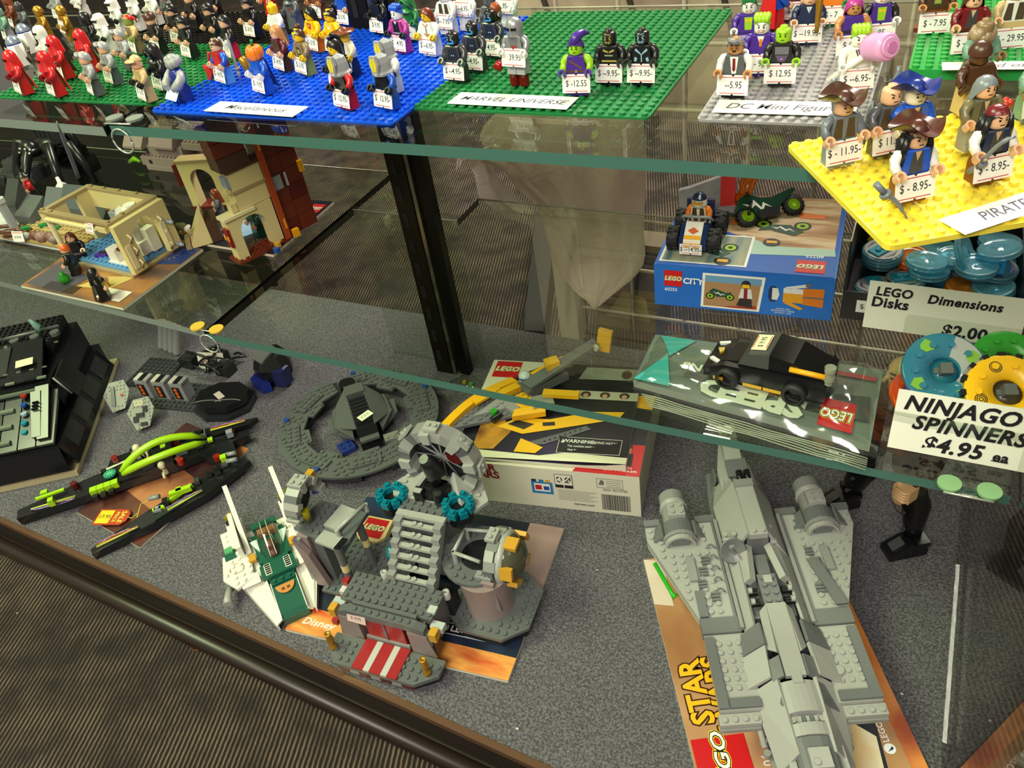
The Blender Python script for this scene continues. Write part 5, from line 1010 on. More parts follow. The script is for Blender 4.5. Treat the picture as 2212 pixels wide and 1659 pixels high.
# ---- tan brick room
tl, tr = at(83, 460, -.148), at(235, 490, -.148); rz = math.atan2(tr.y-tl.y, tr.x-tl.x)
ro = thing('toy_room', 'open tan toy brick room with arched window and no roof', 'toy building', (tl.x, tl.y, MZ+.0040), rz); rd_ = math.hypot(tr.x-tl.x, tr.y-tl.y)/U
RW, RD = 16, 9; HT = 21
for y in (0, RD-1): B(ro, DTAN, 0, y, HT, RW, 1, 1, 0, 'roof_tile')
for x in (0, RW-1): B(ro, DTAN, x, 1, HT, 1, RD-2, 1, 0, 'roof_tile')
for x, y in ((1.5, RD-.5), (4.5, RD-.5), (8, RD-.5), (12, RD-.5), (15.5, 3), (.5, .5), (2.5, .5), (15.5, .5)):
    mb = MB(); stud(mb, x*U, y*U, (HT+1)*H); obj('roof_stud', mb, DTAN, ro)
B(ro, DTAN, 0, 0, 0, RW, RD, 1, 0, 'floor_edge'); B(ro, mat('5c93c4', .3), .0, .6, 1, RW-1, RD-1.2, 1, 1, 'floor_plate')
B(ro, TAN, .9, 0, HT-3, RW-2, .9, 2, 0, 'beam'); B(ro, LTAN, 1, -.3, HT-2.2, RW-4, .4, .8, 0, 'beam_moulding')
CY(ro, LTAN, .6, .5, 2, .42, HT-5, 'column'); B(ro, TAN, 0, 0, HT-3.5, 1.3, 1, 3.5, 0, 'capital')
ARC(ro, TAN, RW, 0, 2, RD, 1, HT-2, 2.3, 'arched_wall', 'x', 11.5)
for y in (1.4, 7.0):
    for z in (3, 8, 13): TB(ro, LTAN, [(RW+1.05, y, z), (RW+1.2, y+.3, z+2), (RW+1.05, y, z+3.4)], .16, 'wall_moulding')
B(ro, LTAN, RW+1, .3, 4, .25, .8, 9, 0, 'pilaster'); B(ro, LTAN, RW+1, RD-2.2, 4, .25, .8, 10, 0, 'pilaster')
for y, z in ((RD-.9, 13), (RD-.8, 3.5)): CY(ro, mat('8d959c', .3), RW+1, y, z, .34, .9, 'pin', 'x'); CY(ro, mat('c8ccd0', .3), RW+1.9, y, z, .26, .3, 'pin_end', 'x')
B(ro, TAN, 5, RD-1, 2, RW-5, .9, 4, 0, 'wall_brick')
for k, (x, w_) in enumerate(((6, 4), (10, 5))): B(ro, TAN, x, RD-1, 6, w_, .9, 15, 0, 'wall_panel')
B(ro, TAN, 0, RD-1, 14, 6, .9, 7, 0, 'wall_panel'); B(ro, TAN, -.0, 1, 15, .9, 3, 6, 0, 'wall_brick'); B(ro, TAN, 0, RD-3, 2, .9, 2, 19, 0, 'wall_brick')
B(ro, BRN, 3.6, RD-1.4, 2, 4, .5, 12, 0, 'door')
for k in range(4): B(ro, mat('33241a', .4), 3.8+k*.95, RD-1.55, 2.4, .15, .15, 11, 0, 'door_rib')
B(ro, RBR, 8.2, RD-2.4, 2, 1, 1.2, 13, 0, 'tall_cabinet')
WHT = mat('e9e6da', .3)
for x, y, z, w_, d, h in ((9.5, 1.2, 2, 4.4, 5.5, 1), (9.8, 1.4, 3, 2, 1.6, 5), (12, 4, 3, 2.4, 2.2, 5), (10, 4.8, 3, 1.8, 1.8, 8), (13.6, 5.5, 3, 1.4, 1.6, 9), (12.1, 4.4, 8, 1.4, 1.4, 7)): B(ro, WHT, x, y, z, w_, d, h, 0, 'white_block')
CY(ro, WHT, 11.5, 7, 3, .6, 14, 'white_pipe'); CY(ro, WHT, 11.5, 7, 17, .9, 2.5, 'white_pipe'); B(ro, WHT, 10.2, 5, 17, 1.2, 1, 3, 0, 'white_block', (0, .5, .3)); B(ro, WHT, 11.6, 4.2, 17.2, 1.4, 1, 2.4, 0, 'white_block', (.3, .4, .8))
B(ro, RBR, 12.4, 1.5, 8, 2.6, 1.4, 1, 0, 'shelf_board')
for x in (12.6, 13.5, 14.3): CY(ro, mat('c9922a', .3, .3), x, 2.2, 9, .38, 2.4, 'gold_flask', 'z', .2)
B(ro, mat('8e9496', .3), 6, 6.5, 3, 2.4, 1.4, 12, 1, 'grey_block')
B(ro, mat('4b2b92', .3), 5.6, 1.6, 2, 2, 1.4, 1.2, 0, 'purple_tile', (0, 0, .3))
mb = MB(); mb.box(.3*U, 1.6*U, .3*U, 1.1*U, 0, .0004); obj('tile_print', mb, mat('20202a', .4), ro, (5.7*U, 1.9*U, 3.25*H), (0, 0, .3))
mb = MB(); mb.X = TM(10.6*U, -.12*U, (HT-1.6)*H, -.35, 0, -.1); mb.box(0, .017, -.0002, .0002, -.006, .006); mb.box(.001, .016, -.0004, -.0002, .0042, .0048, 1); mb.box(.001, .016, -.0004, -.0002, -.0048, -.0042, 1); text_into(mb, '$ 39.95', TM(.0085, -.0004, 0, PI/2), .0052, 2, 0, 0, .75); obj('price_tag', mb, [mat('eeece6', .5), mat('c0282c', .5), mat('3a3a44', .5)], ro)
# ---- small figures round the room
SF = dict(z=MZ+.0048, group='wizard school figures')
fig(160, 590, 'ginger haired toy figure in black robe at the booklet corner', 'K', 'K', 'S', hair='bowl', hc='d06020', rz=-.9, tg=None, **SF)
fig(222, 645, 'black haired toy figure in black robe seen from behind', 'K', 'K', 'S', hair='long', hc='K', rz=2.4, tg=None, face=None, robe=1, cape='K', **SF)
fig(172, 565, 'toy figure with glossy brown hair in the room doorway', 'K', 'K', 'S', hair='long', hc='5a2a1a', rz=.6, tg=None, **SF)
fig(478, 470, 'auburn haired toy figure in dark grey beside the tan arches', 'DG', 'DG', 'S', hair='long', hc='7a3a1c', rz=-.8, tg=None, z=MZ+.0044, group='wizard school figures')
fig(556, 508, 'dark green robed toy figure in green pointed hat under the arch', '1d4a34', '1d4a34', 'S', hair='cone', hc='1a3a2a', rz=-.4, tg=None, robe=1, cape='1d4a34', z=MZ+.0044, group='wizard school figures')
fig(70, 430, 'toy figure in red coat and black pointed hat on the tan ground', 'R', 'K', 'S', hair='cone', hc='K', rz=-.3, tg=None, robe=1, pr='coat', cape='K', z=MZ+.0118, group='wizard school figures')
w = at(143, 610, MZ+.004)
mb = MB(); mb.lathe([(0, 0), (.004, .0005), (.0065, .004), (.006, .008), (.0028, .011), (.0028, .014), (0, .014)], 14); tag(obj('green_flask', mb, mat('4ac83a', .08, 0, 'trans', .3), None, w), 'clear green toy flask on the booklet corner', 'toy flask')
mb = MB(); mb.lathe([(0, 0), (.0035, 0), (.0035, .004), (.0022, .006), (.0034, .010), (0, .011)], 12); tag(obj('yellow_cup', mb, mat('d8c02a', .12, 0, 'trans', .5), None, at(232, 618, MZ+.004)), 'clear yellow toy cup beside the room wall', 'toy cup')
mb = MB(); mb.lathe([(0, 0), (.006, 0), (.008, .004), (.0075, .009), (.003, .013), (.0022, .021), (0, .021)], 16); tag(obj('white_flask', mb, cm('W'), None, at(138, 412, MZ+.012)), 'white toy flask standing behind the tan room', 'toy flask')
# ---- booklet and tan castle
cq = quad_map((384, 522), (592, 556), (722, 441), (548, 428), MZ)
cb, ck = booklet('booklet', 'black printed booklet with white rim under the tan castle', cq, .0036, noise_mat('castle_print', [(.35, '14151a'), (.6, '24262c'), (.85, '4a5058')], 9, .3), 'd8c6b4')
mb = MB(); C_ = lambda u, v, a, b: [(u+a*math.cos(t*PI/10), v+b*math.sin(t*PI/10)) for t in range(20)]
qpoly(mb, ck, C_(.12, .3, .16, .24), 0, .0001); qpoly(mb, ck, C_(.12, .3, .14, .21), 1, .0002); obj('ring_print', mb, [mat('c8c8c4', .4), mat('2c3138', .4)], cb)
mb = MB(); qpoly(mb, ck, C_(.45, .35, .16, .2), 0, .0002); obj('pale_print', mb, mat('8fb0cc', .4), cb)
mb = MB(); qtext(mb, ck, 'Harry Potter', .86, .42, .10, .085, 0, .0002, PI/2+.3, 0, .2); obj('title_print', mb, mat('8a7440', .4), cb)
qlogo(cb, ck, .90, .84, .07, .08, .0003, PI)
mb = MB()
for k in range(9): a = 2*PI*k/9; qpoly(mb, ck, [(.74+.01*math.cos(a), .14+.02*math.sin(a)), (.74+.05*math.cos(a+.1), .14+.08*math.sin(a+.1)), (.74+.045*math.cos(a+.25), .14+.07*math.sin(a+.25))], 0, .0002)
obj('gold_print', mb, mat('b08a50', .4), cb)
A_, E_ = at(523, 570, MZ+.004), at(617, 522, MZ+.004); rz = math.atan2(E_.y-A_.y, E_.x-A_.x)
ca = thing('toy_castle', 'tan toy castle ruin with two arches and tall red brown tower', 'toy building', (A_.x, A_.y, MZ+.0042), rz); cl_ = (E_-A_).length/U
B(ca, RBR, -.4, -.4, 0, 8.4, 3.4, 1, 1, 'base_plate')
ARC(ca, TAN, 0, 0, 1, 7.4, 2, 16.5, 2.1, 'arch_wall', 'y', 9)
B(ca, LTAN, -.3, -.3, 16.6, 5, 2.4, 1.1, 0, 'arch_cornice')
B(ca, TAN, 6.2, .3, 17.6, 1.4, 2, 1, 1, 'plate')
for z, dz in ((17.8, 6.2), (25, 6.4)): B(ca, TAN, 2.6, .2, z, 5, 2.4, dz, 0, 'wall_panel')
for z in (24, 31.4): B(ca, BRN if z > 30 else DTAN, 2.4, .0, z, 5.4, 2.8, 1, 0, 'dark_band')
B(ca, TAN, 1.6, .3, 18, .9, 1.4, 3, 1, 'brick'); B(ca, TAN, 1.8, .4, 24.6, .7, 1.4, 2, 0, 'brick'); B(ca, mat('8a98a4', .3), 2.1, .2, 26.5, .5, 1.6, 4, 0, 'grey_window')
for k in range(3): B(ca, BRN if k == 0 else RBR, 1.9-.1*k, .1, 32.4+5*k, 4.6, 3, 4.8, 1 if k == 2 else 0, 'tower_brick')
for z in (4, 9, 14, 19): B(ca, TAN, 6.2, 2.0, z, .9, .5, 3.6, 0, 'wall_moulding')
for k in range(8):
    for j in range(2): B(ca, RBR if (k+j) % 3 else DRED, 7.95+2.8*j, .2, 1+6*k, 2.75, 3, 5.9, 0, 'tower_wall_brick')
B(ca, mat('a8441e', .3), 7.5, -.5, 1, .9, .3, 48, 0, 'tower_edge')
for z in (14, 31, 44): CY(ca, YEL, 8.1 if z != 31 else 13.4, -.1, z-9, .42, 4, 'gold_pin', 'z')
B(ca, YEL, 8.7, -.9, .6, 1.0, .7, 3, 0, 'gold_block'); B(ca, mat('8f9298', .3), 8.6, .0, 19, 1.4, .25, 5, 0, 'grey_clip'); B(ca, mat('b8bcc0', .3), 10.6, .0, 19, .3, .25, 5, 0, 'grey_clip')
B(ca, mat('8a1a16', .3), -.45, -.15, 7, .4, 1.2, 7, 0, 'red_banner'); mb = MB(); mb.X = TM(-.47*U, .5*U, 10.5*H, PI/2, 0, -PI/2); mb.box(-.007, -.002, -.0035, .0035, 0, .0002); mb.box(.001, .006, -.003, .003, 0, .0002); obj('banner_print', mb, YEL, ca)
CY(ca, mat('1e4aa0', .3), 5, -1.6, 0, .5, 1.6, 'blue_stud'); CY(ca, mat('c8942a', .3), 5.6, -1.2, 1, .5, 1.8, 'gold_stud')
# second arch standing further back
A2, E2 = at(432, 448, MZ+.003), at(510, 446, MZ+.003); rz2 = math.atan2(E2.y-A2.y, E2.x-A2.x)
c2 = thing('toy_arch', 'dim tan toy arch standing behind the castle booklet', 'toy building', (A2.x-.012, A2.y, MZ+.0003), rz2+.05)
B(c2, DRED, -.4, -.3, 0, 11.4, 3, 1, 0, 'base_plate'); ARC(c2, TAN, 0, 0, 1, 7, 2, 19, 2.0, 'arch_wall', 'y', 11); B(c2, TAN, 7.1, 0, 1, 3.4, 2, 19, 0, 'wall_panel')
for x in (7.6, 9): B(c2, DTAN, x, -.15, 9, .35, .2, 8, 0, 'wall_slot')
B(c2, DTAN, -.2, -.2, 20, 10.8, 2.4, 1, 0, 'cornice'); B(c2, DRED, -.9, 0, 10, .8, 1.6, 9, 0, 'red_banner')
for z in (4, 7, 10): B(c2, TAN, 9.4, -.5, z, 1.2, .5, 1, 0, 'ledge')
# small tan stand
w = at(412, 520, MZ+.004); ss = thing('toy_stand', 'small tan toy stand with green creature and gold claw', 'toy building', (w.x-.004, w.y+.006, MZ+.0044), -.75)
S(ss, TAN, 0, 0, 0, 4, 3, 13, '-y', .12); B(ss, DTAN, -.1, -.9, 0, 4.2, .8, 2, 0, 'tile'); B(ss, BRN, 0, 3.05, 0, 4, 1.6, 9, 1, 'brown_brick')
mb = MB(); mb.ball((.6*U, -.6*U, 6*H), (.006, .006, .005), 10, 7); mb.tube([(.6*U, -.6*U, 6*H), (-.4*U, -1.2*U, 6*H), (-.9*U, -1*U, 4.4*H)], [.004, .003, .0014], 7); obj('green_creature', mb, mat('6a6a3a', .5), ss)
mb = MB()
for k in range(4): mb.tube([(0, -.9*U, 3*H), (-1.0*U, (-1.4+.4*k)*U, 2.4*H), (-1.6*U, (-1.5+.4*k)*U, 1.2*H)], [.0022, .0016, .0008], 6)
obj('gold_claw', mb, mat('b98a2e', .3, .5), ss)
mb = MB(); mb.tube([(2*U, .3*U, 4*H), (2.2*U, .1*U, 6.5*H), (3*U, .6*U, 8*H)], [.003, .0036, .0022], 7); obj('white_bone', mb, WHT, ss)
# ---- ground scene with the coat figure, its booklet
g0 = at(5, 520, MZ); gs = thing('toy_ground', 'tan toy ground with brown logs, grey rocks and a small price tag', 'toy scenery', (g0.x, g0.y, MZ+.0040), .02)
PP(gs, mat('a8905c', .4), [(0, 0), (15.4, -.6), (19, 2), (19, 8), (2, 9), (0, 6)], 0, 1, 1, 'ground_plate')
PP(gs, mat('b09a66', .4), [(3, 3), (14, 2.4), (17, 6), (8, 7.6), (3, 6.6)], 1, 1, 1, 'ground_plate')
for x, y, w_, d, h, c in ((0, 4, 4, 4, 9, '565a58'), (4.4, 6.8, 4, 2.4, 12, '63676a'), (9, 6.6, 5, 2.6, 14, '50565a'), (-3, 5, 3, 3, 16, '3e4240'), (14.6, 6.4, 4, 2, 7, '3a3e3c')): S(gs, mat(c, .4), x, y, 1, w_, d, h, '-y', .45, n='rock_slope')
for k, (x, y, a) in enumerate(((1, .8, .3), (2.2, 1.6, .2), (3.6, .6, .5), (-1.6, 2.2, .3))): TB(gs, mat('5a3624', .4), [(x-1.8, y-1.8*a, 1.8), (x+1.8, y+1.8*a, 2.2)], .35, 'log')
for x, y, r, c in ((8.6, .6, 1.0, '6a3a2c'), (10.4, .4, 1.2, '8a6a62'), (12.4, .8, 1.1, '7c5c50'), (7, .2, .8, '9a9690'), (13.6, .2, .9, '86706c')):
    mb = MB(); mb.ball((x*U, y*U, 2.6*H), (r*U, r*U*.8, r*U*.8), 8, 5); obj('rock', mb, mat(c, .5), gs)
for x, y in ((6, 3.4), (9.4, 3.2), (3.4, 2)): mb = MB(); mb.prism([(x*U, y*U), ((x+1)*U, (y-.4)*U), ((x+1.8)*U, (y+.3)*U), ((x+1)*U, (y+1)*U)], 2*H, 3.2*H); obj('leaf_plate', mb, cm('G'), gs)
CY(gs, mat('9ca0a0', .3), .8, 2.6, 1, .7, 12, 'grey_pillar', 'z', .7)
CY(gs, mat('b8bcb8', .3), .8, 2.6, 13, .9, 2, 'pillar_cap')
mb = MB(); mb.X = TM(5.2*U, -.9*U, 3.4*H, -.3, 0, .15); mb.box(0, .018, -.0002, .0002, -.0068, .0068); mb.box(.001, .017, -.0004, -.0002, .0045, .0052, 1); text_into(mb, '$ 29.95', TM(.009, -.0004, -.001, PI/2), .005, 2, 0, 0, .75); obj('price_tag', mb, [mat('eae8e0', .5), mat('c0282c', .5), mat('444450', .5)], gs)
gb, gk = booklet('booklet', 'white and blue booklet under the tan ground scene', quad_map((-60, 505), (170, 550), (215, 470), (-20, 440), MZ), .0034, noise_mat('ground_print', [(.3, '2a3a5a'), (.5, 'c8ccc8'), (.7, '56606a')], 5, .35), 'd8dcd8')
# ---- mauve grey brick rampart, black spider, lime wisps
w = at(330, 378, MZ); mv = thing('toy_rampart', 'mauve grey studded brick rampart at the back of the shelf', 'toy building', (w.x, .262, MZ+.0003), -.02)
for x, y, z, w_, d, h, s in ((-7, .2, 10, 5, 3, 5, 1), (-2, 0, 6, 9, 4, 5, 1), (-4, -.8, 2, 12, 5, 4, 1), (0, .8, 11, 6, 3, 9, 1), (7, .4, 10, 9, 3.6, 3, 1), (7, 1.2, 13, 4, 2.6, 7, 1), (11, 1, 13, 5, 3, 4, 1), (-3, -1.0, 0, 10, 4, 2, 0)): B(mv, MAUVE, x, y, z, w_, d, h, s)
S(mv, MAUVE, 0, -1.0, 11, 6, 1.8, 9, '-y', .1); S(mv, MAUVE, -7, -1.2, 10, 5, 1.4, 5, '-y', .2)
mb = MB(); mb.cyl((0, -.0001, 0), .0032, .0006, 12, 0, 'y'); obj('peg_hole', mb, mat('15100f', .6), mv, (-1.5*U, -.8*U, 4*H))
w = at(175, 345, MZ+.01); bs = thing('black_creature', 'large spiky black toy creature before the mauve rampart', 'toy creature', (w.x+.02, .20, MZ+.0003), 0)
BK2 = mat('161718', .25)
mb = MB(); mb.ball((0, 0, .052), (.030, .022, .020), 12, 8); obj('body', mb, BK2, bs)
mb = MB(); mb.ball((-.012, -.024, .060), (.015, .013, .013), 10, 7); hd = obj('head', mb, BK2, bs)
for k in range(6):
    a = -2.6+k*.95; mb = MB(); mb.tube([(.02*math.cos(a), .014*math.sin(a), .055), (.045*math.cos(a), .03*math.sin(a)-.005, .068-.01*(k % 2)), (.062*math.cos(a), .045*math.sin(a)-.012, .03), (.066*math.cos(a), .05*math.sin(a)-.014, .001)], [.009, .007, .006, .004], 7); obj('leg', mb, BK2, bs)
for x, y, z, w__, h in ((-5, -1, 0, 4, 6), (1, -2, 0, 5, 9), (-2, 1, 6, 6, 8), (4, 0, 4, 3, 7)): B(bs, BK2, x, y, z, w__, 3, h, 1)
for k in range(5): mb = MB(); mb.prism([(-.02+.01*k, .06), (-.014+.01*k, .09+.006*(k % 2)), (-.01+.01*k, .062)], -.006, .004, ax='y'); obj('spike', mb, mat('2b2c2e', .3), bs)
for k in range(6):
    mb = MB(); mb.ball((-.018+.0055*k, -.0375, .060+.006*(k % 2)), .0016, 6, 4); obj('eye', mb, mat('d8d8d0', .1), hd)
blade('silver_spear', 'thin grey toy spear leaning over the black creature', (170, 385), (122, 262), .02, .06, 'DG', .0018, 0, 0, 'toy weapon')
w = at(292, 352, MZ+.006); mb = MB(); mb.tube([(-.012, 0, 0), (0, .002, .006), (.014, 0, .003)], [.003, .0045, .002], 8); tag(obj('lime_wisp', mb, mat('8ac81e', .2, 0, 'trans', .7), None, w), 'lime green toy wisp below the mauve rampart', 'toy part')
w = at(100, 372, MZ); w.x -= .05; vb = thing('toy_vehicle', 'dark grey blocky toy vehicle behind the coat figure', 'toy vehicle', (w.x, .17, MZ+.0003), .05)
for x, y, z, w_, d, h, s in ((0, 0, 1, 10, 5, 4, 1), (2, 1, 5, 5, 3, 5, 1), (7, .5, 5, 3, 3, 3, 1), (-1, 1, 2, 1, 3, 3, 0)): B(vb, mat('484c4c', .35), x, y, z, w_, d, h, s)
for x in (2, 8): CY(vb, TYRE, x, -.3, 2.6, 1.0, .6, 'wheel', 'y')
# ================================================================ cabinet deck
LBG, DBG, MBG = mat('a3a49f', .32), mat('6a6d6e', .32), mat('8c8e8b', .32)
BLA = mat('181a1b', .22)
def wmap(A, Bq, D, z):
    """(u, v, h) over a rectangle given by three ground corners"""
    A, Bq, D = [Vector((q[0], q[1], z)) for q in (A, Bq, D)]
    return lambda u, v, h=0: A+(Bq-A)*u+(D-A)*v+Vector((0, 0, h))
# ---- long grey spaceship and its booklet
d = Vector((.49, -.872)); nrm = Vector((.872, .49)); o0 = Vector((.182, -.029))
fl_ = o0+d*.245
sq = wmap(fl_, fl_+nrm*.176, o0, DZ)
ORG = noise_mat('desert_print', [(.25, '5a3a26'), (.45, '9a6a44'), (.62, 'c2946a'), (.8, '8a5a48')], 5, .35)
sbk, sk = booklet('booklet', 'orange and black space booklet lying under the long grey spaceship', sq, .0035, ORG, 'ddd6c6')
mb = MB(); qpoly(mb, sk, [(.36, 0), (.82, 0), (.9, .38), (.86, .7), (.55, .75), (.42, .3)], 0, .0001); obj('dark_print', mb, noise_mat('space_print', [(.3, '0c0c12'), (.55, '1c1a2c'), (.75, '3a3458')], 9, .35), sbk)
mb = MB(); qpoly(mb, sk, [(.93, 0), (1, 0), (1, 1), (.90, 1), (.91, .6), (.89, .45), (.93, .36)], 0, .0002); obj('orange_print', mb, noise_mat('orange_print', [(.3, 'c85a1c'), (.5, 'e89048'), (.7, 'a84a2a')], 12, .35), sbk)
mb = MB(); qpoly(mb, sk, [(.55, 0), (.80, 0), (.84, .16), (.70, .26), (.58, .14)], 0, .0002); obj('blast_print', mb, noise_mat('blast', [(.35, '8a3a1a'), (.5, 'e8b860'), (.65, 'f4e8c0')], 14, .35), sbk)
mb = MB(); qtext(mb, sk, 'STAR', .10, .40, .15, .105, 0, .0002, PI/2, .08, 0); qtext(mb, sk, 'WARS', .215, .39, .15, .100, 0, .0002, PI/2, .08, 0); qtext(mb, sk, 'STAR', .10, .40, .15, .105, 1, .0003, PI/2, .03, 0); qtext(mb, sk, 'WARS', .215, .39, .15, .100, 1, .0003, PI/2, .03, 0); obj('title_print', mb, [mat('3a1a0c', .4), mat('f0b81e', .4)], sbk)
qlogo(sbk, sk, .135, .135, .125, .095, .0003, PI/2)
mb = MB(); qtext(mb, sk, '75106', .33, .10, .06, .042, 0, .0003, PI/2, .01); obj('number_print', mb, mat('d8dce8', .4), sbk)
mb = MB(); qtext(mb, sk, 'LEGO.com', .875, .20, .040, .028, 0, .0003, PI/2, .02); qpoly(mb, sk, [(.875+.026*math.cos(t*PI/8), .115+.018*math.sin(t*PI/8)) for t in range(16)], 0, .0003); qpoly(mb, sk, [(.862, .105), (.888, .122), (.880, .108), (.890, .113)], 1, .0005); obj('web_print', mb, [mat('eef0f2', .4), mat('1c2a7a', .4)], sbk)
mb = MB(); qpoly(mb, sk, [(.0, .78), (.1, .76), (.1, .98), (.0, 1)], 0, .0002); obj('pale_print', mb, mat('d8c8b4', .4), sbk)
mb = MB(); qpoly(mb, sk, [(.74, .2), (.745, .2), (.64, .06), (.635, .06)], 0, .0004); obj('laser_print', mb, mat('8ad84a', .4), sbk)
sh = thing('toy_spaceship', 'long light grey toy spaceship with swept studded wings and two engines', 'toy spaceship', (.268, .021, DZ+.0042), math.radians(25.6))
PP(sh, DBG, [(-3, 8), (3, 8), (3.6, 3), (3.6, -22), (2.4, -37), (-2.4, -37), (-3.6, -22), (-3.6, 3)], 3, 9.2, 0, 'hull')
for y in (2, -18): B(sh, BLA, -2, y, 0, 4, 3, 3, 0, 'support')
for s in (-1, 1):
    q = lambda pts: [(s*a, b) for a, b in pts]
    wg = PP(sh, LBG, q([(3.6, -.9), (12, -.9), (12, -3), (7.9, -14.2), (7.9, -14.3), (3.6, -14.3)]), 12.4, 2.2, 1, 'wing', lambda x, y: (abs(abs(x)-8.3) < 2 and y > -5.2) or (abs(abs(x)-7.5) < .6 and -9.6 < y < -5.6) or abs(x) < 5.2)
    PP(sh, LBG, q([(3.6, -16.3), (7.8, -16.3), (7.8, -24.8), (3.6, -24.8)]), 12.4, 2.2, 1, 'front_wing', lambda x, y: abs(x) > 6.6 or y < -23.4 or abs(x) < 4.2)
    PP(sh, LBG, q([(4, -24.85), (8, -24.85), (8, -26), (4, -26)]), 12.0, 1.4, 1, 'front_plate'); PP(sh, MBG, q([(4, -24.9), (8, -24.9), (8, -26.2), (4, -26.2)]), 10.4, 1.4, 0, 'front_plate')
    for a, b in ((3.6, 6), (10.2, 12.1)): B(sh, DBG, min(s*a, s*b), -.9, 12.4, abs(b-a), .95, 3, 0, 'tail_tile')
    B(sh, DBG, min(s*3.8, s*7.9), -16.25, 12.4, 4.1, 1.9, 3, 0, 'dark_slab')
    B(sh, DBG, min(s*6.8, s*7.85), -24.7, 14.7, 1, 8, .9, 0, 'edge_tile'); B(sh, DBG, min(s*3.8, s*6.75), -24.7, 14.7, 3, 1, .9, 0, 'edge_tile')
    if s > 0: SL(sh, DBG, [(5.2, -8, 15.6), (6.4, -8, 15.6), (7.8, -14.2, 15.6), (6.6, -14.2, 15.6)], .9, 'edge_tile')
    else: B(sh, DBG, -7.8, -14.2, 14.7, .95, 3.4, .9, 0, 'edge_tile')
    B(sh, MBG, min(s*7.1, s*8), -9.4, 14.7, .9, 3.4, .9, 0, 'rib_tile')
    for k, (x, y) in enumerate(((5.4, -6.4), (5.9, -7.9), (6.3, -9.6), (5.2, -11.4))):
        for j in range(3): B(sh, DBG, min(s*x, s*(x+.9)), y-.42*j, 14.7, .9, .28, .9, 0, 'grille_bar')
    SL(sh, MBG, [(s*12, -1, 12.3), (s*12, -3.2, 12.3), (s*9.6, -3.2, 4), (s*9.6, -1, 4)][::s], .8, 'under_panel'); SL(sh, MBG, [(s*12, -3.2, 12.3), (s*7.9, -14.3, 12.3), (s*6, -14.3, 4), (s*9.6, -3.2, 4)][::s], .8, 'under_panel')
    # engine pod
    ex = 8.2*s
    mb = MB(); mb.lathe([(1.55*U, -3.4*U), (1.55*U, 1.6*U)], 20, (ex*U, 0, 15.4*H), 0, 'y'); mb.lathe([(1.2*U, -1.6*U), (1.2*U, 3.4*U)], 20, (ex*U, 0, 15.4*H), 0, 'y'); eng = obj('engine', mb, MBG, sh)
    for y, r in ((-1.5, 1.7), (-1.9, 1.6)): mb = MB(); mb.lathe([(r*U, 0), (r*U, .28*U), (1.2*U, .28*U), (1.2*U, 0), (r*U, 0)], 22, (ex*U, -y*U, 15.4*H), 0, 'y'); obj('engine_ring', mb, LBG, eng)
    B(sh, LBG, ex-1, -1.2, 16, 2, 2, 4.2, 1, 'brick')
    arcp = [(1.9*U*math.cos(t*PI/12), 1.9*U*math.sin(t*PI/12)) for t in range(13)]; inn = [(1.6*U*math.cos(t*PI/12), 1.6*U*math.sin(t*PI/12)) for t in range(12, -1, -1)]
    for y0, y1, r, m in ((-3.2, -1.3, 1.0, DBG), (-3.7, -3.25, 1.08, MBG), (-4.3, -3.75, .96, LBG)):
        mb = MB(); mb.X = TM(ex*U, 0, 14.6*H); mb.prism([(a*r, b*r) for a, b in arcp+inn], y0*U, y1*U, ax='y', sm=False); obj('engine_cowl', mb, m, sh)
    B(sh, DBG, ex-1, -4.1, 14.7, 2, .3, 3.4, 0, 'intake')
    for sx in (-1, 1): SL(sh, DBG, [(ex+sx*1.95, -1.2, 17.4), (ex+sx*1.95, -3.3, 17.4), (ex+sx*3.1, -3.3, 14.7), (ex+sx*2.7, -1.2, 14.7)][::sx], .8, 'cowl_flap')
    # rail along the wing root and spine panels
    B(sh, MBG, min(s*3.5, s*3.9), -16, 14.7, .4, 15, 1.4, 0, 'root_rail'); B(sh, DBG, min(s*3.95, s*4.2), -16, 14.7, .25, 15, .8, 0, 'root_rail')
    SL(sh, LBG, [(s*1.1, 1.6, 24.6), (s*1.1, -6.2, 24.6), (s*3.4, -7, 15), (s*3.4, 1.2, 15)][::s], .8, 'bridge_panel'); SL(sh, LBG, [(s*1.1, 1.6, 24.6), (s*3.4, 1.2, 15), (s*2.6, 4.4, 15), (s*1.2, 4.0, 21)][::s], .8, 'bridge_panel')
    SL(sh, LBG, [(s*1.3, -6.6, 20.6), (s*1.9, -11.2, 20.6), (s*2.5, -11.2, 18.6), (s*2.3, -6.6, 18.6)][::s], 2, 'trench_flap')
    SL(sh, LBG, [(s*2.4, -7, 18.2), (s*2.7, -19.5, 17.2), (s*3.5, -19.5, 14.6), (s*3.5, -7, 14.6)][::s], .8, 'spine_panel')
    SL(sh, DBG, [(s*2.2, -16.4, 19.4), (s*2.2, -18.9, 19.4), (s*4.4, -19.3, 15.6), (s*4.1, -16.8, 15.6)][::s], 1, 'flared_panel'); SL(sh, LBG, [(s*2.2, -19, 19), (s*2.4, -22.4, 18.4), (s*4.8, -22.8, 14.8), (s*4.4, -19.4, 15.4)][::s], 1, 'flared_panel')
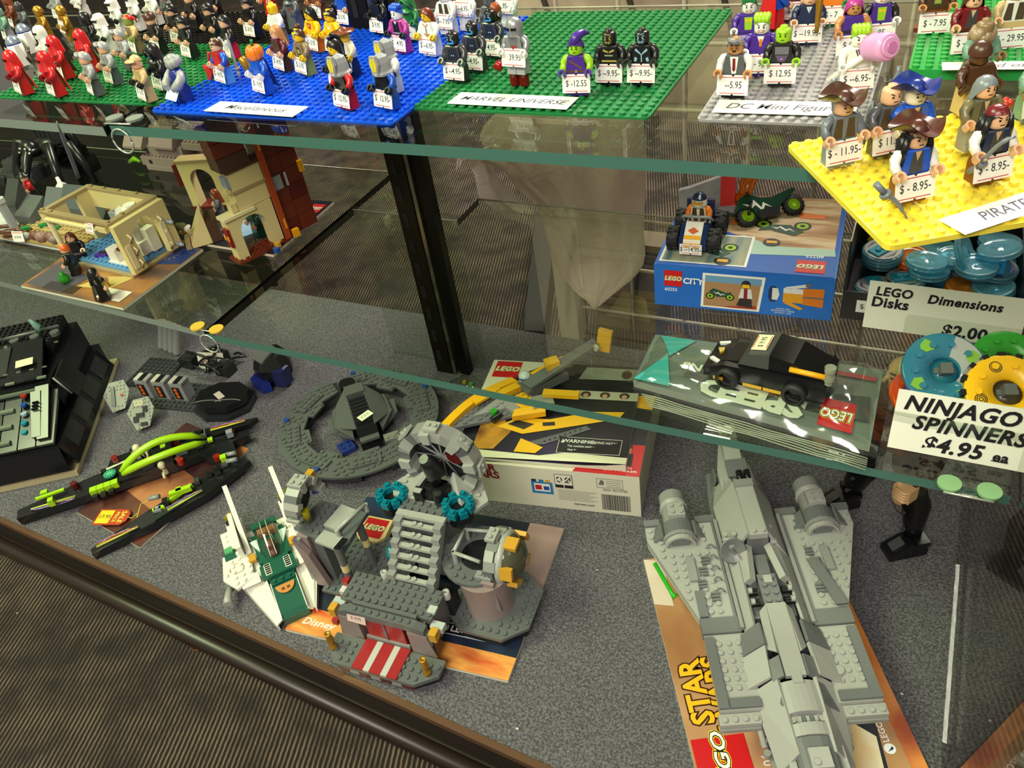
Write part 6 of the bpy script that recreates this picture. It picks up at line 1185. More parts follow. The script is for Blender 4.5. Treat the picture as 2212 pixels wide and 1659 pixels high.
    SL(sh, LBG, [(s*1.9, -22.5, 18.4), (s*1.7, -30, 17.6), (s*3.5, -30.6, 11.5), (s*4.3, -22.9, 13.4)][::s], 1, 'nose_panel'); SL(sh, DBG, [(s*1.2, -20.4, 19.6), (s*1.2, -22.6, 19.4), (s*2.3, -22.8, 17.8), (s*2.3, -20.6, 18.2)][::s], 1, 'dark_tile'); SL(sh, DBG, [(s*1.95, -23.2, 18.1), (s*1.9, -25.4, 18), (s*3.5, -25.6, 13.8), (s*3.7, -23.3, 14.2)][::s], .7, 'dark_tile')
    SL(sh, LBG, [(s*1.0, -14.4, 19.8), (s*1.25, -20, 19.3), (s*2.0, -19.2, 17.6), (s*1.7, -14.8, 18)][::s], .8, 'ramp_side')
    for k in range(6): CY(sh, MBG, s*(4.5-.12*k), -22.6-1.1*k, 10.5-.6*k, .36, 1.6, 'side_stud')
    TB(sh, LBG, [(s*4.6, -21.6, 14), (s*4.4, -23.6, 12), (s*4.0, -27.6, 9)], .3, 'side_arm'); CY(sh, LBG, s*4.6, -21.5, 13, .5, 2.4, 'arm_knob')
    TB(sh, mat('3ad02a', .1, 0, 'trans', .6), [(s*11.4, -4.5, 9), (s*9.9, -8.2, 6), (s*9.6, -8.6, 5.6)], [.26, .26, .5], 'green_missile')
    for y in (-12.2, -13.6):
        CY(sh, BLA, min(s*1.3, s*2.3), y, 17.4, .42, 1.0, 'black_clip', 'x'); CY(sh, LBG, min(s*1.9, s*2.3), y, 18.4, .34, .4, 'clip_end', 'x')
    CY(sh, LBG, min(s*1.35, s*2.0), -4.4, 20.5, .34, .65, 'clip_end', 'x'); CY(sh, LBG, min(s*1.45, s*2.1), -6.3, 20.0, .34, .65, 'clip_end', 'x')
for k in range(5):
    mb = MB(); x, y = -4.9-.02*k, -5.4-1.55*k
    mb.tube([((x+.5*math.cos(t))*U, (y+.8*math.sin(t))*U, (14.8+.9*math.sin(t))*H) for t in [i*PI/6 for i in range(1, 6)]], .0009, 6); obj('rib', mb, DBG, sh)
B(sh, LBG, -1, -6.7, 23.6, 2, 7.2, 1.4, 0, 'bridge_beam'); B(sh, LBG, -1, -6.8, 23.2, 2, 1.9, 1.9, 1, 'plate'); B(sh, MBG, -1.1, .5, 23, 2.2, 1, 2.8, 0, 'tile'); B(sh, DBG, -1.2, -6.6, 15, 2.4, 8.6, 8, 0, 'bridge_core')
B(sh, DBG, -2.3, -15, 13, 4.6, 9, 2.6, 0, 'trench_floor'); B(sh, DBG, -.7, -11, 16, 1.4, 3.6, 2, 0, 'trench_block'); B(sh, DBG, -1, -14.3, 16, 2, 4, 2.9, 1, 'plate'); B(sh, LBG, -.45, -11.7, 18.9, .9, 1, .9, 0, 'white_tile')
SL(sh, LBG, [(-1, -14.4, 20), (-1, -22.6, 19), (1, -22.6, 19), (1, -14.4, 20)], 1.4, 'ramp_tile'); B(sh, BLA, -1.3, -22.4, 14, 2.6, 8, 3.6, 0, 'ramp_core'); B(sh, LBG, -.5, -23.4, 18.2, 1, 1.2, 1, 0, 'tile')
for y0, y1, m, z in ((-26.2, -23, LBG, 18.8), (-28.4, -27.2, LBG, 18.4), (-37, -28.5, DBG, 18.1)):
    prof = [(1.9*U*math.sin(t*PI/10), (z-2.2*(1-math.cos(t*PI/10)))*H) for t in range(-5, 6)]+[(1.9*U, 9*H), (-1.9*U, 9*H)]
    mb = MB(); mb.prism(prof, y0*U, y1*U, ax='y'); obj('curved_nose', mb, m, sh)
B(sh, LBG, -1.9, -27.2, 12, 3.8, 1, 4.6, 0, 'plate')
for x in (-1.4, 1.4): mb = MB(); stud(mb, x*U, -26.7*U, 16.6*H); obj('nose_stud', mb, LBG, sh)
for k in range(5): B(sh, LBG if k % 2 == 0 else DBG, -.9+.38*k, -27.0, 16.6, .34, .6, .7, 0, 'grille_bar')
B(sh, LBG, -.95, -31.6, 17.7, 1.9, 1.9, 1, 1, 'plate')
for s in (-1, 1): B(sh, LBG, s*2.3-.35, -37, 8, .7, 8, 7, 0, 'nose_side'); B(sh, MBG, min(s*2.6, s*3.6), -30, 5, 1, 4, 2, 1, 'plate')
# turret dish and the tail
CY(sh, LBG, -2.9, -6.4, 18, .45, 3, 'dish_post'); mb = MB(); mb.X = TM(-2.9*U, -7.4*U, 20.6*H, 1.0); mb.lathe([(0, -.95*U), (1.3*U, -.2*U), (1.5*U, 0), (1.3*U, -.06*U), (.3*U, -.7*U), (0, -.7*U)], 24); mb.cyl((0, 0, -.7*U), .17*U, 1.7*U, 8); obj('dish', mb, DBG, sh)
for x in (-3.4, -2.4): CY(sh, LBG, x, -5.2, 19, .3, 2.6, 'dish_knob')
TB(sh, LBG, [(-3.6, -5.6, 20.4), (-2.2, -5.6, 20.4)], .2, 'dish_bar')
mb = MB(); mb.prism([(-2.2*U, 1.6*U), (2.2*U, 1.6*U), (2.0*U, 6*U), (1.0*U, 10.5*U), (-1.0*U, 10.5*U), (-2.0*U, 6*U)], 9*H, 19*H); tl_ = obj('tail_block', mb, LBG, sh)
mb = MB(); mb.cyl((0, 3.4*U, 19*H), 1.7*U, 2*H, 24); obj('turntable', mb, LBG, sh)
SL(sh, LBG, [(-1.0, 5, 21.5), (1.0, 5, 21.5), (1, 11, 26), (-1, 11, 26)], 2.4, 'tail_ramp'); B(sh, MBG, -.9, 8.4, 24, 1.8, 1, 2.4, 1, 'plate'); SL(sh, DBG, [(-1.2, 3.2, 22.6), (1.2, 3.2, 22.6), (1.2, 5.4, 24.4), (-1.2, 5.4, 24.4)], 1.4, 'dark_slab')
for s in (-.45, .45): TB(sh, BLA, [(s+.5, 3.6, 23.6), (s+.5, 2.1, 22.6)], .4, 'cannon'); TB(sh, mat('3ad02a', .1, 0, 'trans', .6), [(s+.5, 2.1, 22.6), (s+.5, 1.7, 22.3)], .36, 'green_lamp')
for x in (-.9, -.2): CY(sh, MBG, x-.6, 2.3, 21, .28, .5, 'ring_stud')
for s in (-1, 1): SL(sh, MBG, [(s*2.2, 1.8, 18), (s*2.8, 4.6, 15), (s*2.8, 4.6, 10), (s*2.4, 1.6, 10)][::-s], .8, 'tail_side'); SL(sh, DBG, [(s*2.3, 4.8, 17), (s*2.2, 7, 17), (s*2.5, 7, 12), (s*2.7, 4.8, 12)][::s], .6, 'tail_tile')
# ---- white and green ship
w_ = mat('e6e4d6', .3); GRN = mat('1f5a48', .16); GOL = mat('c8962e', .35)
ws = thing('toy_spaceship', 'white toy wedge spaceship with dark green centre and clear canopy', 'toy spaceship', (-.1192, -.2136, DZ+.0012), math.radians(51.8))
for s in (-1, 1):
    SL(ws, w_, [(s*1.7, 0, 4.2), (s*2.4, 0, 3), (s*6.2, 12, 5.5), (s*6.0, 13.5, 7), (s*2.2, 13.5, 7)][::s], 1.2, 'wing')
    SL(ws, w_, [(s*2.4, 0, 2.8), (s*2.4, 0, .2), (s*6.2, 12, .6), (s*6.2, 12, 5.3)][::-s], .5, 'wing_side')
    PP(ws, w_, [(s*a, b) for a, b in ((3.2, 7.5), (5.6, 6.6), (7.0, 9), (6.4, 13), (2.8, 13.2))], 6.8, 1, 0 if s > 0 else 1, 'wing_plate')
    S(ws, w_, min(s*2.6, s*5.0), 6.4, 6.9, 2.4, 1.6, 1, '-y', .1)
    B(ws, w_, min(s*2.7, s*4.9), 13.6, 4, 2.2, 5.4, 4, 0, 'engine_block'); B(ws, w_, min(s*4.9, s*6), 13.4, 3, 1.1, 4.4, 4, 1, 'brick'); B(ws, GRN, min(s*4.6, s*6.1), 12.0, 4, 1.5, 1.5, 4.4, 0, 'green_block'); B(ws, mat('7ac890', .1, 0, 'trans', .5), min(s*4.7, s*5.9), 12.8, 8.5, 1.1, 1, .9, 0, 'clear_tile')
    SL(ws, w_, [(s*3.3, 11.6, 8), (s*3.3, 21.5, 19), (s*3.3, 19, 13), (s*3.3, 17, 8)][::s], 1.6, 'fin'); B(ws, w_, min(s*3.5, s*4.1), 11.4, 8, .6, 7, 5, 0, 'fin_rib')
    CY(ws, BLA, s*3.9, 19.1, 6.4, 1.15, .7, 'exhaust', 'y'); mb = MB(); mb.lathe([(0, 0), (.7*U, 0), (1.05*U, -.5*U)], 16, (s*3.9*U, 20.0*U, 6.4*H), 0, 'y'); obj('exhaust_glass', mb, mat('a8a020', .1, 0, 'trans', .6), ws)
    B(ws, GOL, min(s*2.3, s*3.2), 9.8, 7.6, .9, 1.3, 1.2, 0, 'gold_tile')
    SL(ws, w_, [(s*1.62, 0.1, 5.15), (s*1.74, .1, 5.15), (s*1.74, 5.6, 6.35), (s*1.62, 5.6, 6.35)][::s], .5, 'white_line')
    mb = MB(); mb.prism([(s*.9*U, 0), (s*1.75*U, 0), (s*1.75*U, 1.9*U), (s*.9*U, 1.9*U)], 0, .2*H)
    vt = obj('vent', mb, w_, ws, (0, 6.4*U, 8.35*H), (.0, 0, 0))
    for k in range(5): mb = MB(); mb.box(min(s*.98, s*1.65)*U, max(s*.98, s*1.65)*U, (.12+.36*k)*U, (.36+.36*k)*U, .2*H, .3*H); obj('vent_slot', mb, BLA, vt)
    SL(ws, mat('cfe4da', .3), [(s*1.6, 11, 8.2), (s*2.6, 13.4, 8.4), (s*1.5, 13.4, 8.4)][::s], .6, 'pale_triangle')
TB(ws, LBG, [(-6.7, 8.6, 4.5), (-7.3, 7.2, 4), (-7.5, 6.4, 3.8)], [.4, .5, .55], 'side_gun', 12)
CY(ws, DBG, -6.6, 9, 3, .6, 2, 'gun_mount')
mb = MB(); mb.prism([(0, .4*H), (0, 3.4*H), (.6*U, 5*H), (5.8*U, 6.2*H), (7*U, 8*H), (9.2*U, 8.2*H), (9.2*U, 1*H)], -1.7*U, 1.7*U, ax='x'); obj('green_body', mb, GRN, ws)
B(ws, GRN, -2.2, 9.2, 3, 4.4, 5.4, 4.6, 0, 'cockpit_base'); B(ws, GRN, -1.6, 5.0, 6.25, 3.2, 1, .5, 1, 'plate'); B(ws, GRN, -2.3, 6, 7.2, 4.6, 2.4, 1.1, 0, 'vent_base')
mb = MB(); pts = [(1.25*U*math.cos(t*PI/10), -1.4*U*math.sin(t*PI/10)) for t in range(11)]; mb.prism(pts, 0, .25*H); hp = obj('orange_tile', mb, mat('c8823a', .35), ws, (0, 4.6*U, 6.35*H), (.11, 0, 0))
for x in (-.35, .35): mb = MB(); mb.box((x-.2)*U, (x+.2)*U, -.9*U, -.5*U, .25*H, .32*H); obj('orange_tile_print', mb, mat('5a3a1c', .4), hp)
mb = MB(); g = []
for j in range(9):
    t = j/8; r = []
    for i in range(13): a = PI*i/12; R = (1.0+.75*math.sin(PI*min(t*1.1, 1)*.62))*U; r.append((R*math.cos(a), (8.8+6*t)*U, 7.6*H+R*math.sin(a)*(.35+.95*math.sin(PI*min(.15+t*.6, 1)))))
    g.append(r)
mb.sheet(g); obj('canopy', mb, glass('canopy_glass', (.82, .88, .82), .08), ws)
for x in (-.5, .5):
    mb = MB(); mb.tube([((x*.8)*U, (8.9+6*t)*U, 7.7*H+(1.0+.75*math.sin(PI*min(t*1.1, 1)*.62))*U*(.35+.95*math.sin(PI*min(.15+t*.6, 1)))*.92) for t in (0, .25, .5, .75, 1)], .0005, 5); obj('canopy_line', mb, w_, ws)
mb = MB(); mb.ball((0, 11*U, 9.6*H), (.006, .007, .006), 10, 7); mb.ball((0, 9.6*U, 8.8*H), (.005, .005, .004), 8, 6); obj('pilot', mb, mat('7a4034', .4), ws)
B(ws, mat('a86a44', .35), -1.2, 13.4, 8, 2.4, 1, 2, 0, 'brown_block'); B(ws, GRN, -1.7, 14.6, 4, 3.4, 1, 6.4, 0, 'rear_block'); PP(ws, w_, [(-2.4, 14.5), (2.4, 14.5), (3.6, 16.4), (-3.6, 16.4)], 5, 1, 1, 'plate')
mb = MB(); mb.lathe([(.95*U, 0), (.86*U, 0)], 24, (-5*U, 10*U, 9.4*H-.0040)); obj('ring_print', mb, mat('a8865a', .4), ws)
# ---- grey throne room model, its booklet
pb_ = wmap((-.126, -.2275), (.110, -.1985), (-.146, -.046), DZ)
pbk, pk = booklet('booklet', 'dark blue space booklet with orange edge under the grey throne room', pb_, .0035, noise_mat('night_print', [(.3, '0e1016'), (.55, '1b2536'), (.75, '34486a')], 6, .35), 'd9d4c4')
mb = MB(); qpoly(mb, pk, [(0, 0), (1, 0), (1, .13), (.42, .14), (.36, .19), (.30, .14), (0, .17)], 0, .0001); obj('orange_print', mb, noise_mat('flame_edge', [(.3, 'c8441c'), (.5, 'e8a050'), (.7, 'b8622a')], 14, .35, stretch=(1, 4, 1)), pbk)
mb = MB(); qpoly(mb, pk, [(.86, .3), (1, .3), (1, 1), (.84, 1)], 0, .0001); obj('pale_print', mb, noise_mat('mask_print', [(.3, '5a4458'), (.5, 'b89a8c'), (.7, 'e0d0b8')], 6, .35), pbk)
mb = MB(); qpoly(mb, pk, [(.60, .3), (.78, .3), (.83, .42), (.66, .48)], 0, .0002); qpoly(mb, pk, [(.60, .3), (.78, .3), (.78, .25), (.61, .25)], 1, .0002); obj('model_print', mb, [mat('7a8288', .4), mat('2a2c30', .4)], pbk)
mb = MB()
for q, r in ((0, .022), (1, .019)): qpoly(mb, pk, [(.76+(.10+r)*0+.005-.0+(.085 if math.cos(t) > 0 else -.085)+r*1.5*math.cos(t), .215+r*1.6*math.sin(t)) for t in [PI*2*k/24 for k in range(24)]], q, .0003+.0001*q)
qtext(mb, pk, 'LEGO.com', .79, .215, .042, .05, 2, .0006, 0, .025); qpoly(mb, pk, [(.668+.018*math.cos(t*PI/8), .215+.026*math.sin(t*PI/8)) for t in range(16)], 2, .0006); qpoly(mb, pk, [(.66, .205), (.675, .225), (.668, .228), (.68, .23), (.679, .212), (.676, .220)], 1, .0007)
obj('web_print', mb, [mat('dfe2e4', .4), mat('14161c', .4), mat('f2f2f0', .4)], pbk)
mb = MB(); qtext(mb, pk, 'Disney', .13, .075, .055, .06, 0, .0003, 0, .02, .2); obj('script_print', mb, mat('f2e8dc', .4), pbk)
GD = mat('5f6463', .32); LG2 = mat('a2a59d', .32); PKG = mat('8c7c7a', .35); REDC = mat('9a1c22', .35)
ps = thing('toy_throne_room', 'grey toy throne room with red striped entrance, stairs and round towers', 'toy building', (-.065, -.246, DZ+.0042), math.radians(5))
PP(ps, GD, [(.4, 1.6), (2, -.2), (12.6, -.2), (15, 1.6), (15, 3.6), (.4, 3.6)], 2.4, 1.4, 1, 'front_plate', lambda x, y: 4.5 < x < 10.5); PP(ps, BLA, [(.6, 1.8), (2.2, .1), (12.4, .1), (14.8, 1.8), (14.8, 3.4), (.6, 3.4)], 0, 2.3, 0, 'front_base')
for k in range(7): B(ps, (DRED, MBG)[k % 2], 2.6+1.4*k, -.18, .5, 1.3, .3, 1.7, 0, 'front_tile')
x = 4.6
for w__, c in ((1.5, REDC), (.8, mat('b8bab4', .35)), (1.5, REDC), (.8, mat('b8bab4', .35)), (1.3, REDC)): B(ps, c, x, -.25, 3.8, w__, 3.9, .8, 0, 'carpet_strip'); x += w__
for x in (1.1, 13.6):
    mb = MB(); mb.lathe([(0, 0), (.5*U, 0), (.5*U, 1*H), (.34*U, 1.4*H), (.34*U, 2.6*H), (.46*U, 3.4*H), (.46*U, 4.4*H), (.34*U, 6*H), (.42*U, 7*H), (.2*U, 7*H), (.2*U, 5*H), (0, 5*H)], 14, (x*U, 1.6*U, 3.9*H)); obj('gold_post', mb, mat('b98a2e', .28, .6), ps)
for s in (-1, 1):
    cx = 7.5+s*4.2; B(ps, PKG, cx-.9, 3.7, 3.8, 1.8, 1.6, 10.8, 0, 'pillar'); SL(ps, PKG, [(cx-s*.9, 3.65, 13.4), (cx+s*1.6, 3.65, 13.4), (cx+s*2.2, 3.65, 3.8), (cx-s*.9, 3.65, 3.8)][::-s], .5, 'pillar_face')
    B(ps, BLA, cx+s*1.9-.2, 3.9, 3.8, .5, 1.6, 9, 0, 'dark_pillar'); B(ps, GOL, cx+s*2.4-.4, 3.6, 12.2, .9, 1.1, 3.4, 0, 'gold_block'); B(ps, mat('b4bcb8', .3), cx+s*2.3-.7, 4.8, 12.6, 1.6, 1, 2.0, 0, 'white_block'); CY(ps, GD, cx+s*1.7, 4.2, 9, .45, 5, 'side_column')
    B(ps, REDC, 7.5+(0.15 if s > 0 else -2.55), 3.95, 3.8, 2.4, .4, 10.6, 0, 'red_door')
B(ps, GD, 7.35, 3.85, 3.8, .3, .5, 10.6, 0, 'door_frame'); B(ps, MBG, 4.6, 3.75, 4.2, 5.8, .3, 1.4, 0, 'door_step')
hdr = [( -5.6*U, 12.2*H), (-5.6*U, 14.6*H), (-4.4*U, 15.7*H), (4.4*U, 15.7*H), (5.6*U, 14.6*H), (5.6*U, 12.2*H), (3.6*U, 13.2*H), (-3.6*U, 13.2*H)]
mb = MB(); mb.X = TM(7.5*U, 0, 0); mb.prism([(a, b+1.1*H) for a, b in hdr], 3.7*U, 4.7*U, ax='y'); obj('header', mb, GD, ps)
for k in range(8): mb = MB(); stud(mb, (4+k)*U, 4.2*U, 16.7*H); obj('header_stud', mb, GD, ps)
B(ps, GD, 3.4, 4.8, 16.0, 8.4, .5, 1.4, 0, 'header_bar')
B(ps, GD, 1.4, 5.3, 15.2, 12, 4, 1, 1, 'roof_plate'); B(ps, DBG, 1.6, 5.4, 3, 11.6, 3.9, 12.1, 0, 'inner_block'); B(ps, mat('b4bcb8', .3), 12.6, 6.0, 16.3, 1.0, 1, .8, 0, 'white_tile')
mb = MB(); mb.X = TM(4.3*U, 3.62*U, 14.4*H, -.25, 0, -.02); mb.box(-.010, .010, -.0002, .0002, -.0055, .0055); text_into(mb, '$ 10.95', TM(0, -.0004, 0, PI/2), .005, 1, 0, 0, .75); obj('price_tag', mb, [mat('d4bcb4', .5), mat('6a4a50', .5)], ps)
for k in range(5): B(ps, (REDC, mat('c8ccc8', .3))[k % 2], -.9+.1*k, 4.6+.9*k, 3+2*k, .8, .9, 2, 1 if k == 4 else 0, 'side_brick')
# lower plate and stairs
B(ps, GD, -4.4, 8.2, 4.2, 10, 10, 1, 1, 'lower_plate'); B(ps, BLA, -4, 8.8, 0, 9.6, 9, 4.1, 0, 'lower_base')
for s in (0, 1):
    SL(ps, MBG, [(5.9+5.3*s, 9.2, 16.5), (6.9+5.3*s, 9.2, 16.5), (6.9+5.3*s, 14.2, 31.4), (5.9+5.3*s, 14.2, 31.4)], 2.2, 'stair_rail')
for k in range(6):
    t = (k+.35)/6; B(ps, LG2, 6.9, 9.2+5*t-.3, 16+14.9*t, 4.4, .62, 1, 0, 'stair')
    for x in (8.6, 9.4): mb = MB(); stud(mb, x*U, (9.2+5*t)*U, (17+14.9*t)*H); obj('stair_stud', mb, LG2, ps)
    for s in (0, 1): B(ps, MBG, 5.9+5.3*s, 9.2+5*t-.4, 15.6+14.9*t, 1, .8, 2.4, 0, 'stair_block')
B(ps, LG2, 5.9, 14.2, 30.6, 6.4, .9, 1.2, 0, 'top_tile'); B(ps, GD, 5.6, 15.1, 29.6, 7, 2, 1, 1, 'top_plate'); B(ps, DBG, 6.4, 14.6, 4, 5.4, 6, 25, 0, 'throne_core')
PP(ps, LG2, [(4, 17.2), (15, 17.2), (16, 19), (14, 22), (5, 22), (3, 19)], 29.6, 1.2, 1, 'throne_plate')
def gem_ring(cx, cy, cz):
    mb = MB(); mb.lathe([(0, 0), (1.5*U, 0), (1.8*U, 2*H), (1.8*U, 5*H), (0, 5*H)], 10, (cx*U, cy*U, (cz-5)*H), sm=False); rr = obj('gem_stand', mb, BLA, ps)
    for k in range(8):
        a = 2*PI*k/8; mb = MB(); mb.X = TM((cx+1.5*math.cos(a))*U, (cy+1.5*math.sin(a))*U, cz*H, 0, 0, a); mb.prism([(-.5*U, -.45*U), (.42*U, -.5*U), (.5*U, .5*U), (-.5*U, .45*U)], 0, 2.2*H); mb.box(-.2*U, .3*U, -.26*U, .26*U, 2.2*H, 3*H); obj('blue_gem', mb, mat('1aa8bc', .08, 0, 'trans', .45), rr)
gem_ring(4.0, 16.9, 30); gem_ring(13.0, 17.0, 31)
TB(ps, mat('1a8a96', .1, 0, 'trans', .6), [(5.3, 11.6, 17), (5.5, 11.8, 20), (5.1, 12, 22)], [.5, .8, .3], 'fallen_gem', 7)
# throne ring
mb = MB(); R1, R2 = 5.2*U, 3.7*U; oc = [(R1*math.cos(t*PI/12), R1*math.sin(t*PI/12)) for t in range(-3, 16)]; ic = [(R2*math.cos(t*PI/12), R2*math.sin(t*PI/12)) for t in range(15, -4, -1)]
for i in range(18):
    m_seg = MB(); m_seg.X = TM(9.6*U, 0, 40*H); j = 18-i
    m_seg.prism([oc[i], oc[i+1], ic[17-i], ic[18-i]], (20.0 if i % 3 else 19.5)*U, 22*U, ax='y'); obj('ring_block', m_seg, (LG2, MBG, GD)[i % 3 if i % 4 else 0], ps)
for k in (3, 6, 9, 12): a = (k-3)*PI/12; mb = MB(); mb.X = TM((9.6+5.3*math.cos(a))*U, 20.8*U, 40*H+5.3*U*math.sin(a), 0, PI/2-a); mb.box(-.9*U, .9*U, -.8*U, .8*U, 0, .9*H); stud(mb, -.4*U, 0, .9*H); stud(mb, .4*U, 0, .9*H); obj('ring_plate', mb, LG2, ps)
mb = MB(); mb.lathe([(0, 0), (R2, 0)], 24, (9.6*U, -0, 0), 0, 'y'); obj('ring_glass', mb, mat('22262a', .12), ps, (0, 21.6*U, 40*H))
for k in range(6): a = PI*k/6; TB(ps, MBG, [(9.6-3.6*math.cos(a), 21.4, 40-3.6*2.5*math.sin(a)), (9.6+3.6*math.cos(a), 21.4, 40+3.6*2.5*math.sin(a))], .12, 'ring_bar')
CY(ps, mat('5a1c1c', .2), 11.6, 21.2, 42, 1.1, .3, 'red_window', 'y')
SL(ps, LG2, [(6, 17.4, 31), (8.2, 19.4, 38), (8.2, 20, 38), (5, 20, 31)], 1, 'throne_side'); SL(ps, LG2, [(13.2, 17.4, 31), (13.8, 20, 31), (11.6, 20, 38), (11.4, 19.4, 36)], 1, 'throne_side')
B(ps, BLA, 7.8, 17.3, 30.9, 3.2, 2, 3, 0, 'throne_seat'); mb = MB(); mb.tube([(9.4*U, 19.2*U, 32*H), (9.4*U, 19.4*U, 38*H), (9.2*U, 19.0*U, 43*H), (9.0*U, 18.4*U, 46*H)], [.012, .010, .009, .005], 10); obj('throne_back', mb, BLA, ps)
B(ps, BLA, 7.2, 16.9, 31, 1.2, 1, 4, 0, 'arm_console'); B(ps, LBG, 7.3, 16.8, 35, 1, .7, .4, 0, 'console_tile'); CY(ps, BLA, 10.4, 17.2, 31, .6, 4.5, 'arm_console')
# balcony
PP(ps, GD, [(-7, 10.5), (0, 9), (1, 10.5), (1, 15), (-6.5, 15.5)], 25.8, 1, 1, 'balcony_plate', lambda x, y: x > -3.4); B(ps, LG2, -3.2, 11.6, 26.8, 2.4, 3.6, 1, 0, 'balcony_tile', (0, 0, -.15)); B(ps, LG2, -3.2, 9.3, 26, 3, 1.9, 1, 0, 'balcony_tile', (0, 0, -.15))
for k in range(3): B(ps, BLA, -.2+.3*k, 8.8, 26.9, .14, 1.8, .4, 0, 'grille_bar', (0, 0, -.15))
TB(ps, LG2, [(-.6, 10.8, 29.5), (1.0, 15.2, 30)], .24, 'rail_bar'); CY(ps, LG2, 1.0, 15.2, 27, .3, 3, 'rail_post'); CY(ps, LG2, -.6, 10.8, 27, .3, 2.5, 'rail_post')
for x, y in ((-.2, 9.4), (.4, 13.6)): CY(ps, GD, x, y, 5.2, .5, 20.6, 'balcony_column'); CY(ps, TAN, x, y, 15, .52, 3, 'column_band')
B(ps, PKG, -6.4, 9.8, 4, 1.6, 3, 21.6, 0, 'balcony_pier'); B(ps, GD, -4.6, 10.2, 4, 1.4, 2.4, 21.6, 0, 'balcony_pier'); SL(ps, PKG, [(-6.4, 9.7, 26), (-4.8, 9.7, 20), (-3.6, 9.7, 5), (-5.4, 9.7, 5)], 2, 'balcony_brace')
for k in range(6): B(ps, MBG, -6.6, 9.4, 5+3.4*k, .9, .5, 3.2, 0, 'pier_block')
for i in range(12):
    a0, a1 = -.25+i*.305, -.25+(i+1)*.305; mb = MB(); mb.X = TM(-6.2*U, 13.2*U, 33*H)
    r0, r1 = 3.0*U, 2.0*U; mb.prism([(r0*math.cos(a0), r0*math.sin(a0)), (r0*math.cos(a1), r0*math.sin(a1)), (r1*math.cos(a1), r1*math.sin(a1)), (r1*math.cos(a0), r1*math.sin(a0))], -.9*U, .9*U+(.3*U if i % 3 == 0 else 0), ax='x'); obj('arch_block', mb, (LG2, MBG, GD)[i % 3], ps)
B(ps, LG2, -7, 12.2, 40.6, 2, 2, 1, 1, 'plate'); B(ps, LG2, -7, 9.9, 31, 1.8, 1, 1, 1, 'plate'); B(ps, GOL, -7.5, 15.6, 33, .9, 1.4, 3.4, 0, 'gold_block'); mb = MB(); mb.lathe([(0, 0), (2.0*U, 0)], 20, (0, 0, 0), 0, 'x'); obj('arch_glass', mb, mat('303430', .12), ps, (-6.8*U, 13.2*U, 33*H))
TB(ps, mat('b0a41c', .1, 0, 'trans', .6), [(-5.2, 11.6, 29), (-5.2, 11.6, 33)], .5, 'yellow_lamp')
# drum tower and tilted dome
PP(ps, GD, [(12.8, 9.4), (15, 7.6), (20.4, 7.6), (23, 10), (23, 15.4), (20, 17.6), (14, 17.6)], 3.6, 1.2, 1, 'octagon_plate', lambda x, y: math.hypot(x-17.4, y-12.4) < 3.4); PP(ps, BLA, [(13.2, 9.6), (15.2, 8), (20.2, 8), (22.6, 10.2), (22.6, 15.2), (19.8, 17.2), (14.2, 17.2)], 0, 3.5, 0, 'octagon_base')
mb = MB(); mb.lathe([(3.0*U, 4.8*H), (2.8*U, 9*H), (3.2*U, 19.5*H)], 28, (17.2*U, 12.4*U, 0)); mb.lathe([(3.2*U, 19.5*H), (0, 19.5*H)], 28, (17.2*U, 12.4*U, 0)); obj('drum', mb, PKG, ps)
cpt = [(16+4.4*math.cos(t*PI/12), 14+4.4*math.sin(t*PI/12)) for t in range(24)]
PP(ps, GD, cpt, 19.6, 1.2, 1, 'round_platform', lambda x, y: math.hypot(x-16.2, y-14) < 2.9); mb = MB(); mb.cyl((16.2*U, 14*U, 20.8*H), 2.2*U, .4*H, 24); obj('dark_floor', mb, BLA, ps)
for a, b in (((13.8, 12.6), (13.8, 15.8)), ((13.9, 16), (17.2, 16.4)), ((13.9, 12.4), (17.4, 11.9))):
    TB(ps, LG2, [(a[0], a[1], 25), (b[0], b[1], 25)], .24, 'rail_bar'); CY(ps, LG2, a[0], a[1], 20.8, .3, 4.4, 'rail_post')
for i in range(9):
    a0, a1 = -.1+i*.37, -.1+(i+1)*.37; mb = MB(); mb.X = TM(18.6*U, 14.2*U, 22*H); r0, r1 = 3.4*U, 2.5*U
    mb.prism([(r0*math.cos(a0), r0*math.sin(a0)), (r0*math.cos(a1), r0*math.sin(a1)), (r1*math.cos(a1), r1*math.sin(a1)), (r1*math.cos(a0), r1*math.sin(a0))], -.5*U, .6*U+(.3*U if i % 2 else 0), ax='x'); obj('collar_block', mb, (LG2, MBG, GD)[i % 3], ps)
SL(ps, PKG, [(17.6, 10.6, 21), (19.4, 10.6, 21), (19.6, 10.8, 8), (17.4, 10.4, 12)], 1, 'brace'); B(ps, LG2, 17.8, 13.2, 30.4, 1.2, 2, 1, 1, 'plate'); B(ps, MBG, 17, 10.6, 21, 2, 1, 1, 1, 'plate')
mb = MB(); mb.lathe([(3.0*U, 0), (2.9*U, .5*U), (2.3*U, 1.3*U), (1.2*U, 1.9*U), (0, 2.1*U)], 24, (20.0*U, 14.2*U, 22*H), 0, 'x'); obj('dome', mb, mat('5a5a44', .1, 0, 'trans', .75), ps)
mb = MB(); mb.lathe([(3.1*U, 0), (3.3*U, .3*U), (3.1*U, .9*U), (2.9*U, .9*U)], 24, (19.3*U, 14.2*U, 22*H), 0, 'x'); obj('dome_ring', mb, LG2, ps)
for k in range(5): a = .4+1.25*k; mb = MB(); mb.X = TM(20.6*U, (14.2+2.6*math.cos(a))*U, 22*H+2.6*U*math.sin(a), a-PI/2); mb.box(-.6*U, .9*U, -.8*U, .8*U, 0, 1.4*H); obj('gold_tile', mb, GOL, ps)
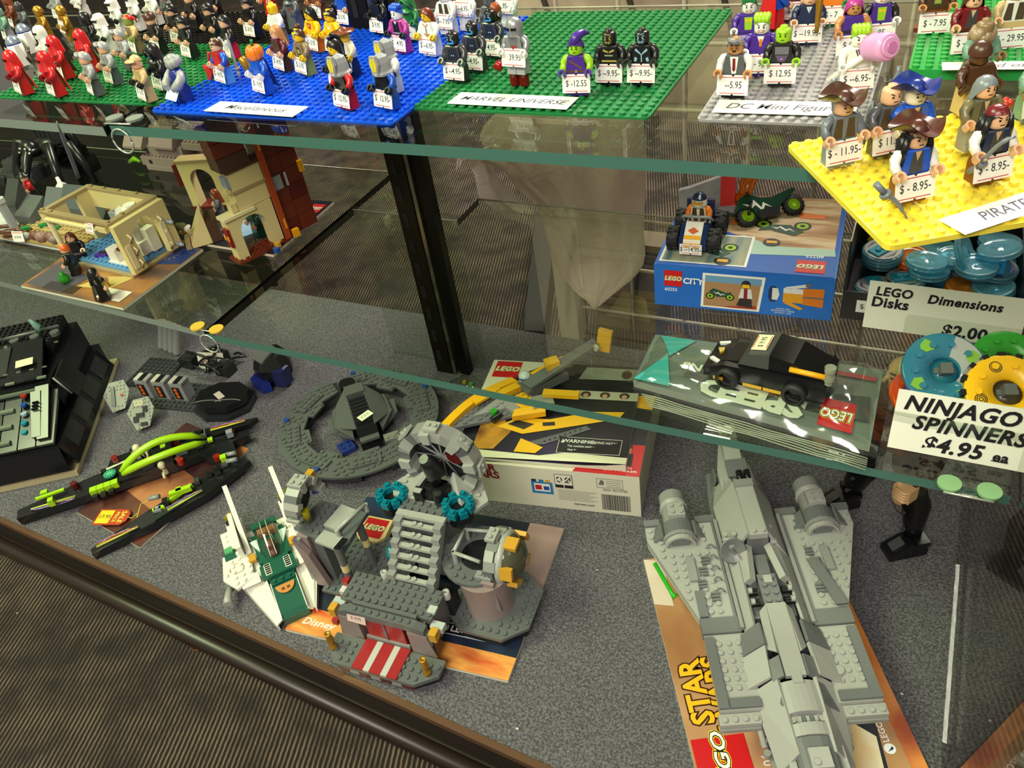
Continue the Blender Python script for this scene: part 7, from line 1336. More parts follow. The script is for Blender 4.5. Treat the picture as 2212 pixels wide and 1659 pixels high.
for k in range(5): a = .4+1.25*k; mb = MB(); mb.tube([(20.1*U, (14.2+2.9*math.cos(a))*U, 22*H+2.9*U*math.sin(a)), (22.1*U, 14.2*U, 22*H)], .001, 5); obj('dome_rib', mb, MBG, ps)
for x, y, z in ((5.4, 9.4, 15.6), (13.4, 9.4, 13)): mb = MB(); mb.lathe([(.45*U, 0), (.45*U, 3*H), (.2*U, 3*H), (.2*U, 1.6*H), (0, 1.6*H)], 12, (x*U, y*U, z*H)); obj('tube_post', mb, LG2, ps)
B(ps, BLA, 11.8, 9.2, 4, 2, 2, 9, 0, 'dark_core')
w = at(806, 1132, DZ+.03); lgb = thing('logo_block', 'cream rounded block with red logo square behind the throne room stairs', 'block', (w.x, w.y, DZ+.0165), .1)
mb = MB(); mb.prism([(-.016, -.012), (-.010, -.018), (.012, -.018), (.018, -.010), (.016, .014), (-.014, .014)], 0, .008); obj('block_body', mb, mat('e0c88a', .4), lgb)
maker_logo(lgb, .026, (0, -.001, .0082), (0, 0, 0), .025)
# ---- round ring ship
RG = mat('565b58', .34)
rs = thing('toy_ring_ship', 'dark grey studded ring ship with a pod in its middle', 'toy spaceship', (-.217, .050, DZ+.0005), math.radians(-33))
RO, RI = 12.8, 8.8
def ringpt(r, a): return (r*math.cos(a), r*math.sin(a))
for k in range(16):
    if k in (7,): continue
    a0, a1 = 2*PI*k/16, 2*PI*(k+1)/16; ri = RI-(.9 if k % 2 else 0)
    PP(rs, RG, [ringpt(RO*(1.0), a0+(a1-a0)*i/5) for i in range(6)]+[ringpt(ri, a1), ringpt(ri, a0)], 6, 1, 1, 'ring_plate')
for k in range(8):
    a = 2*PI*(k+.5)/8+.1; mb = MB(); mb.X = TM(10.3*math.cos(a)*U, 10.3*math.sin(a)*U, 7*H, 0, 0, a+PI/2)
    mb.box(-2.4*U, 2.4*U, -1.0*U, 1.0*U, 0, H*.95)
    for i in range(4):
        for j in range(2): stud(mb, (i-1.5)*U, (j-.5)*U, .95*H)
    obj('ring_tile', mb, RG, rs)
for k in range(5): a = .3+2*PI*k/5; CY(rs, mat('2a4a8a', .15), 11.9*math.cos(a), 11.9*math.sin(a), 7, .42, 1.4, 'blue_stud')
mb = MB(); mb.lathe([(11.2*U, 0), (12*U, 2*H), (12*U, 5.9*H), (9.4*U, 5.9*H), (9.4*U, 0)], 40, a0=.0, a1=2*PI*15/16); obj('ring_base', mb, mat('383c3a', .4), rs)
for k in range(3): a = -1.9-.5*k; TB(rs, MBG, [(12.3*math.cos(a), 12.3*math.sin(a), 3.5), (12.3*math.cos(a+.4), 12.3*math.sin(a+.4), 3.5)], .3, 'under_bar')
a = -2.5; CY(rs, LBG, 12.8*math.cos(a), 12.8*math.sin(a), 0, .5, 3, 'tap'); TB(rs, LBG, [(12.8*math.cos(a), 12.8*math.sin(a), 3), (13.6*math.cos(a), 13.8*math.sin(a), 3.6)], .3, 'tap_arm')
# pod: black ribbed spine with grey flanks, pointing to the shop
pod = obj('pod_core', MB().box(-1.6*U, 1.6*U, -6.4*U, 5.2*U, 2*H, 11*H), BLA, rs, (-.6*U, .9*U, 0), (0, 0, math.radians(78)))
def pp(fn, *a, **k): o = fn(rs, *a, **k); o.parent = pod; return o
for s in (-1, 1):
    pp(SL, RG, [(s*1.5, -5.2, 11.4), (s*1.5, 4.4, 13.4), (s*3.6, 3.0, 9), (s*4.4, -1.4, 7)][::-s], 1.2, 'flank'); pp(SL, RG, [(s*2.2, -5.6, 7), (s*4.6, -1.4, 6.2), (s*4.3, 3.2, 6), (s*1.6, 4.6, 6)][::-s], 1.2, 'lower_flank')
    pp(PP, RG, [(s*2.2, -4.4), (s*5.4, -1.2), (s*5.6, 2.2), (s*2.2, 3)], 4.4, 1, 1, 'side_plate')
pp(B, RG, -1.5, 2.4, 11, 3, 2.4, 2.8, 0, 'rear_tile'); pp(B, RG, -1.5, -7.4, 8, 3, 2.6, 1.2, 0, 'front_tile'); pp(B, BLA, -1.2, -4.6, 11, 2.4, 6.6, 1, 0, 'black_tile')
for k in range(7): pp(B, mat('242628', .2), -1.3, -4+.9*k, 12, 2.6, .5, .5, 0, 'rib')
pp(B, mat('a8ac9c', .12, 0, 'trans', .5), 2.0, -8.2, 6.5, 2.4, 1.6, 1, 1, 'clear_plate'); pp(B, RG, -.9, 5, 8, 1.8, 3.6, 2, 1, 'neck_plate')
CYo = pp(CY, BLA, -.8, 7.2, 4, 1.4, 7, 'rear_engine')
mb = MB(); mb.X = TM(.4*U, -3.4*U, 12.7*H, 0, 0, .45); mb.box(-.009, .009, -.0055, .0055, 0, .0003); text_into(mb, '$ 24.95', TM(0, 0, .0004), .0052, 1, 0, 0, .75); obj('price_sticker', mb, [mat('e8e8c8', .5), mat('6a6a5a', .5)], pod)
B(rs, mat('24387a', .3), 1.0, -4.8, 0, 2.4, 2.4, 2, 1, 'blue_plate'); B(rs, mat('24387a', .3), 4, -11.6, 0, 4, 2, 2, 1, 'blue_plate')
# ---- white box, magazine, yellow delta ship
wrz = math.radians(10.5); WB = (.206, .178, .0605)
wb = thing('toy_box', 'white space toy box with black picture lid and barcode on its side', 'box', (-.0415, -.0105, DZ), wrz)
mb = MB(); mb.box(0, WB[0], 0, WB[1], .0004, WB[2]); obj('carton', mb, mat('d8d4c0', .45), wb)
tq = lambda u, v, h=0: Vector((u*WB[0], v*WB[1], WB[2]+h)); fq = lambda u, v, h=0: Vector((u*WB[0], -h, v*WB[2]))
mb = MB(); qpoly(mb, tq, [(.0, .62), (.14, .80), (.36, 1), (1, 1), (1, .25), (.64, .05), (.0, .0)], 0, .0003); obj('picture_print', mb, noise_mat('lid_print', [(.35, '131318'), (.6, '20202a'), (.8, '3a3040')], 10, .35), wb)
mb = MB(); qpoly(mb, tq, [(.66, 0), (1, 0), (1, .26), (.93, .26), (.88, .10), (.70, .10)], 0, .0005); obj('red_print', mb, mat('c0242a', .35), wb)
mb = MB(); qpoly(mb, tq, [(.86, .08), (.95, .08), (.95, .18), (.86, .18)], 0, .0008); qpoly(mb, tq, [(.875, .18), (.935, .18), (.935, .24), (.875, .24)], 1, .0008); qpoly(mb, tq, [(.87, .225), (.94, .225), (.935, .265), (.875, .265)], 2, .0009); obj('figure_print', mb, [mat('221e20', .4), mat('d0a080', .4), mat('5a3020', .4)], wb)
mb = MB(); qtext(mb, tq, 'ANAKIN', .90, .06, .030, .022, 0, .0008, 0, .01); qtext(mb, tq, 'SKYWALKER', .90, .035, .030, .022, 0, .0008, 0, .01); obj('small_print', mb, mat('f0e0d8', .4), wb)
maker_logo(wb, .032, (.022, WB[1]-.018, WB[2]+.0006), (0, 0, 0), .030)
mb = MB(); qpoly(mb, tq, [(.86, .60), (1.0, .58), (1.0, .72), (.84, .70)], 0, .0007); obj('wing_print', mb, mat('e8ac1c', .35), wb)
mb = MB(); qpoly(mb, tq, [(.55, .84), (.98, .86), (.97, .97), (.58, .97)], 0, .0007); obj('faces_band', mb, mat('8c9484', .4), wb)
mb = MB(); qpoly(mb, tq, [(.82+.03*math.cos(t*PI/6), .91+.045*math.sin(t*PI/6)) for t in range(12)], 0, .0009); obj('hair_print', mb, mat('4a2c20', .4), wb)
text(wb, 'STAR', .014, (.034, -.0005, WB[2]*.90), (PI/2, 0, 0), mat('8a1a20', .4), 'title_print', 0, .03); text(wb, 'WARS', .014, (.034, -.0005, WB[2]*.72), (PI/2, 0, 0), mat('8a1a20', .4), 'title_print', 0, .03)
mb = MB(); qrect(mb, fq, .43, .545, .36, .66, 0, .0003); qrect(mb, fq, .445, .53, .42, .62, 1, .0004); qrect(mb, fq, .45, .485, .46, .58, 2, .0005); qrect(mb, fq, .495, .525, .46, .56, 3, .0005)
for i, u in enumerate((.445, .485, .52)): qrect(mb, fq, u-.012, u+.014, .66, .72, (4, 0, 5)[i], .0003)
obj('tablet_print', mb, [mat('2a78b0', .4), mat('e8e8e0', .4), mat('c02020', .4), mat('244a9a', .4), mat('303030', .4), mat('d0a020', .4)], wb)
mb = MB(); qrect(mb, fq, .56, .655, .56, .90, 0, .0003); qrect(mb, fq, .563, .652, .57, .89, 1, .0004); qrect(mb, fq, .563, .605, .57, .64, 0, .0005); qrect(mb, fq, .61, .652, .57, .64, 0, .0005)
for cx in (.585, .63):
    for k in range(3):
        a = PI/2+2*PI*k/3; P_ = [(cx+.016*math.cos(a+t), .77+.075*math.sin(a+t)) for t in (0, .5, 1.0, 1.5)]+[(cx+.010*math.cos(a+t), .77+.046*math.sin(a+t)) for t in (1.5, 1.0, .5, 0)]
        for i in range(3): qpoly(mb, fq, [P_[i], P_[i+1], P_[6-i], P_[7-i]], 0, .0005)
qpoly(mb, fq, [(.612, .70), (.616, .69), (.650, .84), (.646, .85)], 0, .0006); obj('recycling_print', mb, [mat('18181a', .5), mat('e0dccc', .5)], wb)
mb = MB()
for k in range(8): qrect(mb, fq, .57, .57+.21-.02*(k % 3), .50-.035*k, .508-.035*k, 0, .0003)
qrect(mb, fq, .78, .915, .66, .67, 0, .0003); qrect(mb, fq, .78, .915, .88, .89, 0, .0003); qrect(mb, fq, .78, .782, .66, .89, 0, .0003); qrect(mb, fq, .913, .915, .66, .89, 0, .0003)
for k in range(4): qrect(mb, fq, .83, .905, .83-.045*k, .84-.045*k, 0, .0003)
qpoly(mb, fq, [(.79, .73), (.80, .84), (.81, .86), (.82, .80), (.815, .73)], 0, .0003); obj('text_print', mb, mat('6a6a60', .5), wb)
text(wb, 'starwars.com', .0052, (.145, -.0004, .0105), (PI/2, 0, 0), mat('2a2a2a', .5), 'web_print', 0, .01, .8); text(wb, 'Item: 6212766', .0052, (.180, -.0004, .0375), (PI/2, 0, 0), mat('4a4a44', .5), 'item_print', 0, .004, .85)
mb = MB(); rng = random.Random(11); u = .80
while u < .945: wd_ = rng.choice((.0012, .0022, .0036)); qrect(mb, fq, u, u+wd_, .10, .50, 0, .0003); u += wd_+rng.choice((.0014, .0026))
obj('barcode_print', mb, mat('18181c', .5), wb)
mq = wmap((-.021, -.004), (.146, .030), (-.046, .112), DZ+WB[2]+.0012)
mg, mk = booklet('booklet', 'dark space booklet with yellow ship picture and warning panel on the white box', mq, .0040, noise_mat('mag_print', [(.35, '15151c'), (.55, '23232c'), (.72, '3c3052'), (.85, '503020')], 7, .3), 'd9d5c0', 'booklet', .006, 8)
mb = MB(); qpoly(mb, mk, [(0, 0), (1, 0), (1, .10), (.62, .14), (.40, .06), (0, .10)], 0, .0003); obj('cream_print', mb, mat('d8d6b8', .4), mg)
mb = MB(); qpoly(mb, mk, [(0, .1), (.14, .12), (.22, .36), (.12, .60), (0, .66)], 0, .0003); obj('fire_print', mb, noise_mat('mag_fire', [(.3, '5a2a14'), (.5, 'c8902a'), (.7, 'e0d098')], 16, .35), mg)
mb = MB(); qpoly(mb, mk, [(.12, .42), (.30, .34), (.52, .44), (.90, .62), (.93, .72), (.72, .70), (.45, .56), (.24, .56)], 0, .0004); qpoly(mb, mk, [(.18, .46), (.30, .40), (.36, .48), (.24, .52)], 1, .0006); qpoly(mb, mk, [(.42, .46), (.5, .48), (.49, .53), (.41, .51)], 1, .0006); qpoly(mb, mk, [(.30, .20), (.46, .22), (.74, .46), (.70, .50), (.44, .30)], 2, .0005); qpoly(mb, mk, [(.28, .10), (.42, .10), (.46, .18), (.30, .28)], 0, .0006)
for k in range(8): qpoly(mb, mk, [(.46+.03*k+.008*math.cos(t), .26+.027*k+.012*math.sin(t)) for t in [PI*2*j/8 for j in range(8)]], 1, .0007)
obj('ship_print', mb, [mat('e4b01c', .35), mat('2c2c2c', .35), mat('5c5e60', .35)], mg)
mb = MB(); qpoly(mb, mk, [(.58, .88), (1, .88), (1, 1), (.58, 1)], 0, .0004)
for u in (.65, .78, .91): qpoly(mb, mk, [(u+.035*math.cos(t*PI/6), .945+.045*math.sin(t*PI/6)) for t in range(12)], 1, .0006); qpoly(mb, mk, [(u+.018*math.cos(t*PI/6), .93+.03*math.sin(t*PI/6)) for t in range(12)], 2, .0007)
obj('faces_print', mb, [mat('b8b4a4', .4), mat('3e2a20', .4), mat('c89a80', .4)], mg)
mb = MB(); qrect(mb, mk, .55, .95, .13, .34, 0, .0005); qrect(mb, mk, .553, .947, .135, .335, 1, .0006); qtext(mb, mk, 'WARNING:', .68, .285, .042, .060, 0, .0008, 0, .02); qtext(mb, mk, 'CHOKING HAZARD.', .84, .285, .024, .04, 0, .0008, 0, .01)
for i, s in enumerate(('Toy contains small parts and a small ball.', 'Not for children under 3 years.')): qtext(mb, mk, s, .78-.03*i, .225-.052*i, .0205, .036, 0, .0008, 0, .012)
qpoly(mb, mk, [(.566, .26), (.586, .26), (.576, .31)], 0, .0008); obj('warning_print', mb, [mat('d8d8d0', .4), mat('15151a', .4)], mg)
mb = MB(); qtext(mb, mk, 'Disney', .08, .07, .040, .050, 0, .0006, 0, .01, .2); obj('script_print', mb, mat('40382c', .4), mg)
ya_, yb2 = Vector((-.070, .018)), Vector((.020, .215)); yd = yb2-ya_
ys = thing('toy_delta_ship', 'yellow and grey toy delta ship lying across the white box and booklet', 'toy spaceship', (ya_.x, ya_.y, DZ+.0655), math.atan2(-yd.x, yd.y)); YL = mat('e8ae1a', .28); n_ = yd.length/U
mb = MB(); rows_ = []
for i in range(13):
    t = i/12; x = -1.0*math.sin(PI*t*.9)*1.6; rows_.append((x*U, t*14*U))
mb.prism([(x, y) for x, y in rows_]+[(x+1.35*U, y) for x, y in rows_[::-1]], .2*H, 3.6*H); obj('wing_edge', mb, YL, ys)
PP(ys, DBG, [(.1, .2), (-.2, 6), (-.4, 12), (.6, 16), (6.8, 13.8), (5.4, 9)], .4, 1.2, 1, 'wing_plate', lambda x, y: x < .8 and y > 9)
PP(ys, MBG, [(1.6, 5), (1.2, 11), (2.6, 11.6), (4.2, 10)], 1.6, 1, 1, 'wing_plate'); PP(ys, YL, [(2.6, 10.8), (5.6, 10.6), (6.6, 12.8), (3.4, 13.6)], 1.7, 1.2, 1, 'yellow_plate'); B(ys, MBG, 3.4, 9.2, 1.6, 2, 1.4, 1.4, 0, 'tile')
SL(ys, YL, [(6.2, 8.4, 3.4), (9.0, 12.2, 3.4), (7.8, 13.4, 3.8), (5.4, 9.6, 3.6)], 2.4, 'wing_tip'); B(ys, YL, .6, 10.2, 2, 1.3, 4.6, 2.4, 0, 'yellow_brick', (0, 0, -.2)); B(ys, YL, -.6, 6.6, 3.4, 1.2, 4.4, 1, 0, 'yellow_tile', (0, 0, -.05))
B(ys, DBG, 1.6, 13.4, 1.6, 3, 7, 3, 0, 'body', (0, 0, -.16)); SL(ys, DBG, [(2.4, 13.5, 6), (4.6, 13.5, 6), (7.4, 24.5, 13), (5.8, 25, 13)], 1.4, 'tail_boom'); B(ys, MBG, 5.4, 12.6, 2, 2.4, 3, 2.4, 0, 'grey_brick', (0, 0, -.5))
SL(ys, YL, [(6.6, 24.6, 9), (8.6, 25.4, 9), (9.0, 25.8, 18), (6.9, 25.2, 18)], 1.6, 'tail_fin'); CY(ys, mat('c8c8bc', .3), 7.4, 24.2, 12, .5, .4, 'fin_print', 'y'); SL(ys, YL, [(2.0, 15.6, 6.5), (3.2, 15.4, 6.5), (4.4, 20.6, 8), (3.4, 21, 8)], 1.6, 'yellow_beam'); B(ys, YL, 3.0, 17.6, 8, 1.7, 2, 3, 0, 'yellow_brick', (0, 0, -.4)); B(ys, YL, 6.2, 14.6, 4.6, 1.2, 5.2, 1.6, 0, 'yellow_beam', (0, 0, -.95))
mb = MB(); mb.lathe([(.9*U, 0), (.95*U, 1.2*H), (.8*U, 2.4*H), (.4*U, 3.2*H), (0, 3.4*H)], 16, (2.0*U, 14.6*U, 5*H)); obj('round_dome', mb, mat('c8d0dc', .25), ys); mb = MB(); mb.lathe([(.97*U, .9*H), (.93*U, 1.7*H)], 16, (2.0*U, 14.6*U, 5*H)); obj('dome_band', mb, mat('2a4a9a', .3), ys)
CY(ys, mat('4ac83a', .1, 0, 'trans', .5), 3.4, 7.4, 1.8, .5, 2, 'green_lamp'); CY(ys, BLA, 4.1, 8.0, 1.8, .5, 1.6, 'black_pin', 'y')
# small bag of spare parts beside the delta ship
w = at(1010, 845, DZ); sp_ = thing('parts_bag', 'small clear bag of spare toy parts beside the white box', 'bag', (w.x-.012, w.y, DZ), -.5)
g = [[(-.022+.044*i/12, -.03+.06*j/14, .0008+.008*math.sin(PI*i/12)**.6*math.sin(PI*j/14)**.6+.001*math.sin(i*2.1+j*1.7)) for i in range(13)] for j in range(15)]
mb = MB(); mb.sheet(g); obj('clear_film', mb, glass('parts_film', (.9, .92, .86), .1, .08), sp_)
for x, y, c in ((-.006, .012, 'c9a22a'), (.004, .016, '4aa83a'), (.008, .006, 'd8b21c'), (-.002, .0, '2a2a2a')): mb = MB(); mb.cyl((x, y, .0004), .003, .0034, 10); obj('spare_part', mb, mat(c, .3), sp_)
# ---- black and lime speeder, booklet, hang tag
bq_ = wmap((-.486, -.184), (-.362, -.199), (-.468, -.01), DZ)
bsk, bk2 = booklet('booklet', 'dark red printed booklet under the black and lime speeder', bq_, .003, noise_mat('red_print', [(.3, '2a1a20'), (.5, '4a2c2a'), (.7, '7a4a34')], 8, .35), 'c8c2ae')
mb = MB(); qpoly(mb, bk2, [(.25, .3), (.8, .25), (.85, .6), (.4, .65)], 0, .0002); qpoly(mb, bk2, [(.85, .75), (1, .7), (1, 1), (.8, 1)], 0, .0002); obj('orange_print', mb, noise_mat('canyon', [(.3, '6a3a2a'), (.6, 'b87a50')], 10, .35), bsk)
mb = MB(); qrect(mb, bk2, .80, .92, .03, .12, 0, .0002); obj('red_print', mb, mat('a01a20', .4), bsk)
LIM = mat('a4d41a', .3)
sd = thing('toy_speeder', 'long black and lime toy speeder with pointed printed blades', 'toy vehicle', (-.547, -.218, DZ+.0034), math.radians(-42.9))
SL(sd, BLA, [(-1.0, 0, 3), (1.0, 0, 3), (2.2, 10, 5), (2.4, 24, 5), (.8, 35.6, 4), (-.5, 35.6, 4), (-1.8, 26, 5), (-2.0, 12, 5)], 3.4, 'centre_blade')
SL(sd, BLA, [(13.0, 11, 2), (14.2, 11.2, 2), (13.4, 20, 4), (11.2, 28, 4), (7.0, 35, 4), (5.6, 33, 4), (7.8, 26, 4.4), (10.4, 19, 4)], 3.0, 'outer_blade')
SL(sd, BLA, [(-5.8, 14, 3.4), (-3.6, 13.4, 3.4), (-1.6, 24, 5), (-2.0, 36, 4), (-3, 37.5, 4), (-5.0, 26, 4.6)], 2.4, 'outer_blade')
SL(sd, BLA, [(1.0, 27, 4.6), (7.0, 31.5, 4), (6.0, 33.6, 4), (.6, 33, 4.4)], 2.4, 'cross_arm'); SL(sd, mat('26302a', .2), [(12.0, 20, 4.3), (12.9, 20.4, 4.2), (11.4, 25, 4.5), (10.4, 24.6, 4.6)], .8, 'grey_patch')
SL(sd, mat('dcdcb8', .35), [(-3.4, 12.4, 3.4), (-1.4, 12.0, 3.6), (-1.4, 20, 5.4), (-3.6, 20, 5.2)], 1.4, 'white_wedge'); SL(sd, BLA, [(-2, 13, 5.2), (1.8, 13, 5.2), (2.6, 24, 7), (-2.8, 24, 7)], 2, 'body'); SL(sd, mat('2a2c2e', .2), [(-1.2, 15.6, 6.4), (-.4, 15.8, 6.4), (-.4, 19.4, 6.8), (-1.4, 19.4, 6.8)], .5, 'screen')
for x, y, z, w__, d, h in ((1.8, 5.4, 5, .9, .8, 3), (-.3, 3.2, 5.4, .5, 4.2, .8), (-1.6, 3.8, 4.4, .8, 1, 1.6), (5.6, 31, 5, 1, .9, 2.4), (9.6, 23, 5, .8, 3.2, 2)): B(sd, LIM, x-.6, y, z, w__, d, h, 0, 'lime_block')
for k in range(4): B(sd, LIM, 1.7, 11.4+1.05*k, 4.6, 1.1, 1, 2.4, 0, 'lime_block')
for k in range(3): B(sd, BLA, 2.9, 11.6+1.2*k, 3.6, .8, .8, 2, 1, 'brick')
SL(sd, LIM, [(9.4, 23, 5.4), (10.2, 22.6, 5.2), (9.2, 26.4, 6.6), (8.8, 26.2, 6.8)], 1.4, 'lime_fin')
for e, f_, bow, zz in (((1.6, 16.5), (0, 29.0), -.2, 6), ((2.4, 16.8), (1.6, 29.4), 1.5, 4.4)):
    TB(sd, LIM, [(e[0]+(f_[0]-e[0])*t+bow*math.sin(PI*t), e[1]+(f_[1]-e[1])*t, 9+zz*math.sin(PI*t)**.8) for t in [i/9 for i in range(10)]], [.36]+[.56]*8+[.28], 'lime_tube', 10)
CY(sd, mat('1a7a5a', .15), .0, 14.4, 6.4, 1.0, .7, 'web_disc'); mb = MB()
for k in range(6): a = PI*k/6; mb.X = TM(0, 14.4*U, 7.15*H, 0, 0, a); mb.box(-.9*U, .9*U, -.0003, .0003, 0, .0002)
obj('web_print', mb, mat('7ae0b0', .4), sd)
for x, y, c in ((-.9, 8.9, '5a1a16'), (-3.9, 15, '7a1c1c'), (4.6, 30.5, '8a2018'), (2.4, 25, '9a2820')): CY(sd, mat(c, .2), x, y, 4.6, .55, 2.2, 'red_block')
for x, y in ((4.8, 31.8), (6.4, 31.8), (8.6, 20)): TB(sd, MBG, [(x, y, 6), (x+.5, y+1.6, 6.4)], .36, 'grey_cone')
for x0, y0, x1, y1 in ((-2.6, 17.5, -1.4, 19.5), (-2.2, 23.5, .2, 28.5)): mb = MB(); mb.tube([((x0+(x1-x0)*t)*U, (y0+(y1-y0)*t)*U, (6+5*math.sin(PI*t))*H) for t in [i/10 for i in range(11)]], .0013, 7); obj('black_hose', mb, BLA, sd)
rng = random.Random(4)
for nm, e0, e1, z0, z1, n in (('blade_print', (1.25, 9), (.2, 2.2), 4.6, 3.5, 9), ('blade_print', (1.5, 16), (1.4, 25), 5.2, 5.2, 10), ('blade_print', (13.5, 12), (12.9, 18), 2.5, 3.6, 8), ('blade_print', (12.0, 22.4), (10.4, 27.6), 4.2, 4.3, 9), ('blade_print', (-3.0, 30), (-2.7, 35.6), 4.8, 4.3, 7)):
    mb = MB(); A, Bq = Vector((e0[0], e0[1], z0)), Vector((e1[0], e1[1], z1)); dv = Bq-A; sd_ = Vector((-dv.y, dv.x, 0)).normalized()
    sv = lambda t, o, h=.35: tuple(Vector(((A+dv*t+sd_*o).x*U, (A+dv*t+sd_*o).y*U, (A+dv*t).z*H+h*H)))
    for o, mi in ((.05, 0), (.3, 0)): mb.tube([sv(0, o), sv(1, o*.3)], .0005, 4, mi)
    for mi in (1, 2, 3):
        pts = [sv(t/n, .55+.22*rng.random()*mi-.4*t/n) for t in range(n+1)]; mb.tube(pts, .0005, 4, mi)
    obj(nm, mb, [mat('d8e04a', .4), mat(rng.choice(('c03a3a', '3a7ad0', '3ac8a0')), .4), mat('d8a04a', .4), mat('8a5ac0', .4)], sd, label='printed circuit lines in yellow and bright colours')
rng = random.Random(8)
for k in range(34):
    t = rng.random(); side = k % 3
    x, y = ((rng.uniform(-1.4, 1.8), 11+22*t), (9.6+2.2*(1-t)+rng.uniform(-.9, .9)-3.4*t, 19+13*t), (-2.8+rng.uniform(-.8, .6), 19+12*t))[side]
    B(sd, (BLA, BLA, mat('2e3234', .25), mat('3a3e40', .3), LIM, mat('7a1c1c', .25), mat('8d959c', .3))[k % 7], x-.4, y, 4.4 if side else 4.8, rng.choice((.6, .9, 1)), rng.choice((.8, 1, 1.8)), rng.choice((1, 1.6, 2.6)), 1 if k % 3 else 0, 'greeble_brick')
w = at(308, 990, DZ+.020); sk_ = thing('toy_skeleton', 'cream toy skeleton figure riding the speeder beside the lime tubes', 'toy figure', (w.x, w.y, DZ+.020), .6)
mb = MB(); mb.box(-.005, .005, -.003, .003, 0, .012); mb.box(-.0075, .0075, -.0035, .0035, .0105, .013); obj('torso', mb, mat('d8d4b0', .35), sk_)
mb = MB(); mb.ball((0, 0, .018), (.0052, .0052, .0056), 10, 8); obj('head', mb, mat('d8d4b0', .35), sk_)
for s in (-1, 1): mb = MB(); mb.tube([(s*.007, 0, .012), (s*.010, -.003, .007), (s*.010, -.008, .004)], .0017, 6); obj('arm', mb, mat('d8d4b0', .35), sk_); mb = MB(); mb.tube([(s*.003, 0, .001), (s*.004, -.008, -.001), (s*.004, -.010, -.008)], .0018, 6); obj('leg', mb, mat('d8d4b0', .35), sk_)
w = at(352, 1010, DZ+.02); mb = MB(); mb.ball((0, 0, .004), (.005, .005, .0055), 10, 8); mb.box(-.004, .004, -.003, .003, -.009, -.001); mb.tube([(0, -.003, -.006), (.006, -.008, -.009)], .002, 6); mb.tube([(0, 0, -.004), (0, 0, .002)], .0025, 6); tag(obj('toy_skull', mb, mat('d8d4b0', .35), None, w), 'cream toy skull part between the lime tubes', 'toy part')
def hangtag(name, label, loc, rot, price_, string):
    t = thing(name, label, 'price tag', loc, 0, None, rot)
    mb = MB(); mb.prism([(-.012, -.020), (.012, -.020), (.012, .016), (.006, .022), (-.006, .022), (-.012, .016)], 0, .0006); obj('tag_card', mb, mat('b8401c', .5), t)
    mb = MB(); mb.box(-.010, .010, -.018, .0, .0007, .0009); obj('yellow_panel', mb, mat('f0cc1e', .5), t)
    text(t, price_, .0075, (0, -.009, .0011), (0, 0, PI/2), mat('2a2a20', .5), 'price_lettering')
    text(t, 'SALE', .0085, (0, .0135, .0009), m=mat('f4e04a', .5), name='sale_lettering', offset=.02); text(t, 'PRICE', .0062, (0, .0055, .0009), m=mat('f4e04a', .5), name='sale_lettering', offset=.01)
    if string: mb = MB(); mb.tube(string, .0004, 5); obj('string', mb, mat('d8dc5a', .6), t)
    return t
w = at(242, 1118, DZ+.007); A = at(345, 1070, DZ+.018)-w; rt = -1.25; R_ = Matrix.Rotation(-rt, 4, 'Z')
hangtag('sale_tag', 'orange and yellow SALE PRICE hang tag 17.95 tied to the speeder', (w.x, w.y, DZ+.0075), (0, 0, rt), '17.95', [(0, .021, .001), (.004, .030, .003), (-.003, .034, .004), (.005, .038, .005), tuple((R_ @ Vector((A.x*.6, A.y*.6, .006)))), tuple((R_ @ Vector((A.x, A.y, .012))))])
# ---- cream board with the large black vehicle
vm = math.radians(35.5); v0 = Vector((-.543, -.133))
cbq = lambda u, v: v0+Vector((math.cos(vm)*-u+math.sin(vm)*-v, math.sin(vm)*-u+math.cos(vm)*v))
mb = MB(); c_ = [cbq(-.001, -.002), cbq(.16, -.002), cbq(.16, .25), cbq(-.001, .25)]; mb.prism([(q.x, q.y) for q in c_], DZ+.0003, DZ+.0075); tag(obj('cream_box', mb, mat('b8ac84', .6), None), 'flat cream box under the large black toy vehicle', 'box')
vh = thing('black_vehicle', 'large black brick vehicle with grey ramps and yellow price sticker', 'toy vehicle', (v0.x, v0.y, DZ+.0125), vm)
BKV, GRV, GR2 = mat('17181a', .16), mat('2e322f', .2), mat('6f7c68', .25)
B(vh, BKV, -18, 1, 0, 17, 29, 10, 0, 'hull'); SL(vh, BKV, [(-1, 1.2, 10), (-1, 28, 10), (.6, 28, 0), (.6, 1.2, 0)][::-1], 1.5, 'side_skirt'); SL(vh, BKV, [(-18, .6, 10), (-1, .6, 10), (-.4, -.4, 0), (-18, -.4, 0)][::-1], 1.5, 'front_skirt')
for k in range(5): SL(vh, (GRV, BKV)[k % 2], [(-1.4-2.9*k, 1.4, 12), (-4.1-2.9*k, 1.4, 12), (-4.1-2.9*k, 11, 21), (-1.4-2.9*k, 11, 21)][::-1], 1.4, 'front_ramp')
for k, (y, z) in enumerate(((2.4, 13.4), (5.2, 16), (8, 18.6))):
    for j in range(3): B(vh, GR2, -10.4-2.6*j, y, z, 2.2, .8, 1, 0, 'grey_step')
SL(vh, GRV, [(-2, 2, 14), (-3.8, 2, 14), (-4.6, 11, 24), (-2.4, 11, 24)][::-1], 1.2, 'grey_ramp'); SL(vh, mat('4c5448', .25), [(-3.2, 2.4, 14.6), (-4.6, 2.4, 14.6), (-5.2, 10, 23.4), (-3.6, 10, 23.4)][::-1], 1, 'grey_ramp')
for k in range(3): B(vh, BKV, -4.6, 6.5+.6*k, 20+.5*k, 1.0, .25, 1, 0, 'ramp_slot')
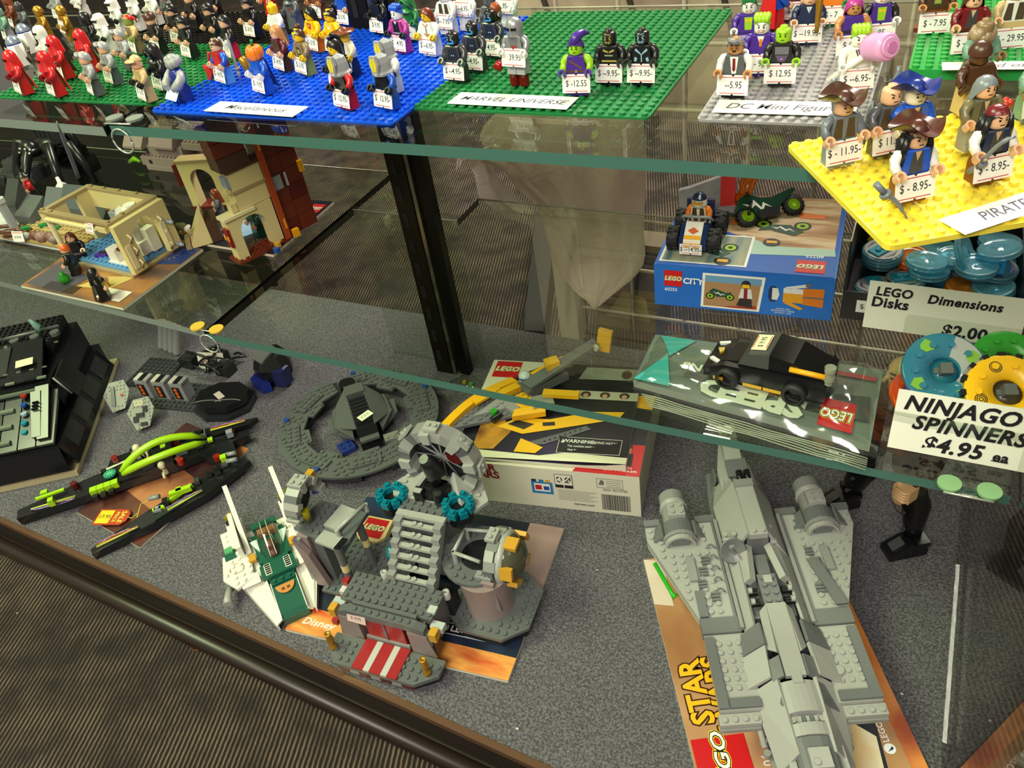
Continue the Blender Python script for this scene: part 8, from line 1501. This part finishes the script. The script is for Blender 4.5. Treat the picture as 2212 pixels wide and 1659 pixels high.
B(vh, BKV, -16, 11, 10, 14, 18, 15, 0, 'cabin'); B(vh, GR2, -13.4, 10.6, 22, 10, .8, 1.2, 0, 'grey_ledge'); B(vh, GRV, -12.8, 10.9, 17, 8, .6, 5, 0, 'cabin_window'); SL(vh, BKV, [(-15, 11.4, 27), (-3, 11.4, 27), (-4, 20, 33), (-14, 20, 33)], 1.2, 'roof_panel'); SL(vh, GRV, [(-13.4, 13, 28.8), (-9, 13, 28.8), (-9, 19, 33), (-13, 19, 33)], .6, 'roof_panel')
for k in range(7): B(vh, GR2 if k % 3 == 0 else BKV, -14+1.7*k, 11.2, 26.6, 1.5, .5, .7, 0, 'roof_edge')
mb = MB(); mb.X = TM(-5.9*U, 14.4*U, 31.0*H, .27, 0, .1); mb.box(-.011, .011, -.006, .006, 0, .0003); obj('price_sticker', mb, mat('dcdca8', .5), vh)
B(vh, BKV, -14, 19, 24, 11, 9, 7, 1, 'rear_block'); SL(vh, GRV, [(-1.6, 12, 25), (-1.6, 17, 25), (.2, 17, 14), (.2, 12, 14)], 1, 'side_panel'); TB(vh, MBG, [(-1.7, 11.8, 25), (-.2, 11.6, 16)], .16, 'side_bar')
for k, c in enumerate(('b03a30', '2a5ab0', 'b0c8d8', '2a9ab0', '3aa8b8')): CY(vh, mat(c, .12, 0, 'trans', .7), -6.6+.1*k, 10.2-1.5*k, 21.4-1.8*k, .5, 1, 'clear_stud')
for x in (-12, -5): TB(vh, mat('9ac8b8', .1, 0, 'trans', .5), [(x, 21, 31), (x+.4, 21.4, 37), (x, 21, 41)], [.5, .7, .2], 'clear_spike')
for k in range(4):
    x, y = -2.6-3.4*k, 21.5; CY(vh, mat('5c605e', .3), x, y, 31, .8, 1.6, 'grey_disc')
TB(vh, mat('5c605e', .3), [(-15, 21.8, 33), (-2, 22.8, 33)], .3, 'grey_rail')
for y in (4, 10, 16, 22): SL(vh, GRV, [(-.9, y, 9.6), (-.9, y+4.6, 9.6), (.3, y+4.6, 3), (.3, y, 3)][::-1], .6, 'skirt_panel')
for k in range(12): B(vh, GR2, -13+2.1*(k % 6), 12.2+7.2*(k//6), 30+.9*(k//6)*0, .7, .18, .5, 0, 'painted_glint')  # pale slivers put on the black roof to draw glints
w = at(38, 660, DZ); rb = thing('grey_robot', 'dim grey toy robot part standing behind the black vehicle', 'toy part', (-.96, .20, DZ+.0003), 0)
for x, z, w__, h in ((0, 0, 3, 8), (-1, 8, 5, 6), (.2, 14, 2.6, 6)): B(rb, mat('6a7068', .35), x, 0, z, w__, 2, h, 1)
# ---- grey motor parts
pl_ = thing('motor_plate', 'dark grey studded plate with three orange striped motor boxes', 'toy part', (-.575, -.004, DZ+.0005), math.radians(9))
B(pl_, mat('3c3f42', .35), 0, 0, 0, 14, 7, 1, 1, 'plate'); B(pl_, mat('34373a', .35), -6, 5, 0, 8, 8, 1, 1, 'plate')
for k in range(3):
    x = .2+3.7*k; B(pl_, mat('8f8f90', .35), x, 2.2, 1, 2.6, 2.2, 9, 0, 'motor_box'); B(pl_, BLA, x+.3, 2.05, 2, 1.5, .2, 6.4, 0, 'dark_panel')
    mb = MB()
    for j in range(3): mb.box((x+.75)*U, (x+1.35)*U, 2.0*U, 2.05*U, (2.8+1.9*j)*H, (4.1+1.9*j)*H)
    obj('orange_print', mb, mat('e0641e', .4), pl_); B(pl_, mat('b8b4ac', .4), x, 2.2, 10, .9, 2, .9, 0, 'white_cap'); B(pl_, BLA, x+1, 2.4, 10, 1, 1.8, .9, 0, 'black_cap'); B(pl_, mat('8f8f90', .35), x+2, 2.2, 10, .8, 2, .9, 1, 'plate')
for i, (px, py, sx, lab) in enumerate(((306, 900, -1, 'light grey six sided toy panel with black clips, nearer the speeder'), (262, 870, 1, 'light grey six sided toy panel behind its twin'))):
    w = at(px, py, DZ+.012); t = thing('hexagon_plate', lab, 'toy part', (w.x-.012*i, w.y+.004*i, DZ+.012), 0, None, (math.radians(38), .1, math.radians(38))); t.scale = (.62, .62, .62)
    hx = [(-3.2, 1), (-1.4, 4.6), (2.6, 5), (4, 1.6), (2.4, -3.4), (-1, -4.2)]
    PP(t, mat('83897c', .32), hx, 3.4, 1, 1, 'panel', lambda x, y: abs(x) < 2 and abs(y) < 2)
    if i == 0:
        for y in (-1.2, 1.4): B(t, BLA, -1.6 if y < 0 else 1.0, y-.8, 4.5, 1.2, 1.7, 1, 0, 'black_clip')
        B(t, BLA, -.8, -.7, 4.5, 2, 1.2, 1.4, 0, 'black_clip'); B(t, BLA, .2, -3.2, 4.5, 1.7, 1, 1, 0, 'black_clip'); B(t, mat('b0aa88', .4), -1.2, 2.6, 4.5, 2.4, 1.6, .4, 0, 'cream_sticker')
    else: B(t, mat('5a605a', .35), -1, -2.4, 4.5, 1, 5.6, 1, 0, 'tile'); CY(t, mat('b0281e', .3), 1.8, .6, 4.5, .4, 1, 'red_stud')
for k in range(4):
    w = at(288+16*k, 712+8*k, DZ+.02); t = thing('grey_tube', ('first', 'second', 'third', 'fourth')[k]+' grey toy tube of the leaning bundle, counted from the black vehicle', 'toy part', (-.640+.0125*k, .118-.002*k, DZ+.0035), 0, 'grey tubes leaning in a bundle', (math.radians(-18), .25, .2))
    mb = MB(); mb.cyl((0, 0, .0), .006, .040, 14); obj('tube', mb, mat('8a8c8a', .35), t); mb = MB(); mb.cyl((0, 0, .0405), .0064, .004, 14); obj('tube_cap', mb, mat('b0aca2', .4), t)
cbk = thing('black_cables', 'tangle of black cables and connector blocks behind the motor boxes', 'cable', (-.53, .098, DZ+.0005), 0)
rng = random.Random(9)
for k in range(6):
    a = [Vector((rng.uniform(-.04, .05), rng.uniform(-.012, .035), .003+.03*rng.random()*(i % 2))) for i in range(5)]
    pts = []
    for i in range(4):
        for j in range(5): pts.append(a[i].lerp(a[i+1], j/5)+Vector((0, 0, .006*math.sin(PI*j/5))))
    mb = MB(); mb.tube(pts, .0019, 6); obj('cable', mb, BLA, cbk)
for x, y in ((-.03, 0), (.01, .02), (.04, .0)): mb = MB(); mb.box(x-.012, x+.012, y-.01, y+.01, .0004, .016); obj('connector', mb, mat('202422', .25), cbk)
A, Bq = at(431, 797, DZ), at(487, 799, DZ); mcd = thing('price_card', 'small white card lettered Magnets $2 each in red', 'card', (A.x, A.y, DZ+.0004), math.atan2(Bq.y-A.y, Bq.x-A.x), None); L_ = (Bq-A).length
mb = MB(); mb.X = TM(0, 0, 0, -.35); mb.box(0, L_, 0, .0005, 0, .0255); obj('card_sheet', mb, mat('e8e4d0', .6), mcd)
text(mcd, 'Magnets', .0088, (L_*.42, .0062, .019), (PI/2-.35, 0, .0), mat('b0284a', .5), shear=.2); text(mcd, '$2 each', .0088, (L_*.45, .0022, .0085), (PI/2-.35, 0, 0), mat('b0284a', .5), shear=.2)
w = at(462, 760, DZ); mb = MB(); mb.prism([(-.012, -.006), (.010, -.008), (.013, .004), (-.006, .008)], .0004, .004); mb.box(-.004, .008, -.002, .003, .0041, .0045, 1); tag(obj('magnet_bag', mb, [mat('4a4e40', .1, 0, 'trans', .6), mat('c8c4b4', .5)], None, (w.x, w.y, DZ)), 'small clear bag of magnets behind the white card', 'bag')
w = at(486, 880, DZ); bs_ = thing('black_shield', 'black eight sided toy pod with a small white sticker', 'toy part', (w.x, w.y+.004, DZ+.0005), .35)
oc8 = [(4.9*math.cos(PI/8+t*PI/4), 3.7*math.sin(PI/8+t*PI/4)) for t in range(8)]
PP(bs_, BLA, oc8, 3, 3, 0, 'pod_top'); PP(bs_, mat('24262a', .25), [(a*1.12, b*1.12-.4) for a, b in oc8], 0, 2, 0, 'pod_base')
mb = MB(); mb.X = TM(-.4*U, -.2*U, 6.1*H, 0, 0, -.75); mb.box(-.009, .009, -.0045, .0045, 0, .0003); obj('price_sticker', mb, mat('d8ccc0', .5), bs_)
for s in (-1, 1): mb = MB(); mb.tube([((2.6*math.cos(t)+s*1.8)*U, (-2.2+.8*math.sin(t))*U, 6.2*H) for t in [PI*(.15+.1*i) for i in range(8)]], .0006, 5); obj('pale_line', mb, mat('8a8880', .3), bs_)
w = at(592, 826, DZ); hm = thing('blue_black_helmet', 'black and dark blue toy mask under the glass shelf edge', 'toy part', (w.x, w.y+.01, DZ+.0005), -.3)
mb = MB(); mb.lathe([(.020, 0), (.026, .012), (.027, .03), (.020, .045), (0, .05)], 10, sm=False); obj('mask', mb, BLA, hm); mb = MB(); mb.prism([(-.012, -.034), (.014, -.034), (.020, -.022), (.0, -.02), (-.018, -.022)], .0004, .016); obj('blue_chin', mb, mat('1e2f80', .25), hm)
for s in (-1, 1): mb = MB(); mb.prism([(s*.022, -.016), (s*.034, -.008), (s*.030, .008), (s*.022, .006)], .004, .03); obj('side_plate', mb, mat('24285a', .25), hm)
SL(hm, mat('6a6c6a', .3), [(-1.6, -2.6, 14), (1.6, -2.6, 14), (1.4, 1, 17), (-1.4, 1, 17)], 1, 'grey_visor')
# ---- large jointed figures standing behind the spaceship
BKF = mat('131314', .22)
w0, w1 = at(1822, 1088, DZ), at(1962, 1188, DZ); mid = (w0+w1)/2; dv = w1-w0; SPR = dv.length/2
bf = thing('jointed_figure', 'large jointed toy figure with black legs and brown armour standing with feet apart', 'toy figure', (mid.x, mid.y, DZ+.0004), math.atan2(dv.y, dv.x))
for s in (-1, 1):
    x = s*SPR; tr = TM(x, 0, 0, 0, 0, -.42)
    mb = MB(); mb.X = tr; mb.prism([(-.024, 0), (.013, 0), (.013, .010), (.004, .018), (-.008, .016), (-.024, .006)], -.0095, .0095, ax='x'); obj('boot', mb, BKF, bf)
    mb = MB(); mb.X = tr; mb.prism([(-.020, .0095), (-.010, .0165), (-.009, .0175), (-.019, .0108)], -.005, .005, ax='x'); obj('boot_plate', mb, mat('4a4a4c', .2), bf)
    mb = MB(); mb.X = tr; mb.box(-.012, .012, -.001, .012, .0165, .0215); obj('ankle', mb, BKF, bf)
    q = lambda t: x*(1-t)+s*.014*t
    mb = MB(); mb.tube([(q(.1), .004, .018), (q(.2), .006, .032), (q(.38), .010, .052), (q(.52), .008, .066), (q(.62), .004, .078)], [.0075, .010, .0125, .010, .008], 12, 0, 1.15); obj('shin', mb, BKF, bf)
    mb = MB(); mb.ball((q(.64), .002, .080), (.010, .011, .010), 12, 8); obj('knee', mb, BKF, bf)
    mb = MB(); mb.tube([(q(.66), .002, .082), (q(.84), .0, .10), (q(1), 0, .120)], [.010, .013, .012], 12); obj('thigh', mb, BKF, bf)
    for h in (.03, .05): mb = MB(); mb.cyl((q(h*8), -.006, h), .002, .003, 8, 0, 'y'); obj('joint_pin', mb, mat('3c3c3e', .2), bf)
mb = MB(); mb.prism([(-.026, .116), (.026, .116), (.022, .135), (.034, .172), (.014, .182), (-.014, .182), (-.034, .172), (-.022, .135)], -.012, .016, ax='y'); tr_ = obj('torso', mb, mat('4a2218', .3), bf)
for q in (.122, .136, .150): mb = MB(); mb.box(-.020, .020, -.0145, -.0121, q, q+.008); obj('belt_plate', mb, mat('7a3020', .35), tr_)
SKN = mat('d9a880', .45); HRM = mat('3a2418', .5); HM = TM(0, 0, 0, 0, 0, -.5)
mb = MB(); mb.X = HM; mb.ball((0, -.004, .197), (.0135, .014, .018), 16, 12); hd = obj('head', mb, SKN, bf)
mb = MB(); mb.X = HM; mb.ball((0, .003, .203), (.0148, .0135, .0145), 14, 9); obj('hair', mb, HRM, bf)
mb = MB(); mb.X = HM; mb.tube([(0, -.0165, .200), (0, -.0205, .193), (0, -.017, .192)], [.0015, .0024, .002], 7); obj('nose', mb, SKN, hd)
for s in (-1, 1):
    mb = MB(); mb.X = HM; mb.ball((s*.005, -.0165, .199), (.0016, .0014, .0012), 7, 5); obj('eye', mb, mat('1a1412', .2), hd)
    mb = MB(); mb.X = HM; mb.tube([(s*.002, -.0175, .2025), (s*.008, -.0155, .2045)], .0009, 5); obj('brow', mb, HRM, hd)
mb = MB(); mb.X = HM; mb.tube([(-.004, -.016, .187), (.004, -.016, .187)], .0009, 6); obj('mouth', mb, mat('a0604a', .5), hd)
for s in (-1, 1):
    mb = MB(); mb.tube([(s*.034, 0, .170), (s*.044, -.004, .150), (s*.046, -.016, .128), (s*.044, -.034, .118)], [.010, .011, .010, .008], 10); obj('arm', mb, mat('3a1c14', .35), bf)
    mb = MB(); mb.box(s*.044-.008, s*.044+.008, -.046, -.034, .108, .122); hnd = obj('hand', mb, mat('d9b080', .4), bf)
    for k in range(4): mb = MB(); mb.tube([(s*.044-.006, -.047, .1095+.0034*k), (s*.044+.004, -.0475, .1095+.0034*k), (s*.044+.006, -.045, .1095+.0034*k)], .0018, 6); obj('finger', mb, mat('d9b080', .4), hnd)
    mb = MB(); mb.tube([(s*.044-s*.008, -.036, .122), (s*.044-s*.004, -.044, .124)], .0022, 6); obj('thumb', mb, mat('d9b080', .4), hnd)
w = at(1975, 1040, DZ+.075); hangtag('sale_tag', 'yellow and red SALE PRICE hang tag on the large jointed figure', w, (PI/2-.25, 0.15, -.55), '1.95', None)
def coin(name, lab, px, py, z, r, m, thick=.0016):
    w = at(px, py, z); mb = MB(); mb.lathe([(0, 0), (r, 0), (r, thick), (r*.9, thick), (r*.87, thick*.8), (0, thick*.8)], 28); o = obj(name, mb, m); o.location = (w.x, w.y, z+.0003); tag(o, lab, 'coin' if 'coin' in name else 'disc')
    mb = MB(); mb.lathe([(0, thick*.95), (r*.3, thick*.9), (r*.42, thick*.8)], 9, (0, r*.1, 0)); obj('relief', mb, m, o)
coin('coin', 'brown copper coin lying on the striped shop carpet', 428, 1393, FZ, .0083, mat('7a4a34', .35, .6))
coin('wooden_disc', 'small tan disc on the grey carpet behind the jointed figure', 1944, 1084, DZ, .0072, mat('b8946a', .5), .003)
coin('coin', 'grey coin on the grey carpet beside the tan disc', 1952, 1098, DZ, .0078, mat('77716c', .35, .6))
for k, (px, py, z, s) in enumerate(((1118, 1575, DZ, .0016), (1290, 1232, DZ, .001), (1948, 1500, DZ, .0014), (38, 1325, FZ, .0012), (920, 1618, FZ, .0012))):
    w = at(px, py, z); mb = MB(); mb.ball((0, 0, s*.6), (s, s*.7, s*.6), 7, 5); tag(obj('crumb', mb, mat('d8d0c0', .7), None, (w.x, w.y, z)), ('white crumb on the grey carpet between the two front booklets', 'tiny pale crumb on the grey carpet near the throne room booklet', 'pale fleck on the grey carpet before the side glass', 'pale fleck on the striped carpet by the floor rail', 'pale fleck on the striped carpet near the picture bottom')[k], 'crumb')
